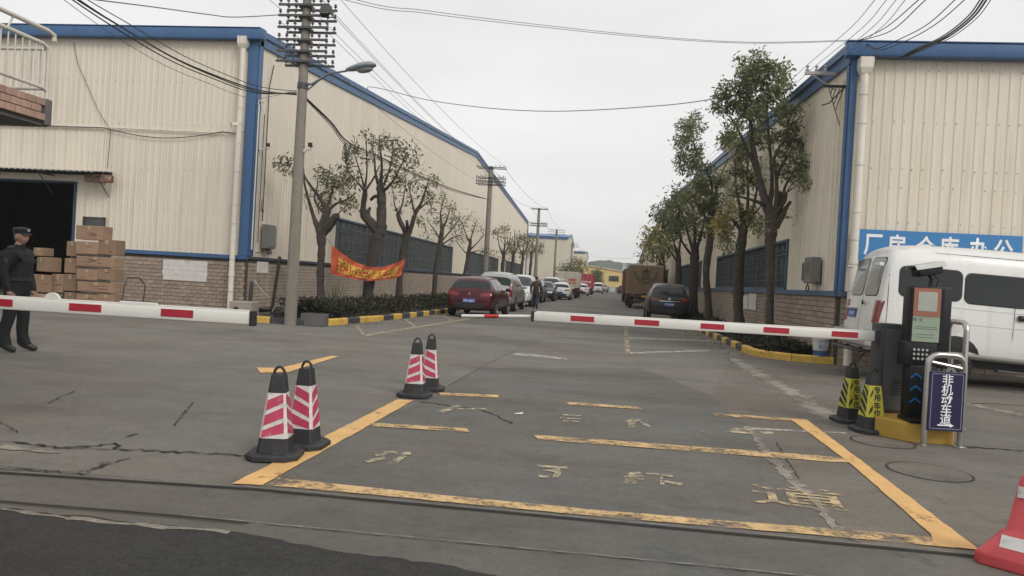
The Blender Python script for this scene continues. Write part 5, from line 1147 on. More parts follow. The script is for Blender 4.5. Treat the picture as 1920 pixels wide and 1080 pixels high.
def car(name, label, cat, loc, heading, kind, paint, group=None, plate='沪A·3K675', lv=2, taillow=False, wiper=True, roofcol=None, tail=None, wheels_col=None, badge=True):
    sp = SPEC[kind]; t = thing(name, label, cat, (loc[0], loc[1], 0), heading, group); Wd = sp['W']/2; L_ = sp['L']
    def ring(x):
        z = pl(sp['top'], x); fx = x/L_; wf = pl([(0, .84), (.02, .93), (.06, .985), (.12, 1), (.86, 1), (.93, .97), (.975, .90), (1, .78)], fx); w = Wd*wf
        zb = sp['zb']+.10*max(0, 1-x/.15)+.06*max(0, (x-L_+.15)/.15); b = min(pl(sp['belt'], x), z-.04); tt = max(0, min(1, (z-b)/(sp['H']-pl(sp['belt'], L_/2))))
        wr = lerp(.93*w, Wd*sp['roofw'], tt); z3 = min(zb+.30, b-.14); z2 = min(zb+.10, z3-.02); z4 = max(z3+.01, b-.09)
        return [(0, zb), (.80*w, zb), (.96*w, z2), (w, z3), (w*1.0, z4), (.97*w, b), (wr, z-.05*tt-.008), (.68*wr, z), (0, z+.02)]
    key = (kind, lv)
    if key not in CARMESH: CARMESH[key] = loft_mesh(sp, ring, lv)
    me = CARMESH[key]; pj = Proj(me)
    for k, V, Fs in split_glass(me):
        mb = MB(); mb.add(V, Fs); c = sum(V, Vector())/len(V)
        if k == 0: mb.build('body', paint, t, True)
        else:
            nm = 'side_window' if abs(c.y) > .25*sp['W'] else ('rear_window' if c.x < L_/2 else 'windscreen')
            mb.build(nm, M_cglass, t, True)
    for wx in sp['wheels']:
        for s_ in (1, -1):
            arch = [(wx+sp['wr']*1.17*math.cos(a), sp['wr']+sp['wr']*1.17*math.sin(a)) for a in [R(-20+q*220/12) for q in range(13)]]
            arch = [(u, max(v, sp['zb']+.02)) for u, v in arch]
            pj.decal('left' if s_ > 0 else 'right', arch, .004, 2, 1).build('wheel_arch', M_plastic, t)
            wheel(t, wx, s_*(Wd-.105), sp['wr'], .21, s_)
    B = pl(sp['belt'], 0); H = sp['H']
    # rear
    for s_ in (1, -1):
        if kind in ('hatch', 'suv'):
            q = [(s_*Wd*.42, B-.10), (s_*Wd*.90, B-.02), (s_*Wd*.90, B-.17), (s_*Wd*.44, B-.19)]
        else: q = [(s_*Wd*.74, B+.10), (s_*Wd*.90, B+.12), (s_*Wd*.92, B-.38), (s_*Wd*.78, B-.36)]
        pj.decal('rear', q, .012, 3, 4).build('tail_light', tail or M_tail, t, True)
    pj.decal('rear', [(-Wd*.88, .54), (Wd*.88, .54), (Wd*.86, .29), (-Wd*.86, .29)], .012, 3, 6).build('rear_bumper', M_plastic, t, True)
    pj.decal('rear', [(-.46*Wd, B-.20), (.46*Wd, B-.20), (.46*Wd, B-.175), (-.46*Wd, B-.175)], .012, 2, 4).build('trim_strip', M_chrome if kind == 'suv' else paint, t)
    pz = B-.36 if kind in ('hatch',) else B-.33
    c = pj.pt('rear', 0, pz, .018); pm_ = MB(); pm_.cbox((c.x, 0, pz), (.016, .46, .15), .005); po = pm_.build('number_plate', M_plate, t)
    if plate: put_text('plate_lettering', plate, .105, M_platew, po, (c.x-.0095, 0, pz), (0, -1, 0), (0, 0, 1), .002, .9)
    if badge: c = pj.pt('rear', 0, B-.10, .006); q = MB(); q.lathe([(.05, -.01), (.05, .0), (.03, .004)], (c.x, 0, B-.10), 14, axis='X'); q.build('badge', M_chrome, t)
    # front
    FB = sp['top'][-2][1]
    for s_ in (1, -1):
        pj.decal('front', [(s_*Wd*.40, FB+.02), (s_*Wd*.84, FB+.06), (s_*Wd*.86, FB-.08), (s_*Wd*.46, FB-.10)], .012, 3, 4).build('headlight', M_head, t, True)
    pj.decal('front', [(-Wd*.36, FB-.02), (Wd*.36, FB-.02), (Wd*.34, FB-.18), (-Wd*.34, FB-.18)], .01, 3, 4).build('grille', M_plastic, t, True)
    pj.decal('front', [(-Wd*.62, .42), (Wd*.62, .42), (Wd*.58, .33), (-Wd*.58, .33)], .01, 2, 4).build('front_bumper', M_plastic, t, True)
    c = pj.pt('front', 0, .50, .018)
    if c is not None: q = MB(); q.cbox((c.x, 0, .5), (.016, .44, .13), .005); q.build('number_plate', M_plate, t)
    # sides
    for s_, sd_ in ((1, 'left'), (-1, 'right')):
        pj.decal(sd_, [(sp['wheels'][0]+.45, sp['zb']+.16), (sp['wheels'][1]-.45, sp['zb']+.16), (sp['wheels'][1]-.45, sp['zb']+.03), (sp['wheels'][0]+.45, sp['zb']+.03)], .006, 2, 6).build('side_skirt', M_plastic, t)
        for (xa, xb) in [(sp['sg'][0][1], sp['sg'][0][1]+.012), (sp['sg'][1][1]+.03, sp['sg'][1][1]+.042)]:
            pj.decal(sd_, [(xa, B-.06), (xb, B-.06), (xb, sp['zb']+.18), (xa, sp['zb']+.18)], .002, 2, 4).build('door_seam', M_seam, t)
        for xa in (sp['sg'][0][1]+.10, sp['sg'][1][1]+.14):
            c = pj.pt(sd_, xa, B-.13, .0); q = MB(); q.cbox((xa, c.y+s_*.02, B-.13), (.17, .03, .028), .01); q.build('door_handle', paint, t)
        mx_ = sp['sg'][-1][0]+.28; c = pj.pt(sd_, mx_, B-.03, 0); q = MB(); q.cbox((mx_, c.y+s_*.11, B+.06), (.12, .20, .14), .035); q.box((mx_, c.y+s_*.01, B+.02), (.06, .08, .05)); q.build('door_mirror', paint, t, True)
    for s_ in (1, -1):   # roof rails
        if kind in ('suv', 'hatch', 'mpv'):
            q = MB(); pts = [pj.pt('top', x, s_*Wd*sp['roofw']*.9, .02) for x in np.linspace(.8, sp['tg'][1][0]-.1, 6)]
            q.tube([p for p in pts if p], .016, 6); q.build('roof_rail', M_galv, t)
    return t
H90 = math.pi/2
c0 = G(838, 593); 
GC = 'vehicles parked along the left kerb'
car('hatchback', 'dark red hatchback parked nearest along the left kerb', 'car', (-4.82, 26.9), H90+R(-2), 'hatch', car_paint('paint_dark_red', (.075, .008, .016)), GC, '沪A·1B675')
car('people_carrier', 'silver people carrier parked directly ahead of the dark red car', 'van', (PY(925, 560, 33.6).x, 33.6), H90+R(-1), 'mpv', car_paint('paint_silver', (.40, .40, .39), .6), GC, '沪C·7M120', 2)
x_ = PY(968, 550, 41.0).x
car('people_carrier', 'white people carrier facing the camera behind the silver one', 'van', (x_-.1, 41.0+4.95), -H90, 'mpv', car_paint('paint_white', (.66, .66, .64), .0), GC, None, 2)
x_ = PY(993, 545, 50).x
car('estate_car', 'dark blue car facing the camera beside the walking man', 'car', (x_-.1, 50+4.7), -H90, 'suv', car_paint('paint_dark_blue', (.02, .028, .045)), GC, None, 1)
car('dark_car', 'black car facing the camera just right of the walking man', 'car', (PY(1017, 545, 57).x, 57+4.25), -H90, 'hatch', car_paint('paint_black', (.007, .007, .008), 0), GC, None, 1)
car('minivan', 'white minivan parked beyond the black car on the left', 'van', (PY(1030, 545, 64).x, 64+4.5), -H90, 'minivan', car_paint('paint_white', (.66, .66, .64), .0), GC, None, 1)
car('small_car', 'small white car parked right behind the container truck', 'car', (PY(1050, 545, 64).x, 64), H90, 'hatch', car_paint('paint_white', (.66, .66, .64), .0), GC, None, 1)
car('small_car', 'white car between the two container trucks', 'car', (PY(1090, 545, 92).x, 92), H90, 'hatch', car_paint('paint_white', (.66, .66, .64), .0), GC, None, 1)
car('minivan', 'white minivan standing past the red container', 'van', (PY(1121, 545, 128).x, 128), H90, 'minivan', car_paint('paint_white', (.66, .66, .64), .0), GC, None, 1)
car('far_car', 'grey car at the far end of the left row', 'car', (PY(1131, 545, 146).x, 146), H90, 'suv', car_paint('paint_silver', (.40, .40, .39)), GC, None, 1)
car('far_car', 'dark green car at the street end before the yellow building', 'car', (PY(1156, 547, 155).x, 155), 0.0, 'suv', car_paint('paint_green', (.03, .05, .04)), GC, None, 1)
car('far_car', 'dark brown car at the street end beside the brown truck', 'car', (PY(1168, 547, 140).x, 140), H90, 'suv', car_paint('paint_brown', (.06, .03, .025)), GC, None, 1)
sx0, sx1 = G(1213, 601), G(1293, 604)
car('black_suv', 'black estate car with chrome strip parked on the right under the trees', 'car', (2.92, 33.2), H90+R(-1), 'suv', car_paint('paint_black', (.007, .007, .008), 0), 'vehicles parked along the right kerb', '沪B·5J208', 2)
0 and car('small_car', 'pale car tucked between the black car and the brown truck', 'car', (2.55, 42.6), H90, 'hatch', car_paint('paint_silver', (.40, .40, .39)), 'vehicles parked along the right kerb', None, 1)

# ---------------- lorries
def lorry(name, label, X, Y, w, L_, zf, zt, m_box, heading=H90, ribs=True, door='container', marks=None, group=None):
    """rear of the load box at x=0, box from z=zf to zt"""
    t = thing(name, label, 'truck', (X, Y, 0), heading, group)
    mb = MB(); mb.cbox((L_/2, 0, (zf+zt)/2), (L_, w, zt-zf), .03); box = mb.build('load_box', m_box, t)
    for s_ in (1, -1):
        n = int(L_/.28); mb = MB()
        for k in range(1, n): mb.box((k*L_/n, s_*(w/2+.012), (zf+zt)/2), (.10, .03, zt-zf-.3))
        mb.build('side_ribs', m_box, box)['kind'] = 'stuff'
    # rear doors
    for s_ in (1, -1):
        d_ = MB(); d_.cbox((-.02, s_*w*.245, (zf+zt)/2), (.05, w*.47, zt-zf-.16), .015); dd = d_.build('rear_door', m_box, t)
        if ribs:
            q = MB()
            for k in range(5): q.cbox((-.05, s_*w*.245, zf+.25+k*(zt-zf-.4)/4.3), (.025, w*.40, .16), .01)
            q.build('door_rib', m_box, dd)
        q = MB()
        for yy in (.12, .36): q.tube([(-.075, s_*w*yy, zf+.1), (-.075, s_*w*yy, zt-.1)], .016, 6)
        q.build('lock_rod', M_galv if ribs else m_box, dd)
    mb = MB(); 
    for s_ in (1, -1): mb.cbox((-.01, s_*(w/2-.03), (zf+zt)/2), (.09, .07, zt-zf), .01)
    mb.cbox((-.01, 0, zt-.04), (.088, w-.14, .09), .01); mb.cbox((-.01, 0, zf+.04), (.088, w-.14, .09), .01); mb.build('door_frame', m_box, t)
    if marks: marks(t, w, zf, zt)
    mb = MB(); mb.bx(.1, L_+1.6, -.42, -.30, zf-.28, zf-.02); mb.bx(.1, L_+1.6, .30, .42, zf-.28, zf-.02); mb.bx(-.02, .1, -w/2+.05, w/2-.05, zf-.22, zf-.03); mb.build('chassis', M_dkmetal, t)
    mb = MB(); mb.cbox((-.02, 0, .52), (.10, w-.3, .14), .015); mb.bx(.0, .08, -.6, -.5, .5, zf-.1); mb.bx(.0, .08, .5, .6, .5, zf-.1); mb.build('under_run_bar', M_dkmetal, t)
    for s_ in (1, -1):
        q = MB(); q.cbox((-.05, s_*(w/2-.28), zf-.13), (.05, .34, .11), .01); q.build('tail_light', M_tail, t)
        for xx in (1.2, L_+.9):
            wheel(t, xx, s_*(w/2-.2), .46, .28, s_)
        q = MB(); q.cbox((.62, s_*(w/2-.22), .55), (.02, .42, .55), .005); q.build('mud_flap', M_black, t)
    q = MB(); q.cbox((-.045, 0, zf-.16), (.02, .44, .14), .005); q.build('number_plate', mat('plate_yellow', (.55, .38, .05), .4), t)
    cb = MB(); hc = min(zt-.1, 2.7); P_ = [(L_+.25, 0, .55), (L_+2.0, 0, .55), (L_+2.05, 0, 1.3), (L_+1.85, 0, hc-.1), (L_+1.6, 0, hc), (L_+.25, 0, hc)]
    cb.prism([(x, -w/2+.08, z) for x, _, z in P_], (0, w-.16, 0)); co = cb.build('cab', mat('cab_paint', (.30, .05, .05), .4, coat=.4), t, bevel=.05)
    for s_ in (1, -1): q = MB(); q.cbox((L_+1.2, s_*(w/2-.075), hc-.55), (.9, .02, .6), .005); q.build('cab_window', M_cglass, co)
    return t
M_cont_w = mat('container_white', (.50, .47, .41), .6, var=.1, streak=.25, dirt=((.28, .2, .14), 1.5, .6)); M_cont_r = mat('container_red', (.34, .035, .05), .6, var=.12, streak=.2); M_box_b = mat('brown_truck_box', (.24, .165, .095), .65, var=.14, streak=.25, dirt=((.12, .08, .05), 1.2, .58))
def bars_mark(t, w, zf, zt):
    for k, (z, m) in enumerate(((zf+.75, mat('red_panel', (.42, .09, .05), .6)), (zf+.45, mat('orange_panel', (.50, .17, .07), .6)))):
        q = MB(); q.cbox((-.065, -w*.24, z), (.01, w*.36, .2), .002); q.build('warning_panel', m, t)
    q = MB(); 
    for k in range(5): q.box((-.066, w*.12+k*.16, zf+.75), (.006, .10, .14))
    q.build('lettering', M_signw, t)
YT = 72.0; xr = PY(1083, 545, YT).x; xl = PY(1043, 545, YT).x; zt_ = PY(1062, 509, YT).z
lorry('container_lorry', 'lorry with a dirty white container seen from behind on the left', (xr+xl)/2, YT, xr-xl, 9.0, 1.05, zt_, M_cont_w, marks=bars_mark, group='container lorries on the left')
YT = 106.0; xr = PY(1111, 545, YT).x; xl = PY(1082, 545, YT).x; zt_ = PY(1098, 514, YT).z
def red_mark(t, w, zf, zt):
    q = MB()
    for k in range(4): q.box((-.066, -w*.3+k*.36, zf+.8), (.006, .26, .24))
    q.build('lettering', mat('pale_lettering', (.6, .5, .5), .6), t)
lorry('container_lorry', 'lorry with a red container parked beyond the white one', (xr+xl)/2, YT, xr-xl, 9.0, 1.0, zt_, M_cont_r, marks=red_mark, group='container lorries on the left')
YT = 51.0; xl = PY(1177, 560, YT).x; xr = PY(1241, 560, YT).x; zt_ = PY(1215, 500, YT).z
def brown_mark(t, w, zf, zt):
    m = mat('stencil', (.11, .09, .075), .7); zc = lerp(zf, zt, .70); q = MB()
    # round-bellied stencil: arc with cross bars
    for k in range(14):
        a0, a1 = math.pi+math.pi*k/14, math.pi+math.pi*(k+1)/14
        for r0, r1 in ((.62, .80),):
            q.add([(-.068, -r0*math.cos(a0)*.9, zc+r0*math.sin(a0)*.75), (-.068, -r1*math.cos(a0)*.9, zc+r1*math.sin(a0)*.75), (-.068, -r1*math.cos(a1)*.9, zc+r1*math.sin(a1)*.75), (-.068, -r0*math.cos(a1)*.9, zc+r0*math.sin(a1)*.75)], [(0, 1, 2, 3)])
    for (y0, z0, w_, h_) in ((0, .05, .5, .5), (-.72, .1, .16, .16), (.72, .1, .16, .16), (0, -.28, .9, .10), (0, .3, .22, .2)): q.box((-.068, y0, zc+z0), (.004, w_, h_))
    q.build('stencil_mark', m, t)
    q = MB(); q.cbox((.3, 0, zt+.05), (.7, w+.04, .10), .02); q.build('roof_lip', mat('lip_grey', (.3, .27, .23), .6), t)
lorry('box_lorry', 'brown box lorry with a dark round stencil, parked on the right', (xl+xr)/2, YT, xr-xl, 6.5, 1.0, zt_, M_box_b, ribs=False, marks=brown_mark)
YT = 66; xl = PY(1169, 545, YT).x
lorry('box_lorry', 'dull red lorry just showing left of the brown box lorry', xl+1.1, YT+2, 2.1, 6, 1.0, PY(1172, 503, YT).z, mat('dull_red', (.20, .06, .055), .6), ribs=True)

# ---------------- white van
VR = G(1900, 722)
VX0, VYN = 4.82, 13.95
VW, VL, VH = 2.0, 5.9, 2.43
VS = dict(L=VL, top=[(0, .50), (.02, 1.10), (.10, 1.75), (.16, 2.20), (.30, 2.36), (.7, 2.42), (1.6, 2.45), (2.9, 2.45), (3.9, 2.40), (4.3, 2.28), (4.75, 1.75), (5.1, 1.30), (5.6, 1.08), (5.86, .85), (5.9, .6)], tg=[(4.3, 4.75), (4.75, 5.1)], sg=[], topseg=(7, 8))
def vring(x):
    z = pl(VS['top'], x); wf = pl([(0, .90), (.02, .955), (.10, .985), (.3, 1), (4.6, 1), (5.3, .96), (5.8, .86), (5.9, .75)], x); w = VW/2*wf; zb = .42
    tt = max(0, min(1, (z-1.2)/1.2)); zs = [zb, zb, zb+.10, .78, 1.08, 1.36]
    zs = [min(q, z-.10+.01*i) for i, q in enumerate(zs)]
    return [(0, zs[0]), (.90*w, zs[1]), (.985*w, zs[2]), (w, zs[3]), (w*lerp(.97, 1.0, tt), zs[4]), (w*lerp(.93, .985, tt), zs[5]), (w*lerp(.9, .915, tt), max(zs[5]+.01, z-.24*tt-.02)), (w*lerp(.8, .78, tt), z-.03*tt), (0, z+.03)]
van = thing('white_van', 'white high roof van with dark windows parked behind the ticket kiosk', 'van', (VX0, VYN+VW/2, 0), R(-1.0))
TILT = Matrix.Translation((0, 0, .13)) @ Matrix.Rotation(R(2.5), 4, 'Y')
vm = loft_mesh(VS, vring, 2); vp = Proj(vm)
M_van = mat('van_white', (.70, .70, .68), .35, var=.03, scale=1, coat=.35, streak=.10, dirt=((.50, .48, .43), 1.3, .56)); M_vanlow = mat('van_lower', (.55, .54, .51), .45, var=.08)
vbody = None
def vadd(mb, name, m, parent=van, smooth=False):
    o = mb.build(name, m, parent, smooth); o.data.transform(TILT); return o
for k, V, Fs in split_glass(vm):
    mb = MB(); mb.add(V, Fs); o = vadd(mb, 'body' if k == 0 else 'windscreen', M_van if k == 0 else M_cglass, van, True)
    if k == 0: vbody = o
def vx(px, py): # pixel on the near side -> local x,z
    p = PY(px, py, VYN+.02); return p.x-VX0, p.z-.13+.0437*(p.x-VX0)
for (xa, ya, xb, yb) in ((1684, 496, 1795, 566), (1806, 510, 1920, 580)):
    a, b = vx(xa, ya+2), vx(xb, yb-2)
    a2 = vx(xb, ya+13); zt_ = (a[1]+a2[1])/2; b2 = vx(xa, yb-12); zb_ = (b[1]+b2[1])/2
    vadd(vp.decal('right', rrect(a[0]-.018, b[0]+.018, zb_-.018, zt_+.018, .115), .006, 3, 1), 'window_seal', M_plastic, van, True)
    vadd(vp.decal('right', rrect(a[0], b[0], zb_, zt_, .10), .012, 3, 1), 'side_window', M_cglass, van, True)
vadd(vp.decal('right', rrect(3.1, 4.05, 1.42, 2.0, .1), .010, 3, 1), 'side_window', M_cglass, van, True)
for xa, xb in ((.42, 2.0), (2.15, 3.0)): vadd(vp.decal('left', rrect(xa, xb, 1.42, 2.0, .1), .010, 3, 1), 'side_window', M_cglass, van, True)
for y0, y1 in ((-.74, -.07), (.07, .74)):
    vadd(vp.decal('rear', rrect(y0-.016, y1+.016, 1.404, 2.136, .10), .006, 3, 1), 'window_seal', M_plastic, van, True)
    vadd(vp.decal('rear', rrect(y0, y1, 1.42, 2.12, .09), .012, 3, 1), 'rear_window', mat('van_rear_glass', (.10, .11, .105), .15, var=.1, coat=.4), van, True)
def strip(side, pts, m, name, off=.003, par=None): return vadd(vp.decal(side, pts, off, 2, 5), name, m, par or vbody)
for xs in (.165, 1.115, 2.25): strip('right', [(xs, 2.26), (xs+.012, 2.26), (xs+.012, .5), (xs, .5)], M_seam, 'panel_seam')
strip('right', [(.0+.16, 2.275), (4.0, 2.265), (4.0, 2.255), (.16, 2.265)], M_seam, 'gutter_seam')
for z in (1.33, 1.06): strip('right', [(.18, z), (4.4, z), (4.4, z-.012), (.18, z-.012)], mat('van_crease_shade', (.48, .48, .46), .5), 'crease_shade')  # flat greyed strips: the shade line of body creases put in as colour
strip('right', [(.75, 1.28), (1.08, 1.28), (1.08, 1.262), (.75, 1.262)], M_plastic, 'slider_rail', .006)
strip('right', [(1.2, .55), (4.2, .55), (4.2, .44), (1.2, .44)], M_vanlow, 'sill', .01)
a = vx(1907, 597); q = MB(); c = vp.pt('right', a[0], a[1], .02); q.cbox((a[0]+.12, c.y-.02, a[1]), (.30, .05, .06), .02); q.cbox((a[0], c.y-.01, a[1]), (.12, .03, .10), .014); vadd(q, 'door_handle', M_plastic, van)
q = MB(); q.box((.0, .0, 1.27), (.01, .01, .01))
for y0, y1 in ((-.985, -.66), ):
    pass
for s_ in (-1, 1):
    vadd(vp.decal('rear', [(s_*.955, 1.33), (s_*.76, 1.33), (s_*.74, 1.30), (s_*.74, .92), (s_*.955, .90)], .014, 3, 4), 'tail_light', M_tail, van, True)
    q = MB(); q.cbox((.02, s_*.90, 1.98), (.08, .06, .06), .01); q.cbox((.0, s_*.80, 1.98), (.05, .2, .05), .01); vadd(q, 'hinge', M_van, van)
strip('rear', [(-.006, 2.2), (.006, 2.2), (.006, .55), (-.006, .55)], M_seam, 'door_seam')
c = vp.pt('rear', .42, 1.06, .02); q = MB(); q.cbox((c.x, .42, 1.06), (.016, .44, .15), .004); po = vadd(q, 'number_plate', M_plate, van)
me_ = put_text('plate_lettering', '沪E·5837', .10, M_platew, po, (c.x-.0098, .42, 1.06), (0, -1, 0), (0, 0, 1), .002, .9); me_.data.transform(TILT)
c = vp.pt('rear', .42, 1.16, .02); q = MB(); q.cbox((c.x-.01, .42, 1.17), (.05, .52, .04), .01); vadd(q, 'plate_lamp', M_van, van)
c = vp.pt('rear', -.18, 1.28, .02); q = MB(); q.lathe([(.05, -.02), (.045, -.03)], (c.x, -.16, 1.28), 12, axis='X'); q.box((c.x-.03, -.2, 1.26), (.02, .10, .03)); vadd(q, 'door_handle', M_plastic, van)
q = MB(); q.cbox((-.06, 0, .62), (.22, 1.98, .26), .05); vadd(q, 'rear_bumper', mat('van_bumper', (.36, .35, .32), .6, var=.1), van, True)
q = MB(); q.cbox((-.14, 0, .40), (.26, 1.3, .05), .015); q.box((.2, .4, .4), (.5, .05, .1)); q.box((.2, -.4, .4), (.5, .05, .1)); vadd(q, 'rear_step', M_dkmetal, van)
for s_ in (1, -1): q = MB(); q.cbox((-.06, s_*.72, .78), (.06, .12, .03), .005); vadd(q, 'latch', M_galv, van)
for wx in (1.35, 4.55):
    for s_, sd_ in ((1, 'left'), (-1, 'right')):
        arch = [(wx+.44*math.cos(R(-10+q*200/14)), .40+.44*math.sin(R(-10+q*200/14))) for q in range(15)]; arch = [(u, max(v, .44)) for u, v in arch]
        vadd(vp.decal(sd_, arch, .004, 2, 1), 'wheel_arch', M_plastic, van); wheel(van, wx, s_*.86, .355, .22, s_)
for s_ in (1, -1):
    vadd(vp.decal('front', [(s_*.45, .98), (s_*.80, 1.0), (s_*.82, .80), (s_*.5, .8)], .012, 3, 4), 'headlight', M_head, van, True)
    q = MB(); q.cbox((4.72, s_*1.14, 1.55), (.12, .2, .34), .03); q.box((4.72, s_*1.02, 1.5), (.05, .16, .05)); vadd(q, 'door_mirror', M_plastic, van, True)
q = MB(); q.bx(.5, 5.2, -.7, .7, .30, .46); vadd(q, 'underbody', M_black, van)
q = MB(); q.cbox((3.2, -.98, .30), (2.3, .16, .04), .01); vadd(q, 'side_step', M_dkmetal, van)
# ============================================================ barriers
M_boom = mat('boom_white', (.66, .65, .61), .4, var=.04, scale=4, dirt=((.42, .40, .36), 6, .62)); M_refl = mat('reflective_red', (.36, .018, .035), .35, var=.12, scale=12)
def boom(parent, p0, p1, h=.115, w=.05, reds=(), lip=None):
    """boom beam from p0 to p1 (parent space); reds: list of (start, end) metres from p0"""
    p0, p1 = Vector(p0), Vector(p1); d = (p1-p0); L_ = d.length; ux = d.normalized(); uz = Vector((0, 0, 1)); uy = uz.cross(ux).normalized(); uz = ux.cross(uy)
    rot = Matrix((ux, uy, uz)).transposed()
    mb = MB(); mb.cbox((p0+p1)/2, (L_, w, h), .014, rot=rot); b = mb.build('boom', M_boom, parent, True)
    s_ = -1 if (rot @ Vector((0, -1, 0))).y < 0 else 1
    for a, e in reds:
        for q in (s_, -s_):
            k = MB(); k.cbox(p0+ux*(a+e)/2+rot @ Vector((0, q*(w/2+.002), .006)), (e-a, .006, h*.60), .001, rot=rot); k.build('red_band', M_refl, b)
    k = MB(); k.cbox(p1+ux*.012, (.035, w+.02, h+.02), .006, rot=rot); k.build('end_cap', M_black, b)
    k = MB(); k.cbox((p0+p1)/2+uz*(h/2+.006), (L_*.985, w*.5, .016), .004, rot=rot); k.build('top_trim', M_boom, b)
    return b, p0, ux, rot
# right barrier (ticket side)
KX, KY = 3.43, 8.75
pl_ = G(1700, 830)
bp = thing('barrier_plinth', 'low yellow painted concrete plinth under the ticket kiosk', 'plinth', (3.55, 8.55, 0))
mb = MB(); P_ = [(-.50, .42), (-.55, -.08), (-.36, -.36), (.12, -.38), (.16, .42)]
mb.prism([(x, y, .0) for x, y in P_], (0, 0, .2)); mb.build('plinth_block', mat('plinth_yellow', (.46, .285, .05), .7, var=.14, dirt=((.2, .14, .07), 3, .56)), bp, bevel=.012)
M_cab = mat('cabinet_grey', (.036, .039, .042), .5, var=.08); M_cabp = mat('cabinet_panel', (.085, .089, .088), .5, var=.06); M_kblack = mat('kiosk_black', (.009, .010, .011), .5, var=.15, spec=.3)
bg_ = thing('barrier_gate', 'dark grey barrier cabinet with red and white boom reaching over the lane', 'barrier', (3.22, 8.85, .2), 0, 'vehicle barriers')
mb = MB(); mb.cbox((.02, .08, .50), (.27, .28, 1.0), .015); mb.build('cabinet', M_cab, bg_, True)
mb = MB(); mb.cbox((.045, -.066, .49), (.205, .012, .90), .004); mb.build('cabinet_door', M_cabp, bg_)
mb = MB()
for k in range(6): mb.cbox((.09, -.076, .22+k*.032), (.10, .010, .012), .003)
mb.build('vent', M_cab, bg_)
b0 = Vector((-.10, -.02, PY(1640, 631, 8.85).z-.2)); b1 = PY(1001, 593, 8.85)-Vector((3.22, 8.85, .2)); b1.y = -.02
Lb = (b1-b0).length; reds = []
for px0, px1 in ((1560, 1609), (1432, 1480), (1314, 1358), (1190, 1236), (1070, 1114)):
    a = (3.12-PY(px1, 600, 8.83).x); e = (3.12-PY(px0, 600, 8.83).x); reds.append((a, e))
bo, *_ = boom(bg_, b0, b1, .104, .05, reds)
e1 = PY(866, 592, 8.85)-Vector((3.22, 8.85, .2)); e1.y = -.02; mb = MB(); mb.tube([b1, e1], .019, 10); mb.build('boom_extension', M_boom, bo, True)
q0 = b1.lerp(e1, .33); q1 = b1.lerp(e1, .66); mb = MB(); mb.tube([b1.lerp(e1, .48), b1.lerp(e1, .68)], .0205, 10); mb.build('red_band', mat('bright_red', (.5, .03, .03), .4), bo, True)
mb = MB(); mb.tube([e1, e1+Vector((-.03, 0, 0))], .024, 10); mb.build('end_cap', M_black, bo)
mb = MB(); mb.cbox((-.14, -.02, b0.z), (.05, .10, .16), .01); mb.build('boom_clamp', M_cab, bg_)
# ticket kiosk
kk = thing('ticket_kiosk', 'black ticket kiosk with screen, keypad and blue arrows on the yellow plinth', 'kiosk', (3.42, 8.42, .2))
W_ = .30
mb = MB(); mb.cbox((-.02, .02, .295), (.27, .20, .59), .012); mb.build('pedestal', M_kblack, kk, True)
mb = MB(); mb.cbox((0.03, .05, 1.0), (.42, .20, .86), .014); hd = mb.build('head', M_kblack, kk, True)
mb = MB(); mb.cbox((-.05, .035, .71), (.33, .19, .26), .012); mb.build('keypad_housing', M_kblack, kk, True)
mb = MB(); mb.cbox((-.005, -.055, 1.12), (.33, .012, .58), .004); sc_ = mb.build('screen_bezel', M_kblack, kk)
mb = MB(); mb.box((-.015, -.064, 1.26), (.27, .006, .30)); mb.build('poster_top', mat('poster_orange', (.30, .115, .075), .45, var=.1), sc_)
mb = MB(); mb.cbox((-.012, -.0685, 1.268), (.19, .004, .205), .001); mb.build('blank_card', mat('poster_card', (.36, .38, .33), .5, var=.1, scale=9), sc_)
mb = MB(); mb.box((-.015, -.064, .975), (.27, .006, .265)); mb.build('poster_bottom', mat('poster_green', (.26, .33, .25), .45, var=.12, scale=6), sc_)
put_text('screen_lettering', '微 支', .045, mat('ink', (.08, .09, .10), .6), sc_, (-.10, -.0685, 1.075), (1, 0, 0), (0, 0, 1))
mb = MB()
for k, (z, w) in enumerate(((1.0, .22), (.98, .24), (.92, .2), (.89, .16))): mb.box((-.02, -.0675, z), (w, .003, .009))
mb.build('print_lines', mat('ink_soft', (.17, .18, .16), .6), sc_)
for r_ in range(3):
    for c_ in range(4): q = MB(); q.lathe([(.015, -.002), (.013, -.010)], (-.115+c_*.042, -.060, .66+r_*.048), 8, axis='Y'); q.build('key', M_galv, kk)
M_chev = mat('chevron_blue', (.015, .13, .36), .4)
for k in range(3):
    q = MB(); z = .20+k*.13
    for s_ in (1, -1): q.prism([(-.085, -.087, z+.055), (-.085, -.087, z+.032), (-.085+s_*.055, -.087, z-.015), (-.085+s_*.055, -.087, z+.008)], (0, .005, 0))
    q.build('chevron', M_chev, kk)
mb = MB(); mb.cbox((-.02, -.08, .02), (.34, .34, .04), .008); mb.build('foot_plate', M_kblack, kk)
cc = thing('camera_housing', 'grey number plate camera on top of the ticket kiosk', 'camera', (3.43, 8.47, .2+1.43))
rt = Matrix.Rotation(R(22), 3, 'Z') @ Matrix.Rotation(R(-10), 3, 'Y')
mb = MB(); mb.cbox((0, 0, .17), (.30, .13, .10), .012, rot=rt); mb.build('housing', M_kblack, cc, True)
mb = MB(); P0 = rt @ Vector((-.02, 0, 0)); mb.prism([rt @ Vector((-.20, y, z))+Vector((0, 0, .17)) for y, z in ((-.085, .03), (-.055, .078), (.055, .078), (.085, .03), (.078, .028), (.05, .07), (-.05, .07), (-.078, .028))], rt @ Vector((.38, 0, 0))); mb.build('sun_shield', M_galv, cc)
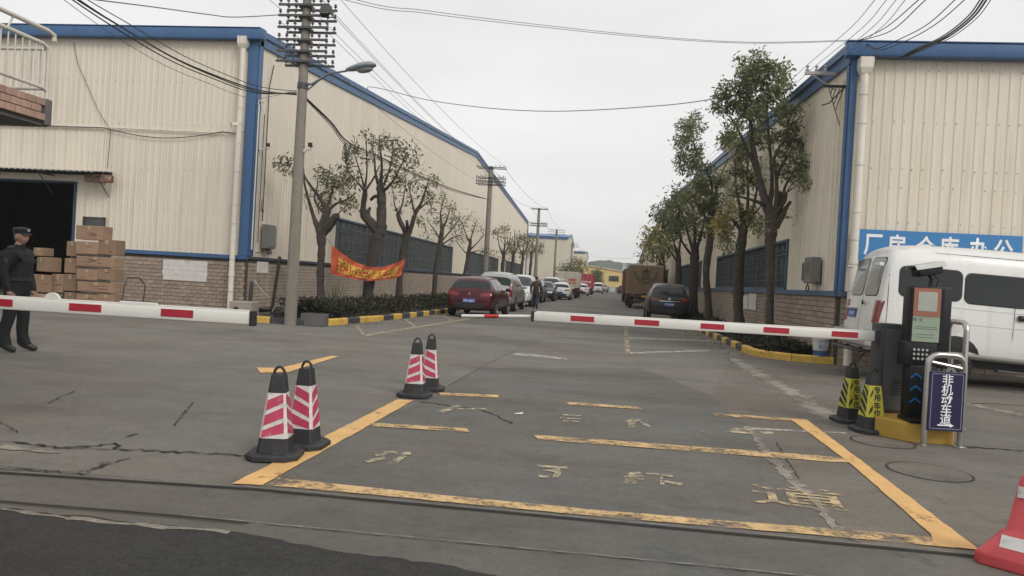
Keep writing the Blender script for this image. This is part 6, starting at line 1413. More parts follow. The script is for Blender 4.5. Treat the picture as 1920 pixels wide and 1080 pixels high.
mb = MB(); mb.lathe([(.036, -.155), (.03, -.16)], (0, 0, 0), 12, axis='X'); mb.v = [tuple(rt @ Vector(v)+Vector((0, 0, .17))) for v in mb.v]; mb.build('lens', M_cglass, cc)
mb = MB(); mb.tube([(.04, 0, 0), (.05, 0, .09), (.02, 0, .13)], .02, 8); mb.tube([(.09, -.02, 0), (.11, -.02, .08), (.06, 0, .14)], .007, 6); mb.build('bracket', M_kblack, cc)
# left barrier: boom in view, cabinet just out of frame
lg = thing('barrier_gate', 'left barrier boom with red bands and black end cap in front of the guard', 'barrier', (-6.1, 5.7, 0), 0, 'vehicle barriers')
mb = MB(); mb.cbox((-.06, .12, .55), (.34, .34, 1.10), .015); mb.build('cabinet', M_cab, lg, True)
a = PY(0, 568, 5.6); b = PY(472, 597, 5.6); o = Vector((-6.1, 5.7, 0)); d = (b-a).normalized(); st = a-d*(a.x+6.0)/d.x*1.0
reds = []
for px0, px1 in ((-22, 28), (134, 194), (306, 366), (-190, -130)): reds.append(((PY(px0, 575, 5.6)-st).length, (PY(px1, 575, 5.6)-st).length))
bo, p0, ux, rot = boom(lg, st-o, b-o, .100, .05, reds)
mb = MB(); s0 = (PY(98, 565, 5.6)-st).length; c = p0+ux*s0+Vector((0, 0, .042)); mb.lathe([(.07, -.012), (.07, .012)], c, 20, axis='Y'); mb.build('hinge_disc', M_boom, bo, True)
mb = MB(); s0 = (PY(225, 572, 5.6)-st).length; s1 = (PY(294, 577, 5.6)-st).length; mb.cbox(p0+ux*(s0+s1)/2+Vector((0, 0, .062)), (s1-s0, .03, .03), .006, rot=rot); mb.build('edge_strip', M_boom, bo)

# ============================================================ steel hoop rails and lane sign
M_steel = mat('stainless', (.42, .41, .39), .3, metal=.85, var=.12, scale=7)
def hoop(label, loc, w, h, rz, bar=None):
    t = thing('hoop_rail', label, 'railing', loc, rz, 'steel hoop rails beside the kiosk'); r_ = .10; pts = [(-w/2, 0, 0), (-w/2, 0, h-r_)] + [(-w/2+r_-r_*math.cos(a), 0, h-r_+r_*math.sin(a)) for a in (R(30), R(60), R(90))] + [(w/2-r_+r_*math.sin(a), 0, h-r_+r_*math.cos(a)) for a in (0, R(30), R(60), R(90))] + [(w/2, 0, 0)]
    mb = MB(); mb.tube(pts, .031, 12); mb.build('frame', M_steel, t, True)
    mb = MB()
    for x in (-w/2, w/2): mb.lathe([(.06, .0), (.06, .008), (.03, .014)], (x, 0, 0), 14)
    mb.build('foot', M_steel, t, True)
    if bar: mb = MB(); mb.tube([(-w/2, 0, bar[0]), (w/2, 0, bar[1])], .016, 8); mb.build('brace', M_steel, t, True)
    return t
s0, s1 = G(1731, 836), G(1799, 840)
wS = (s1-s0).length; ang = math.atan2(s1.y-s0.y, s1.x-s0.x)
hr = hoop('front steel hoop rail carrying the navy lane sign', ((s0.x+s1.x)/2, (s0.y+s1.y)/2, .005), wS, .93, ang, (.86, .80))
r0, r1 = (4.12, 9.45), (4.35, 8.35)
h0, h1 = G(1768, 792), G(1801, 806)
hoop('rear steel hoop rail behind the lane sign', ((h0.x+h1.x)/2, (h0.y+h1.y)/2, .005), (h1-h0).length, PY(1785, 604, (h0.y+h1.y)/2).z, math.atan2(h1.y-h0.y, h1.x-h0.x))
ls = thing('lane_sign', 'navy lane sign with white vertical characters and arrow on the steel hoop', 'sign', ((s0.x+s1.x)/2, (s0.y+s1.y)/2, .17), ang)
bw, bh = wS-.01, .60
mb = MB(); mb.cbox((0, -.035, bh/2), (bw, .014, bh), .003); mb.build('panel', mat('navy_panel', (.014, .012, .055), .35, var=.1), ls)
mb = MB(); zt_ = .006
for q in ((-bw/2+.02, bw/2-.02, bh-.026, bh-.02), (-bw/2+.02, bw/2-.02, .02, .026), (-bw/2+.02, -bw/2+.026, .02, bh-.02), (bw/2-.026, bw/2-.02, .02, bh-.02)): mb.bx(q[0], q[1], -.0445, -.0425, q[2], q[3])
mb.build('border', mat('border_pale', (.25, .25, .3), .5), ls)
for k, ch in enumerate('非机动车道'): put_text('character', ch, .118, M_signw, ls, (0, -.044, bh-.078-k*.100), (1, 0, 0), (0, 0, 1), .0012, 1.0)
mb = MB(); mb.prism([(-.08, -.044, .052), (.045, -.044, .052), (.045, -.044, .038), (.085, -.044, .059), (.045, -.044, .078), (.045, -.044, .066), (-.08, -.044, .066)], (0, -.003, 0)); mb.build('arrow', M_signw, ls)

# ============================================================ traffic cones
M_cw = mat('cone_white', (.58, .56, .55), .45, var=.1, scale=10, dirt=((.28, .25, .23), 14, .54)); M_cr = mat('cone_red', (.42, .045, .095), .45, var=.12, scale=10, dirt=((.5, .3, .32), 11, .6)); M_cb = mat('cone_black', (.024, .024, .026), .65, var=.25, scale=8, dirt=((.07, .065, .06), 5, .57))
M_cy = mat('cone_yellow', (.50, .47, .05), .45, var=.08, scale=10)
def cone(label, loc, rz, style, lean=0.0, group='red and white traffic cones', h=.70, text=None):
    t = thing('traffic_cone', label, 'traffic cone', loc, rz, group); t.rotation_euler = (lean, 0, rz)
    hw = lambda z: lerp(.118, .050, (z-.05)/(h-.05))    # half side of the square shaft
    # base: octagonal rubber plate
    mb = MB(); c8 = .195; k8 = .08; P8 = [(-c8+k8, -c8), (c8-k8, -c8), (c8, -c8+k8), (c8, c8-k8), (c8-k8, c8), (-c8+k8, c8), (-c8, c8-k8), (-c8, -c8+k8)]
    mb.add([(x, y, .0) for x, y in P8]+[(x, y, .030) for x, y in P8]+[(x*.90, y*.90, .045) for x, y in P8], [tuple(range(8))[::-1], tuple(range(16, 24))]+[(i, (i+1) % 8, (i+1) % 8+8, i+8) for i in range(8)]+[(i+8, (i+1) % 8+8, (i+1) % 8+16, i+16) for i in range(8)]); mb.build('base', M_cb, t)
    def ringq(z, e=0.0): a = hw(z)+e; k = a*.22; return [(-a+k, -a, z), (a-k, -a, z), (a, -a+k, z), (a, a-k, z), (a-k, a, z), (-a+k, a, z), (-a, a-k, z), (-a, -a+k, z)]
    def sect(z0, z1, m, name, e=0.0, par=t):
        q = MB(); q.add(ringq(z0, e)+ringq(z1, e), [(i, (i+1) % 8, (i+1) % 8+8, i+8) for i in range(8)]+[tuple(range(8))[::-1], tuple(range(8, 16))]); return q.build(name, m, par)
    zl0, zl1 = (.155, h-.135) if style == 'red' else (.17, h-.13)
    sect(.04, zl0, M_cb, 'lower_shaft'); sl = sect(zl0, zl1, M_cw if style == 'red' else M_cy, 'sleeve', .002); sect(zl1, h, M_cb, 'cap')
    # slanted bands on each of the four faces
    nb = 3
    for fi in range(4):
        rot = Matrix.Rotation(fi*math.pi/2, 3, 'Z'); flip = 1 if fi % 2 == 0 else -1
        if style == 'yellow' and fi == 0: continue
        for k in range(nb if style == 'red' else 4):
            bh_ = .078 if style == 'red' else .055; pitch = (zl1-zl0)/(nb if style == 'red' else 4); zc = zl0+pitch*(k+.45); sl_ = .032*flip if style == 'red' else .05*flip
            pts = []
            for f, s_ in ((-1, -1), (1, -1), (1, 1), (-1, 1)):
                z = zc+s_*bh_/2+f*sl_; z = max(zl0+.004, min(zl1-.004, z)); a = (hw(z))*.80
                pts.append(rot @ Vector((f*a, -(hw(z)+.005), z)))
            q = MB(); q.prism(pts, rot @ Vector((0, .004, 0))); q.build('red_band' if style == 'red' else 'black_band', M_cr if style == 'red' else M_cb, sl)
    hx_, hy_ = (1, 0) if abs(rz) < .8 else (0, 1)
    q = MB(); q.tube([(.040*math.cos(a)*hx_, .040*math.cos(a)*hy_, h-.004+.060*math.sin(a)) for a in [R(x) for x in range(0, 181, 20)]], .011, 8); q.build('handle', M_cb, t, True)
    if style == 'yellow':
        slope = math.atan((.118-.050)/(h-.05)); up_ = Vector((0, math.sin(slope), math.cos(slope)))
        for k, ch in enumerate('专用车位'):
            z = zl1-.045-k*.083; put_text('character', ch, .082, M_cb, sl, (.012, -(hw(z)+.0062), z), (1, 0, 0), up_, .002, .95)
        for z0 in (zl0+.02, zl0+.2): 
            q = MB(); z1_ = z0+.07; a0, a1 = hw(z0)*.78, hw(z1_)*.78
            q.prism([Vector((-a0, -(hw(z0)+.0045), z0)), Vector((-a0*.45, -(hw(z0+.06)+.0045), z0+.06)), Vector((-a0*.45, -(hw(z0+.11)+.0045), z0+.11)), Vector((-a1, -(hw(z0+.05)+.0045), z0+.05))], (0, .003, 0)); q.build('black_band', M_cb, sl)
    return t
g1, g2, g3, g4 = G(527, 862), G(572, 845), G(775, 745), G(800, 737)
cone('large red and white traffic cone nearest the camera on the yellow line', (g1.x-.07, g1.y+.05, .012), R(10), 'red', R(0), h=.625)
cone('red and white traffic cone tucked right behind the nearest cone', (g2.x-.07, g2.y+.12, .012), R(-88), 'red', h=.63)
cone('red and white traffic cone in the farther pair, front one', (g3.x, g3.y+.06, .012), R(2), 'red', h=.63)
cone('red and white traffic cone in the farther pair, rear one', (g4.x-.03, g4.y+.25, .012), R(-82), 'red', h=.64)
g5, g6 = G(1620, 812), G(1597, 800)
cone('yellow and black cone with vertical characters right beside the kiosk', (g5.x+.09, g5.y+.08, .012), R(8), 'yellow', 0, 'yellow and black parking cones', .64)
cone('yellow and black cone half hidden behind the other yellow cone', (g6.x+.07, g6.y+.30, .012), R(12), 'yellow', 0, 'yellow and black parking cones', .64)

# ============================================================ red water barrier, bottom right
wb = G(1836, 1058); wbr = thing('water_barrier', 'red plastic water filled road barrier with white stripes in the near right corner', 'road barrier', (wb.x-.03, wb.y+.02, 0), R(-40))
M_wb = mat('barrier_red', (.56, .07, .08), .42, var=.14, scale=3, dirt=((.52, .16, .15), 5, .56))
prof = [(0, .0), (0, .07), (.085, .20), (.10, .225), (.145, .50), (.165, .535), (.235, .535), (.255, .50), (.30, .225), (.315, .20), (.40, .07), (.40, 0)]
secs = [(0, .80, .0), (.02, .95, .0), (.06, 1, 0), (1.24, 1, 0), (1.28, .95, 0), (1.30, .80, 0)]
mb = MB(); n = len(prof)
for x, s_, _ in secs:
    xx = lambda z: x+(1 if x < .5 else -1)*pl([(0, 0), (.07, 0), (.20, .115), (.225, .125), (.50, .165), (.54, .175)], z)
    for (y, z) in prof: mb.v.append((xx(z), .2+(y-.2)*s_-.0, z*(.97 if s_ < 1 else 1)))
for i in range(len(secs)-1):
    for j in range(n): mb.f.append((i*n+j, i*n+(j+1) % n, (i+1)*n+(j+1) % n, (i+1)*n+j)); mb.mi.append(0)
mb.f.append(tuple(range(n))[::-1]); mb.f.append(tuple(range((len(secs)-1)*n, len(secs)*n))); mb.mi += [0, 0]
mb.build('shell', M_wb, wbr, True, bevel=.012)
for (x0, z0, z1, y0, y1) in ((.17, .395, .455, .124, .135), (.12, .12, .18, .034, .074)):
    mb = MB(); mb.prism([(x0, y0-.004, z0), (1.1, y0-.004, z0), (1.1, y1-.004, z1), (x0, y1-.004, z1)], (0, .004, 0)); mb.build('white_stripe', M_cw, wbr)
mb = MB(); mb.lathe([(.05, .53), (.05, .55), (.03, .555)], (.6, .2, 0), 14); mb.build('filler_cap', M_wb, wbr, True)

# ============================================================ cartons and trolleys by the loading door
M_carton = mat('cardboard', (.26, .17, .11), .8, var=.12, scale=3, orand=.18, bump=.1, dirt=((.20, .12, .07), 4, .62)); M_tape = mat('parcel_tape', (.40, .30, .20), .4, var=.1); M_cprint = mat('carton_print', (.17, .085, .06), .8)
def carton(label, px0, py0, px1, py1, Y, dep=.42, rz=0.0, tilt=0.0, printed=0, tape=True):
    a, b = PY(px0, py0, Y), PY(px1, py1, Y); w, h = b.x-a.x, a.z-b.z; t = thing('carton', label, 'carton', ((a.x+b.x)/2, Y+dep/2, b.z+.002), rz, 'cardboard cartons by the loading door'); t.rotation_euler = (0, tilt, rz)
    mb = MB(); mb.cbox((0, 0, h/2), (w-.012, dep, h-.008), .012); mb.build('box', M_carton, t)
    if tape: mb = MB(); mb.bx(-w*.03-.02, w*.03+.02, -dep/2-.003, -dep/2, h*.72, h-.012); mb.bx(-w*.03-.02, w*.03+.02, -dep/2, dep/2, h-.003, h+.0); mb.build('tape', M_tape, t)
    if printed:
        for k in range(printed): mb = MB(); mb.box((random.uniform(-w*.25, w*.25), -dep/2-.0015-.0004*k, h*random.uniform(.2, .7)), (w*random.uniform(.12, .3), .003, h*random.uniform(.05, .12))); mb.build('print', M_cprint, t)
        if printed > 2:
            for f in (.15, .8): mb = MB(); mb.bx(-w*.3, w*.3, -dep/2-.002, -dep/2, h*f, h*(f+.02)); mb.build('print', M_cprint, t)
    return t
YC = 18.2; s4 = .5
def cpx(x, y): return x/3.6, 380+y/3.6
def cart(label, x0, y0, x1, y1, Y, **k): a = cpx(x0, y0); b = cpx(x1, y1); return carton(label, a[0], a[1], b[0], b[1], Y, **k)
S = 'in the tall stack by the loading door'
# trolley under the stack
zb_ = .22
cart('topmost carton with pale straps, alone on top of the tall stack', 513, 150, 690, 256, YC, printed=4)
cart('left carton of the second layer of the tall stack', 513, 258, 660, 352, YC, printed=1)
cart('right carton of the second layer of the tall stack', 664, 246, 776, 356, YC+.03, printed=2)
cart('wide printed carton across the third layer of the tall stack', 515, 358, 768, 441, YC-.01, printed=4)
cart('left carton of the fourth layer of the tall stack', 515, 443, 655, 527, YC, printed=2)
cart('right carton of the fourth layer of the tall stack', 659, 443, 768, 527, YC+.02, printed=1)
cart('wide carton across the fifth layer of the tall stack', 520, 529, 765, 612, YC, printed=4)
cart('left carton at the bottom of the tall stack', 515, 614, 652, 715, YC, printed=1)
cart('right carton at the bottom of the tall stack', 656, 614, 768, 715, YC, printed=1)
cart('upper carton at the left shoulder of the tall stack', 450, 258, 518, 364, YC+.55, printed=1)
cart('middle carton at the left shoulder of the tall stack', 436, 372, 512, 478, YC+.55)
cart('lower left shoulder carton of the tall stack', 432, 480, 512, 600, YC+.55)
cart('bottom left shoulder carton of the tall stack', 432, 602, 512, 690, YC+.55)
0 and cart('upper carton at the right shoulder of the tall stack', 745, 268, 812, 382, YC+.6)
0 and cart('second carton at the right shoulder of the tall stack', 735, 384, 804, 480, YC+.6)
0 and cart('third carton at the right shoulder of the tall stack', 730, 482, 800, 580, YC+.6)
0 and cart('lowest carton at the right shoulder of the tall stack', 730, 582, 800, 692, YC+.6)
cart('tilted carton on the heap just right of the guard', 238, 365, 350, 470, YC+.5, rz=R(-28), tape=True)
cart('small carton at the top of the heap right of the guard', 225, 302, 290, 362, YC+.9)
cart('brown carton below the tilted one in the heap beside the guard', 225, 482, 345, 610, YC+.5, printed=1)
cart('carton with dark stripes at the right of the heap beside the guard', 350, 480, 428, 610, YC+.6, printed=4)
cart('carton at the bottom of the heap beside the guard', 225, 612, 345, 700, YC+.5)
cart('striped carton at the bottom right of the heap beside the guard', 350, 612, 428, 700, YC+.6)
def trolley(label, x0, x1, Y, dep=1.2):
    t = thing('hand_trolley', label, 'trolley', ((x0+x1)/2, Y, 0), 0, 'flat trolleys under the cartons'); w = x1-x0
    zt_ = PY(*cpx(600, 718), YC).z
    mb = MB(); mb.cbox((0, dep/2-.05, zt_-.035), (w, dep, .05), .012); mb.build('deck', mat('trolley_green', (.05, .08, .07), .6), t)
    for x in (-w*.42, w*.42):
        for y in (.08, dep-.2):
            q = MB(); r_ = max(.04, (zt_-.07)/2); q.lathe([(r_*.6, -.025), (r_, -.02), (r_, .02), (r_*.6, .025)], (x, y, r_), 14, axis='X'); q.box((x, y, r_*1.5), (.06, .05, max(.03, zt_-.06-r_))); q.build('castor', M_black, t)
    q = MB(); q.tube([(w/2-.03, .1, zt_), (w/2+.05, .12, .75), (w/2-.0, .3, .95), (w/2-.0, dep-.4, .95), (w/2+.05, dep-.2, .75), (w/2-.03, dep-.15, zt_)], .016, 8); q.build('handle', M_dkmetal, t, True)
    return t
xa = PY(*cpx(428, 700), YC).x; xb = PY(*cpx(792, 700), YC).x; trolley('flat trolley carrying the tall carton stack', xa, xb+.05, YC)
xa = PY(*cpx(215, 700), YC+.5).x; xb = PY(*cpx(424, 700), YC+.5).x; trolley('flat trolley carrying the smaller carton heap', xa, xb-.06, YC+.45, 1.0)

# ============================================================ street clutter around the pole and right bed
def tub(name, label, cat, c, r0, r1, h, m, rim=None, soil=True):
    t = thing(name, label, cat, c); mb = MB(); mb.lathe([(r0*.92, 0), (r0, .01), (r1, h-.03), (r1+.02, h-.03), (r1+.02, h), (r1-.02, h), (r1-.04, h-.06), (.02, h-.06)], (0, 0, 0), 20); mb.build('tub', m, t, True); return t
p_ = G(521, 607); tb = tub('bucket', 'black bucket standing left of the nearest pole foot', 'bucket', (p_.x, p_.y+.15, 0), .17, .21, .30, M_black)
q = MB(); q.tube([(.21*math.cos(a), -.05, .30+.16*math.sin(a)) for a in [R(x) for x in range(0, 181, 20)]], .008, 6); q.build('handle', M_galv, tb)
blk = thing('concrete_block', 'grey concrete block between the downpipe and the nearest pole', 'block', (-9.55, 19.1, .0)); q = MB(); q.cbox((0, 0, .24), (.62, .5, .48), .03); q.build('block', M_concrete, blk); q = MB(); q.lathe([(.08, -.256), (.07, -.262)], (-.1, 0, .26), 14, axis='Y'); q.build('hole', M_black, blk)
pp = thing('steel_post', 'tall black steel post leaning by the brick base', 'post', (-9.2, 20.0, .0)); q = MB(); q.tube([(0, 0, 0), (.13, .1, 1.75)], .045, 10); q.build('post', M_black, pp, True)
pp = thing('tap_post', 'short dark stand pipe with tap by the concrete block', 'stand pipe', (-9.85, 20.0, .0)); q = MB(); q.tube([(0, 0, 0), (.04, 0, 1.0)], .055, 10); q.build('post', M_dkmetal, pp, True); q = MB(); q.tube([(.05, 0, .97), (.16, -.02, 1.0), (.20, -.02, .96)], .02, 8); q.tube([(.2, -.02, .95), (.4, 0, .72), (.58, .02, .58)], .008, 5); q.build('tap', M_galv, pp)
p_ = G(578, 612); pb_ = thing('planter_box', 'dark grey concrete planter box right of the nearest pole foot', 'planter', (p_.x+.02, p_.y+.35, 0)); q = MB(); q.cbox((0, 0, .155), (.60, .42, .31), .02); q.build('box', mat('dark_concrete', (.10, .10, .10), .85, var=.2, bump=.3), pb_); q = MB(); q.bx(-.26, .26, -.17, .17, .311, .322); q.build('soil', M_soil, pb_)
p_ = G(612, 597); ag = thing('potted_agave', 'shallow dark basin with a spiky plant on the left kerb', 'pot plant', (p_.x, p_.y+.6, .1)); q = MB(); q.lathe([(.24, 0), (.34, .16), (.37, .16), (.37, .19), (.33, .19), (.30, .13), (.02, .13)], n=22); q.build('basin', M_concrete, ag, True)
for k in range(11):
    a = k*2.4; r_ = .05+.10*random.random(); h_ = random.uniform(.5, .95); d = Vector((math.cos(a), math.sin(a), 0)); q = MB(); s_ = Vector((-d.y, d.x, 0)); base = d*.04+Vector((0, 0, .13))
    V = []; 
    for f, w in ((0, .035), (.4, .032), (.8, .016), (1, .002)):
        c = base+d*(r_*f*1.6+f*f*.10)+Vector((0, 0, h_*f)); V += [c-s_*w, c+d*.012, c+s_*w]
    q.add(V, [(i*3+j, i*3+j+1, (i+1)*3+j+1, (i+1)*3+j) for i in range(3) for j in range(2)]); q.build('leaf', mat('agave', (.10, .115, .07), .6, var=.2), ag)
# paint bucket on the right kerb
p_ = G(1535, 680); bk = tub('paint_bucket', 'white and blue paint bucket on the right kerb corner', 'bucket', (p_.x, 17.2, .155), .15, .18, .40, mat('bucket_white', (.55, .54, .53), .5, var=.1))
q = MB(); q.lathe([(.154, .015), (.164, .13)], n=20); q.build('blue_band', mat('bucket_blue', (.05, .09, .2), .5), bk); q = MB(); q.tube([(.2*math.cos(a), -.04, .40+.05*math.sin(a)) for a in [R(x) for x in range(0, 181, 30)]], .006, 5); q.build('handle', M_galv, bk)
q = MB(); q.bx(-.09, .09, -.178, -.170, .18, .34); q.build('label', mat('bucket_label', (.32, .34, .4), .5, var=.4, scale=14), bk)
# security cameras
def cctv(label, c, aim, wall):
    t = thing('security_camera', label, 'camera', c, 0, 'white wall cameras'); aim = Vector(aim).normalized(); s_ = aim.cross(Vector((0, 0, 1))).normalized(); u = s_.cross(aim); rot = Matrix((aim, -s_, u)).transposed()
    q = MB(); q.cbox((0, 0, 0), (.24, .10, .10), .02, rot=rot); q.build('housing', M_white_pipe, t, True); q = MB(); q.cbox(aim*.122, (.01, .11, .11), .004, rot=rot); q.build('lens_plate', M_black, t)
    q = MB(); w = Vector(wall); q.tube([Vector((0, 0, -.04)), Vector((0, 0, -.12)), w*.9+Vector((0, 0, -.14))], .018, 8); q.cbox(w+Vector((0, 0, -.14)), (.08, .08, .08), .01); q.build('bracket', M_white_pipe, t); return t
c = PY(441, 233, LY-.3); cctv('white security camera high on the left warehouse front', c, (-.8, -.5, -.15), (.1, .3, 0))
c = PY(583, 272, P1[1]-.05); cctv('white security camera on the right of the nearest pole', c, (.25, -1, -.1), (P1[0]+.12-c.x, .05, 0))
c = PX(504, 272, LX+.35); cctv('white security camera on the left warehouse gable wall', c, (.3, -1, -.1), (-.3, 0, 0))
c = PX(465, 482, LX+.1)
# banner between trees
bn_a, bn_b, bn_c, bn_d = (622, 458), (760, 482), (754, 521), (620, 516)
YA, YB = YonX(606, TX)-.35, YonX(752, TX)-.3
ban = thing('banner', 'sagging orange red banner with yellow characters strung between two trees', 'banner', ((PY(690, 500, (YA+YB)/2)).x, (YA+YB)/2, 1.2))
bo_ = Vector(ban.location); n = 36; V = []; top = []; bot = []
def bpt(u, v, off=0.0):
    pt = lerp(622, 760, u); sag = math.sin(math.pi*min(1, u*.97))
    yt = lerp(458, 481, u)+30*sag**.9; yb = lerp(513, 519, u)+10*sag - (0 if u < .9 else (u-.9)*40); yb = yb if u > .04 else yb-0
    y = lerp(yt, yb, v); Xd = TX+.42+.04*math.sin(u*17+v*2)+.025*math.sin(v*9+u*30)-off
    return PX(pt-2*v*(1 if u < .5 else 4), y, Xd)-bo_
mb = MB(); m_ = 9
for i in range(n+1):
    for j in range(m_+1): mb.v.append(tuple(bpt(i/n, j/m_)))
for i in range(n):
    for j in range(m_): mb.f.append((i*(m_+1)+j, i*(m_+1)+j+1, (i+1)*(m_+1)+j+1, (i+1)*(m_+1)+j)); mb.mi.append(0)
cl_ = mb.build('cloth', mat('banner_cloth', (.52, .085, .03), .75, var=.1, scale=4), ban, True)
M_bt = mat('banner_yellow', (.72, .46, .07), .7)
tm = text_mesh('热烈欢迎各界朋友光临', 1.0, .02); co = np.array([v.co[:] for v in tm.vertices]); mn, mx_ = co.min(0), co.max(0)
for v in tm.vertices:
    u = .09+.84*(v.co.x-mn[0])/(mx_[0]-mn[0]); w = .90-.70*(v.co.y-mn[1])/(mx_[1]-mn[1]); v.co = bpt(u, w, -.03)
tm.materials.clear(); tm.materials.append(M_bt); put('lettering', tm, ban)
mb = MB()
for a_, e_ in (((0, 0), (606, 440)), ((0, 1), (604, 522)), ((1, 0), (752, 478)), ((1, 1), (750, 522))):
    s_ = bpt(*a_); e = PX(e_[0], e_[1], TX+.1)-bo_; mb.tube([s_, e], .008, 5)
mb.build('cord', M_wire, ban)

# ============================================================ upper landing of the gatehouse, top left
BX, BY1 = -6.5, 8.0
gh = thing('gatehouse_landing', 'brick edged upper landing with white tube railing in the top left corner', 'balcony', (BX, BY1, 0))
M_grey_r = mat('landing_concrete', (.12, .115, .11), .85, var=.2, bump=.3); M_rail_w = mat('rail_white', (.56, .53, .47), .5, var=.1, scale=6, dirt=((.25, .2, .16), 7, .6)); M_bp = mat('pink_brick', (.36, .235, .185), .8, var=.14, scale=7, orand=.2, bump=.25)
mb = MB(); mb.bx(-3.5, -.03, -7, 0, 2.93, 3.0); mb.bx(-3.5, -.06, -7, -.02, 3.0, 3.2); ld = mb.build('slab', M_grey_r, gh)
mb = MB(); mb.bx(-3.5, -3.3, -7, 0, 0, 2.93); mb.bx(-3.5, -1.2, -7, -6.8, 0, 2.93); mb.bx(-3.5, -3.3, -7, 0, 2.93, 5.8); mb.build('wall', mat('gatehouse_wall', (.5, .47, .4), .8), gh)
mb = MB()
mb.box((-.03, -3.5, 3.10), (.04, 7, .26)); mb.build('mortar_bed', M_mortar, gh)
for k, (z0, z1) in enumerate(((2.985, 3.065), (3.07, 3.15), (3.155, 3.235))):
    y = -.09-(k % 2)*.07
    while y > -3.2:
        q = MB(); q.cbox((0, 0, 0), (.03, .138, z1-z0-.003), .004); q.build('brick', M_bp, gh, loc=(.0+random.uniform(-.002, .002), y-.07, (z0+z1)/2)); y -= .147
mb = MB(); mb.cbox((-.03, -.04, 3.09), (.10, .10, .31), .02); mb.build('corner_patch', M_grey_r, gh)
mb = MB(); 
ytop = PX(100, 65, BX).z
mb.tube([(-.02, -5.5, 3.86), (-.02, -.14, 3.86), (-.02, -.07, 3.83), (-.02, -.05, 3.76), (-.02, -.05, 3.24)], .024, 10)
mb.tube([(-.02, -5.5, 3.36), (-.02, -.12, 3.36), (-.02, -.05, 3.33)], .02, 8); mb.tube([(-.02, -.05, 3.36), (-1.6, -.05, 3.36)], .018, 8); mb.tube([(-.02, -.05, 3.82), (-1.6, -.05, 3.82)], .018, 8); rl = mb.build('railing', M_rail_w, gh, True)
for k in range(30):
    q = MB(); q.tube([(0, 0, 0), (0, 0, .47)], .008, 6); q.build('baluster', M_rail_w, rl, True, loc=(-.02, -.14-k*.10, 3.37))
for k in range(13): q = MB(); q.tube([(0, 0, 0), (0, 0, .46)], .008, 6); q.build('baluster', M_rail_w, rl, True, loc=(-.12-k*.11, -.05, 3.36))
mb = MB(); mb.tube([(.0, -5.5, 4.02), (.0, -.10, 4.02), (.0, .0, 4.0), (.0, .01, 3.93)], .026, 10); mb.tube([(0, -.6, 4.02), (-.02, -.66, 3.86)], .012, 6); mb.tube([(0, -1.4, 4.02), (-.02, -1.4, 3.86)], .012, 6); mb.build('upper_rail', M_rail_w, gh, True)
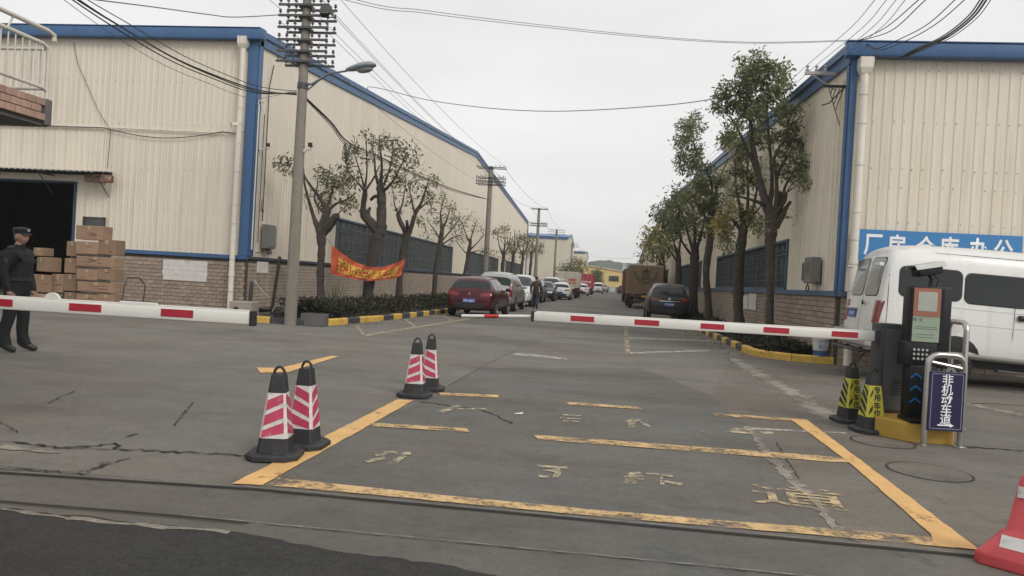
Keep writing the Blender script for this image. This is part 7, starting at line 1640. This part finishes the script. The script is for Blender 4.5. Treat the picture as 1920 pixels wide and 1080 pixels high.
# ============================================================ people
M_skin = mat('skin', (.36, .21, .15), .55, var=.08, scale=8); M_hair = mat('hair', (.014, .012, .011), .6)
def person(label, loc, rz, h=1.74, top=(.007, .0075, .010), leg=(.007, .0075, .010), shoe=(.02, .02, .021), pose='stand', cap=True, turn=0.0, hem=None, seed=1):
    t = thing('person', label, 'person', loc, rz); k = h/1.74
    # skeleton, facing +x, y to the left: name -> (x, y, z, rx, ry)
    J = {'pelvis': (0, 0, .94, .150, .19), 'waist': (.005, 0, 1.10, .150, .19), 'chest': (.01, 0, 1.27, .150, .20), 'upper': (0, 0, 1.40, .12, .18), 'neckb': (0, 0, 1.475, .068, .075), 'neck': (.015, 0, 1.53, .055, .058), 'jaw': (.03, 0, 1.585, .062, .060)}
    E_ = [('pelvis', 'waist'), ('waist', 'chest'), ('chest', 'upper'), ('upper', 'neckb'), ('neckb', 'neck'), ('neck', 'jaw')]
    for s_, n in ((1, 'l'), (-1, 'r')):
        if pose == 'stand': hx, kx, ax_, hy, ay = 0, .015, -.01, .095, .13
        else: hx, kx, ax_, hy, ay = 0, (.16 if s_ > 0 else -.02), (.13 if s_ > 0 else -.22), .09, .08
        off = .05*s_ if pose == 'stand' else 0
        J['hip'+n] = (hx, s_*hy, .88, .115, .115); J['knee'+n] = (kx+off*.5, s_*(hy+ay)/2, .50, .085, .085); J['calf'+n] = (ax_+off*.8-.012, s_*ay*.98, .32, .082, .082); J['ank'+n] = (ax_+off, s_*ay, .11, .068, .068)
        J['heel'+n] = (ax_+off-.03, s_*ay, .055, .045, .045); J['ball'+n] = (ax_+off+.13, s_*(ay+.02), .045, .042, .048); J['toe'+n] = (ax_+off+.20, s_*(ay+.025), .038, .030, .040)
        E_ += [('pelvis', 'hip'+n), ('hip'+n, 'knee'+n), ('knee'+n, 'calf'+n), ('calf'+n, 'ank'+n), ('ank'+n, 'heel'+n), ('ank'+n, 'ball'+n), ('ball'+n, 'toe'+n)]
        sw = 0 if pose == 'stand' else (-.16*s_)
        J['sh'+n] = (-.005, s_*.185, 1.40, .09, .09); J['elb'+n] = (-.03+sw*.5, s_*.27, 1.12, .070, .070); J['wri'+n] = (.06+sw, s_*.255, .90, .052, .050); J['palm'+n] = (.085+sw*1.1, s_*.245, .80, .026, .042)
        E_ += [('upper', 'sh'+n), ('sh'+n, 'elb'+n), ('elb'+n, 'wri'+n), ('wri'+n, 'palm'+n)]
    names = list(J); me = bpy.data.meshes.new('sk'); me.from_pydata([Vector(J[n][:3])*k for n in names], [(names.index(a), names.index(b)) for a, b in E_], [])
    ob = bpy.data.objects.new('sk', me); COL.objects.link(ob)
    bm = bmesh.new(); bm.from_mesh(me); ly = bm.verts.layers.skin.verify(); bm.verts.ensure_lookup_table()
    for i, n in enumerate(names):
        bm.verts[i][ly].radius = (J[n][3]*k, J[n][4]*k); bm.verts[i][ly].use_root = (n == 'pelvis')
    bm.to_mesh(me); bm.free()
    md = ob.modifiers.new('s', 'SKIN'); md.use_smooth_shade = True; sb_ = ob.modifiers.new('ss', 'SUBSURF'); sb_.levels = 2; sb_.render_levels = 2
    dg = bpy.context.evaluated_depsgraph_get(); bme = bpy.data.meshes.new_from_object(ob.evaluated_get(dg)); bpy.data.objects.remove(ob)
    V = [v.co.copy() for v in bme.vertices]; Fs = [tuple(p.vertices) for p in bme.polygons]; MI = []
    for p in bme.polygons:
        c = p.center/k; hand = c.z < .86 and c.z > .70 and min((Vector(J['palm'+n][:3])-c).length for n in 'lr') < .075
        MI.append(0 if (c.z > 1.515 or hand) else (1 if c.z > (hem or .84) else (2 if c.z > .10 else 3)))
    mb = MB(); mb.v = [tuple(v) for v in V]; mb.f = Fs; mb.mi = MI
    # head: shaped ellipsoid with brow, nose, chin
    o = len(mb.v); nr, ns = 18, 22; hc = Vector((.035, 0, 1.632)); ct, st_ = math.cos(turn), math.sin(turn)
    for i in range(nr+1):
        th = math.pi*i/nr
        for j in range(ns):
            ph = 2*math.pi*j/ns; x, y, z = math.sin(th)*math.cos(ph), math.sin(th)*math.sin(ph), math.cos(th)
            rx, ry, rz_ = .104, .083, .122
            if z < 0: rx *= 1-.12*(-z); ry *= 1-.30*(-z)**1.3
            X_, Y_, Z_ = x*rx, y*ry, z*rz_
            f = max(0, x)
            if f > .75 and abs(y) < .25: X_ += .020*max(0, 1-abs(z+.22)/.24)*(1-abs(y)/.25)      # nose
            if f > .6: X_ += .006*math.exp(-((z-.18)/.1)**2) - .007*math.exp(-((z-.02)/.08)**2)*(1 if .2 < abs(y) < .6 else 0) + .006*math.exp(-((z+.55)/.08)**2) + .008*math.exp(-((z+.88)/.12)**2)
            p = Vector((X_*ct-Y_*st_, X_*st_+Y_*ct, Z_))+hc; mb.v.append(tuple(p*k))
    for i in range(nr):
        for j in range(ns): mb.f.append((o+i*ns+j, o+i*ns+(j+1) % ns, o+(i+1)*ns+(j+1) % ns, o+(i+1)*ns+j)); mb.mi.append(0)
    # fingers
    for s_, n in ((1, 'l'), (-1, 'r')):
        pm = Vector(J['palm'+n][:3]); wr = Vector(J['wri'+n][:3]); d = (pm-wr).normalized(); fw = Vector((1, 0, 0)); fw = (fw-d*fw.dot(d)).normalized(); inn = Vector((0, -s_, 0))
        for q, (u, ln) in enumerate(((.030, .070), (.011, .080), (-.008, .075), (-.026, .058))):
            b = pm+fw*u; mb.tube([x*k for x in (b-d*.02, b+d*.02, b+d*(.02+ln*.45)+inn*.012, b+d*(.02+ln*.8)+inn*.035)], [.0095*k, .0095*k, .0085*k, .0065*k], 6)
        b = pm+fw*.03-d*.035; mb.tube([x*k for x in (b-fw*.01, b+fw*.022+d*.02, b+fw*.026+d*.055+inn*.01)], [.011*k, .0105*k, .008*k], 6)
        mb.f = mb.f; mb.mi = mb.mi
    mb.build('body', [M_skin, mat('jacket_%d' % seed, top, .8, var=.3, scale=6, bump=.3, bscale=14), mat('trousers_%d' % seed, leg, .85, var=.3, scale=7, bump=.3, bscale=14), mat('shoes_%d' % seed, shoe, .45)], t, True)
    def hd(v): x, y, z = v; return (Vector((x*ct-y*st_, x*st_+y*ct, z))+hc)*k
    for s_ in (1, -1):
        q = MB(); q.lathe([(.004, -.004), (.011, 0), (.004, .004)], (0, 0, 0), 10, axis='X'); q.v = [tuple(hd(Vector(v)+Vector((.087, s_*.030, .004)))) for v in q.v]; q.build('eye', M_hair, t, True)
        q = MB(); q.cbox((0, 0, 0), (.032, .018, .058), .008); q.v = [tuple(hd(Vector(v)+Vector((-.005, s_*.079, -.008)))) for v in q.v]; q.build('ear', M_skin, t, True)
    q = MB(); q.cbox((.083, 0, -.066), (.012, .044, .009), .003); q.v = [tuple(hd(v)) for v in q.v]; q.build('mouth', mat('lips', (.22, .10, .085), .6), t)
    # hair shell
    q = MB(); n1, n2 = 8, 18
    for i in range(n1+1):
        for j in range(n2):
            ph = 2*math.pi*j/n2; lim = lerp(1.0, 1.95, .5-.5*math.cos(ph)); th = lim*i/n1
            q.v.append(tuple(hd((math.sin(th)*math.cos(ph)*.104-.003, math.sin(th)*math.sin(ph)*.083, math.cos(th)*.124))))
    for i in range(n1):
        for j in range(n2): q.f.append((i*n2+j, i*n2+(j+1) % n2, (i+1)*n2+(j+1) % n2, (i+1)*n2+j)); q.mi.append(0)
    q.build('hair', M_hair, t, True)
    if cap:
        q = MB(); prof = [(.106, .028), (.109, .05), (.118, .072), (.120, .086), (.10, .108), (.03, .120)]; q.lathe(prof, (0, 0, 0), 20)
        q.v = [tuple(hd((v[0]*1.02-.004, v[1]*.86, v[2]+.012))) for v in q.v]; cp = q.build('cap', mat('cap_navy', (.010, .011, .016), .7), t, True)
        q = MB(); n = 12; vs = []
        for r_, z in ((.088, .045), (.165, .022)):
            for j in range(n+1): a = R(-62+124*j/n); vs.append(hd((math.cos(a)*r_, math.sin(a)*.088*(.95 if r_ > .1 else 1), z)))
        vs += [v+Vector((0, 0, .006)) for v in vs]; m2 = 2*(n+1)
        q.add(vs, [(j, j+1, n+2+j, n+1+j) for j in range(n)]+[(m2+j, m2+n+1+j, m2+n+2+j, m2+j+1) for j in range(n)]+[(n+1+j, n+2+j, m2+n+2+j, m2+n+1+j) for j in range(n)]); q.build('peak', M_black, cp, True)
        q = MB(); q.cbox((.118, 0, .088), (.008, .034, .034), .004); q.v = [tuple(hd(v)) for v in q.v]; q.build('badge', M_galv, cp)
    # collar, hem and belt
    q = MB(); q.lathe([(.078, 1.452), (.072, 1.50), (.066, 1.505), (.070, 1.455)], (0, 0, 0), 16); q.v = [(v[0]*k+.01, v[1]*k, v[2]*k) for v in q.v]; q.build('collar', mat('jacket_%d' % seed, top), t, True)
    if cap:   # uniform details
        for s_ in (1, -1):
            q = MB(); q.cbox((.155, s_*.10, 1.30), (.02, .11, .035), .006); q.v = [tuple(Vector(v)*k) for v in q.v]; q.build('pocket_flap', M_black, t)
            q = MB(); q.cbox((-.005, s_*.155, 1.475), (.09, .07, .014), .005, rot=Matrix.Rotation(R(-22*s_), 3, 'X')); q.v = [tuple(Vector(v)*k) for v in q.v]; q.build('shoulder_strap', M_black, t)
            q = MB(); q.cbox((.02, s_*.285, 1.28), (.06, .012, .07), .004); q.v = [tuple(Vector(v)*k) for v in q.v]; q.build('arm_badge', M_dkmetal, t)
        q = MB(); q.lathe([(.158, 1.0), (.166, 1.005), (.166, 1.045), (.158, 1.05)], (0, 0, 0), 24); q.v = [(v[0]*k, v[1]*k*1.22, v[2]*k) for v in q.v]; q.build('belt', M_black, t, True)
        q = MB(); q.box((.162, 0, 1.24), (.008, .008, .42)); q.v = [tuple(Vector(v)*k) for v in q.v]; q.build('zip', M_dkmetal, t)
    return t
gp = G(28, 659)
person('guard in black uniform and peaked cap standing behind the left barrier', (gp.x-.02, gp.y, 0), R(6), 1.80, pose='stand', cap=True, turn=R(-14), hem=.78, seed=1)
mp_ = G(1003, 580)
person('man in brown jacket and jeans walking away down the left of the road', (mp_.x, mp_.y, 0), R(94), 1.72, (.055, .035, .022), (.035, .042, .065), (.25, .24, .23), 'walk', False, R(5), .86, 2)
# ============================================================ air
hz = MB(); hz.bx(-90, 90, -20, 620, -1.5, 40); hzo = hz.build('haze', mat('haze_air', (1, 1, 1)))
m = bpy.data.materials.new('haze_volume'); m.use_nodes = True; n = m.node_tree.nodes; n.clear()
ho = n.new('ShaderNodeOutputMaterial'); pv = n.new('ShaderNodeVolumePrincipled'); pv.inputs['Color'].default_value = (1, 1, 1, 1); pv.inputs['Density'].default_value = 0.0006; pv.inputs['Anisotropy'].default_value = 0.2
m.node_tree.links.new(pv.outputs[0], ho.inputs['Volume']); hzo.data.materials.clear(); hzo.data.materials.append(m)
tag(hzo, 'thin pale haze in the air over the street', 'haze', kind='stuff')
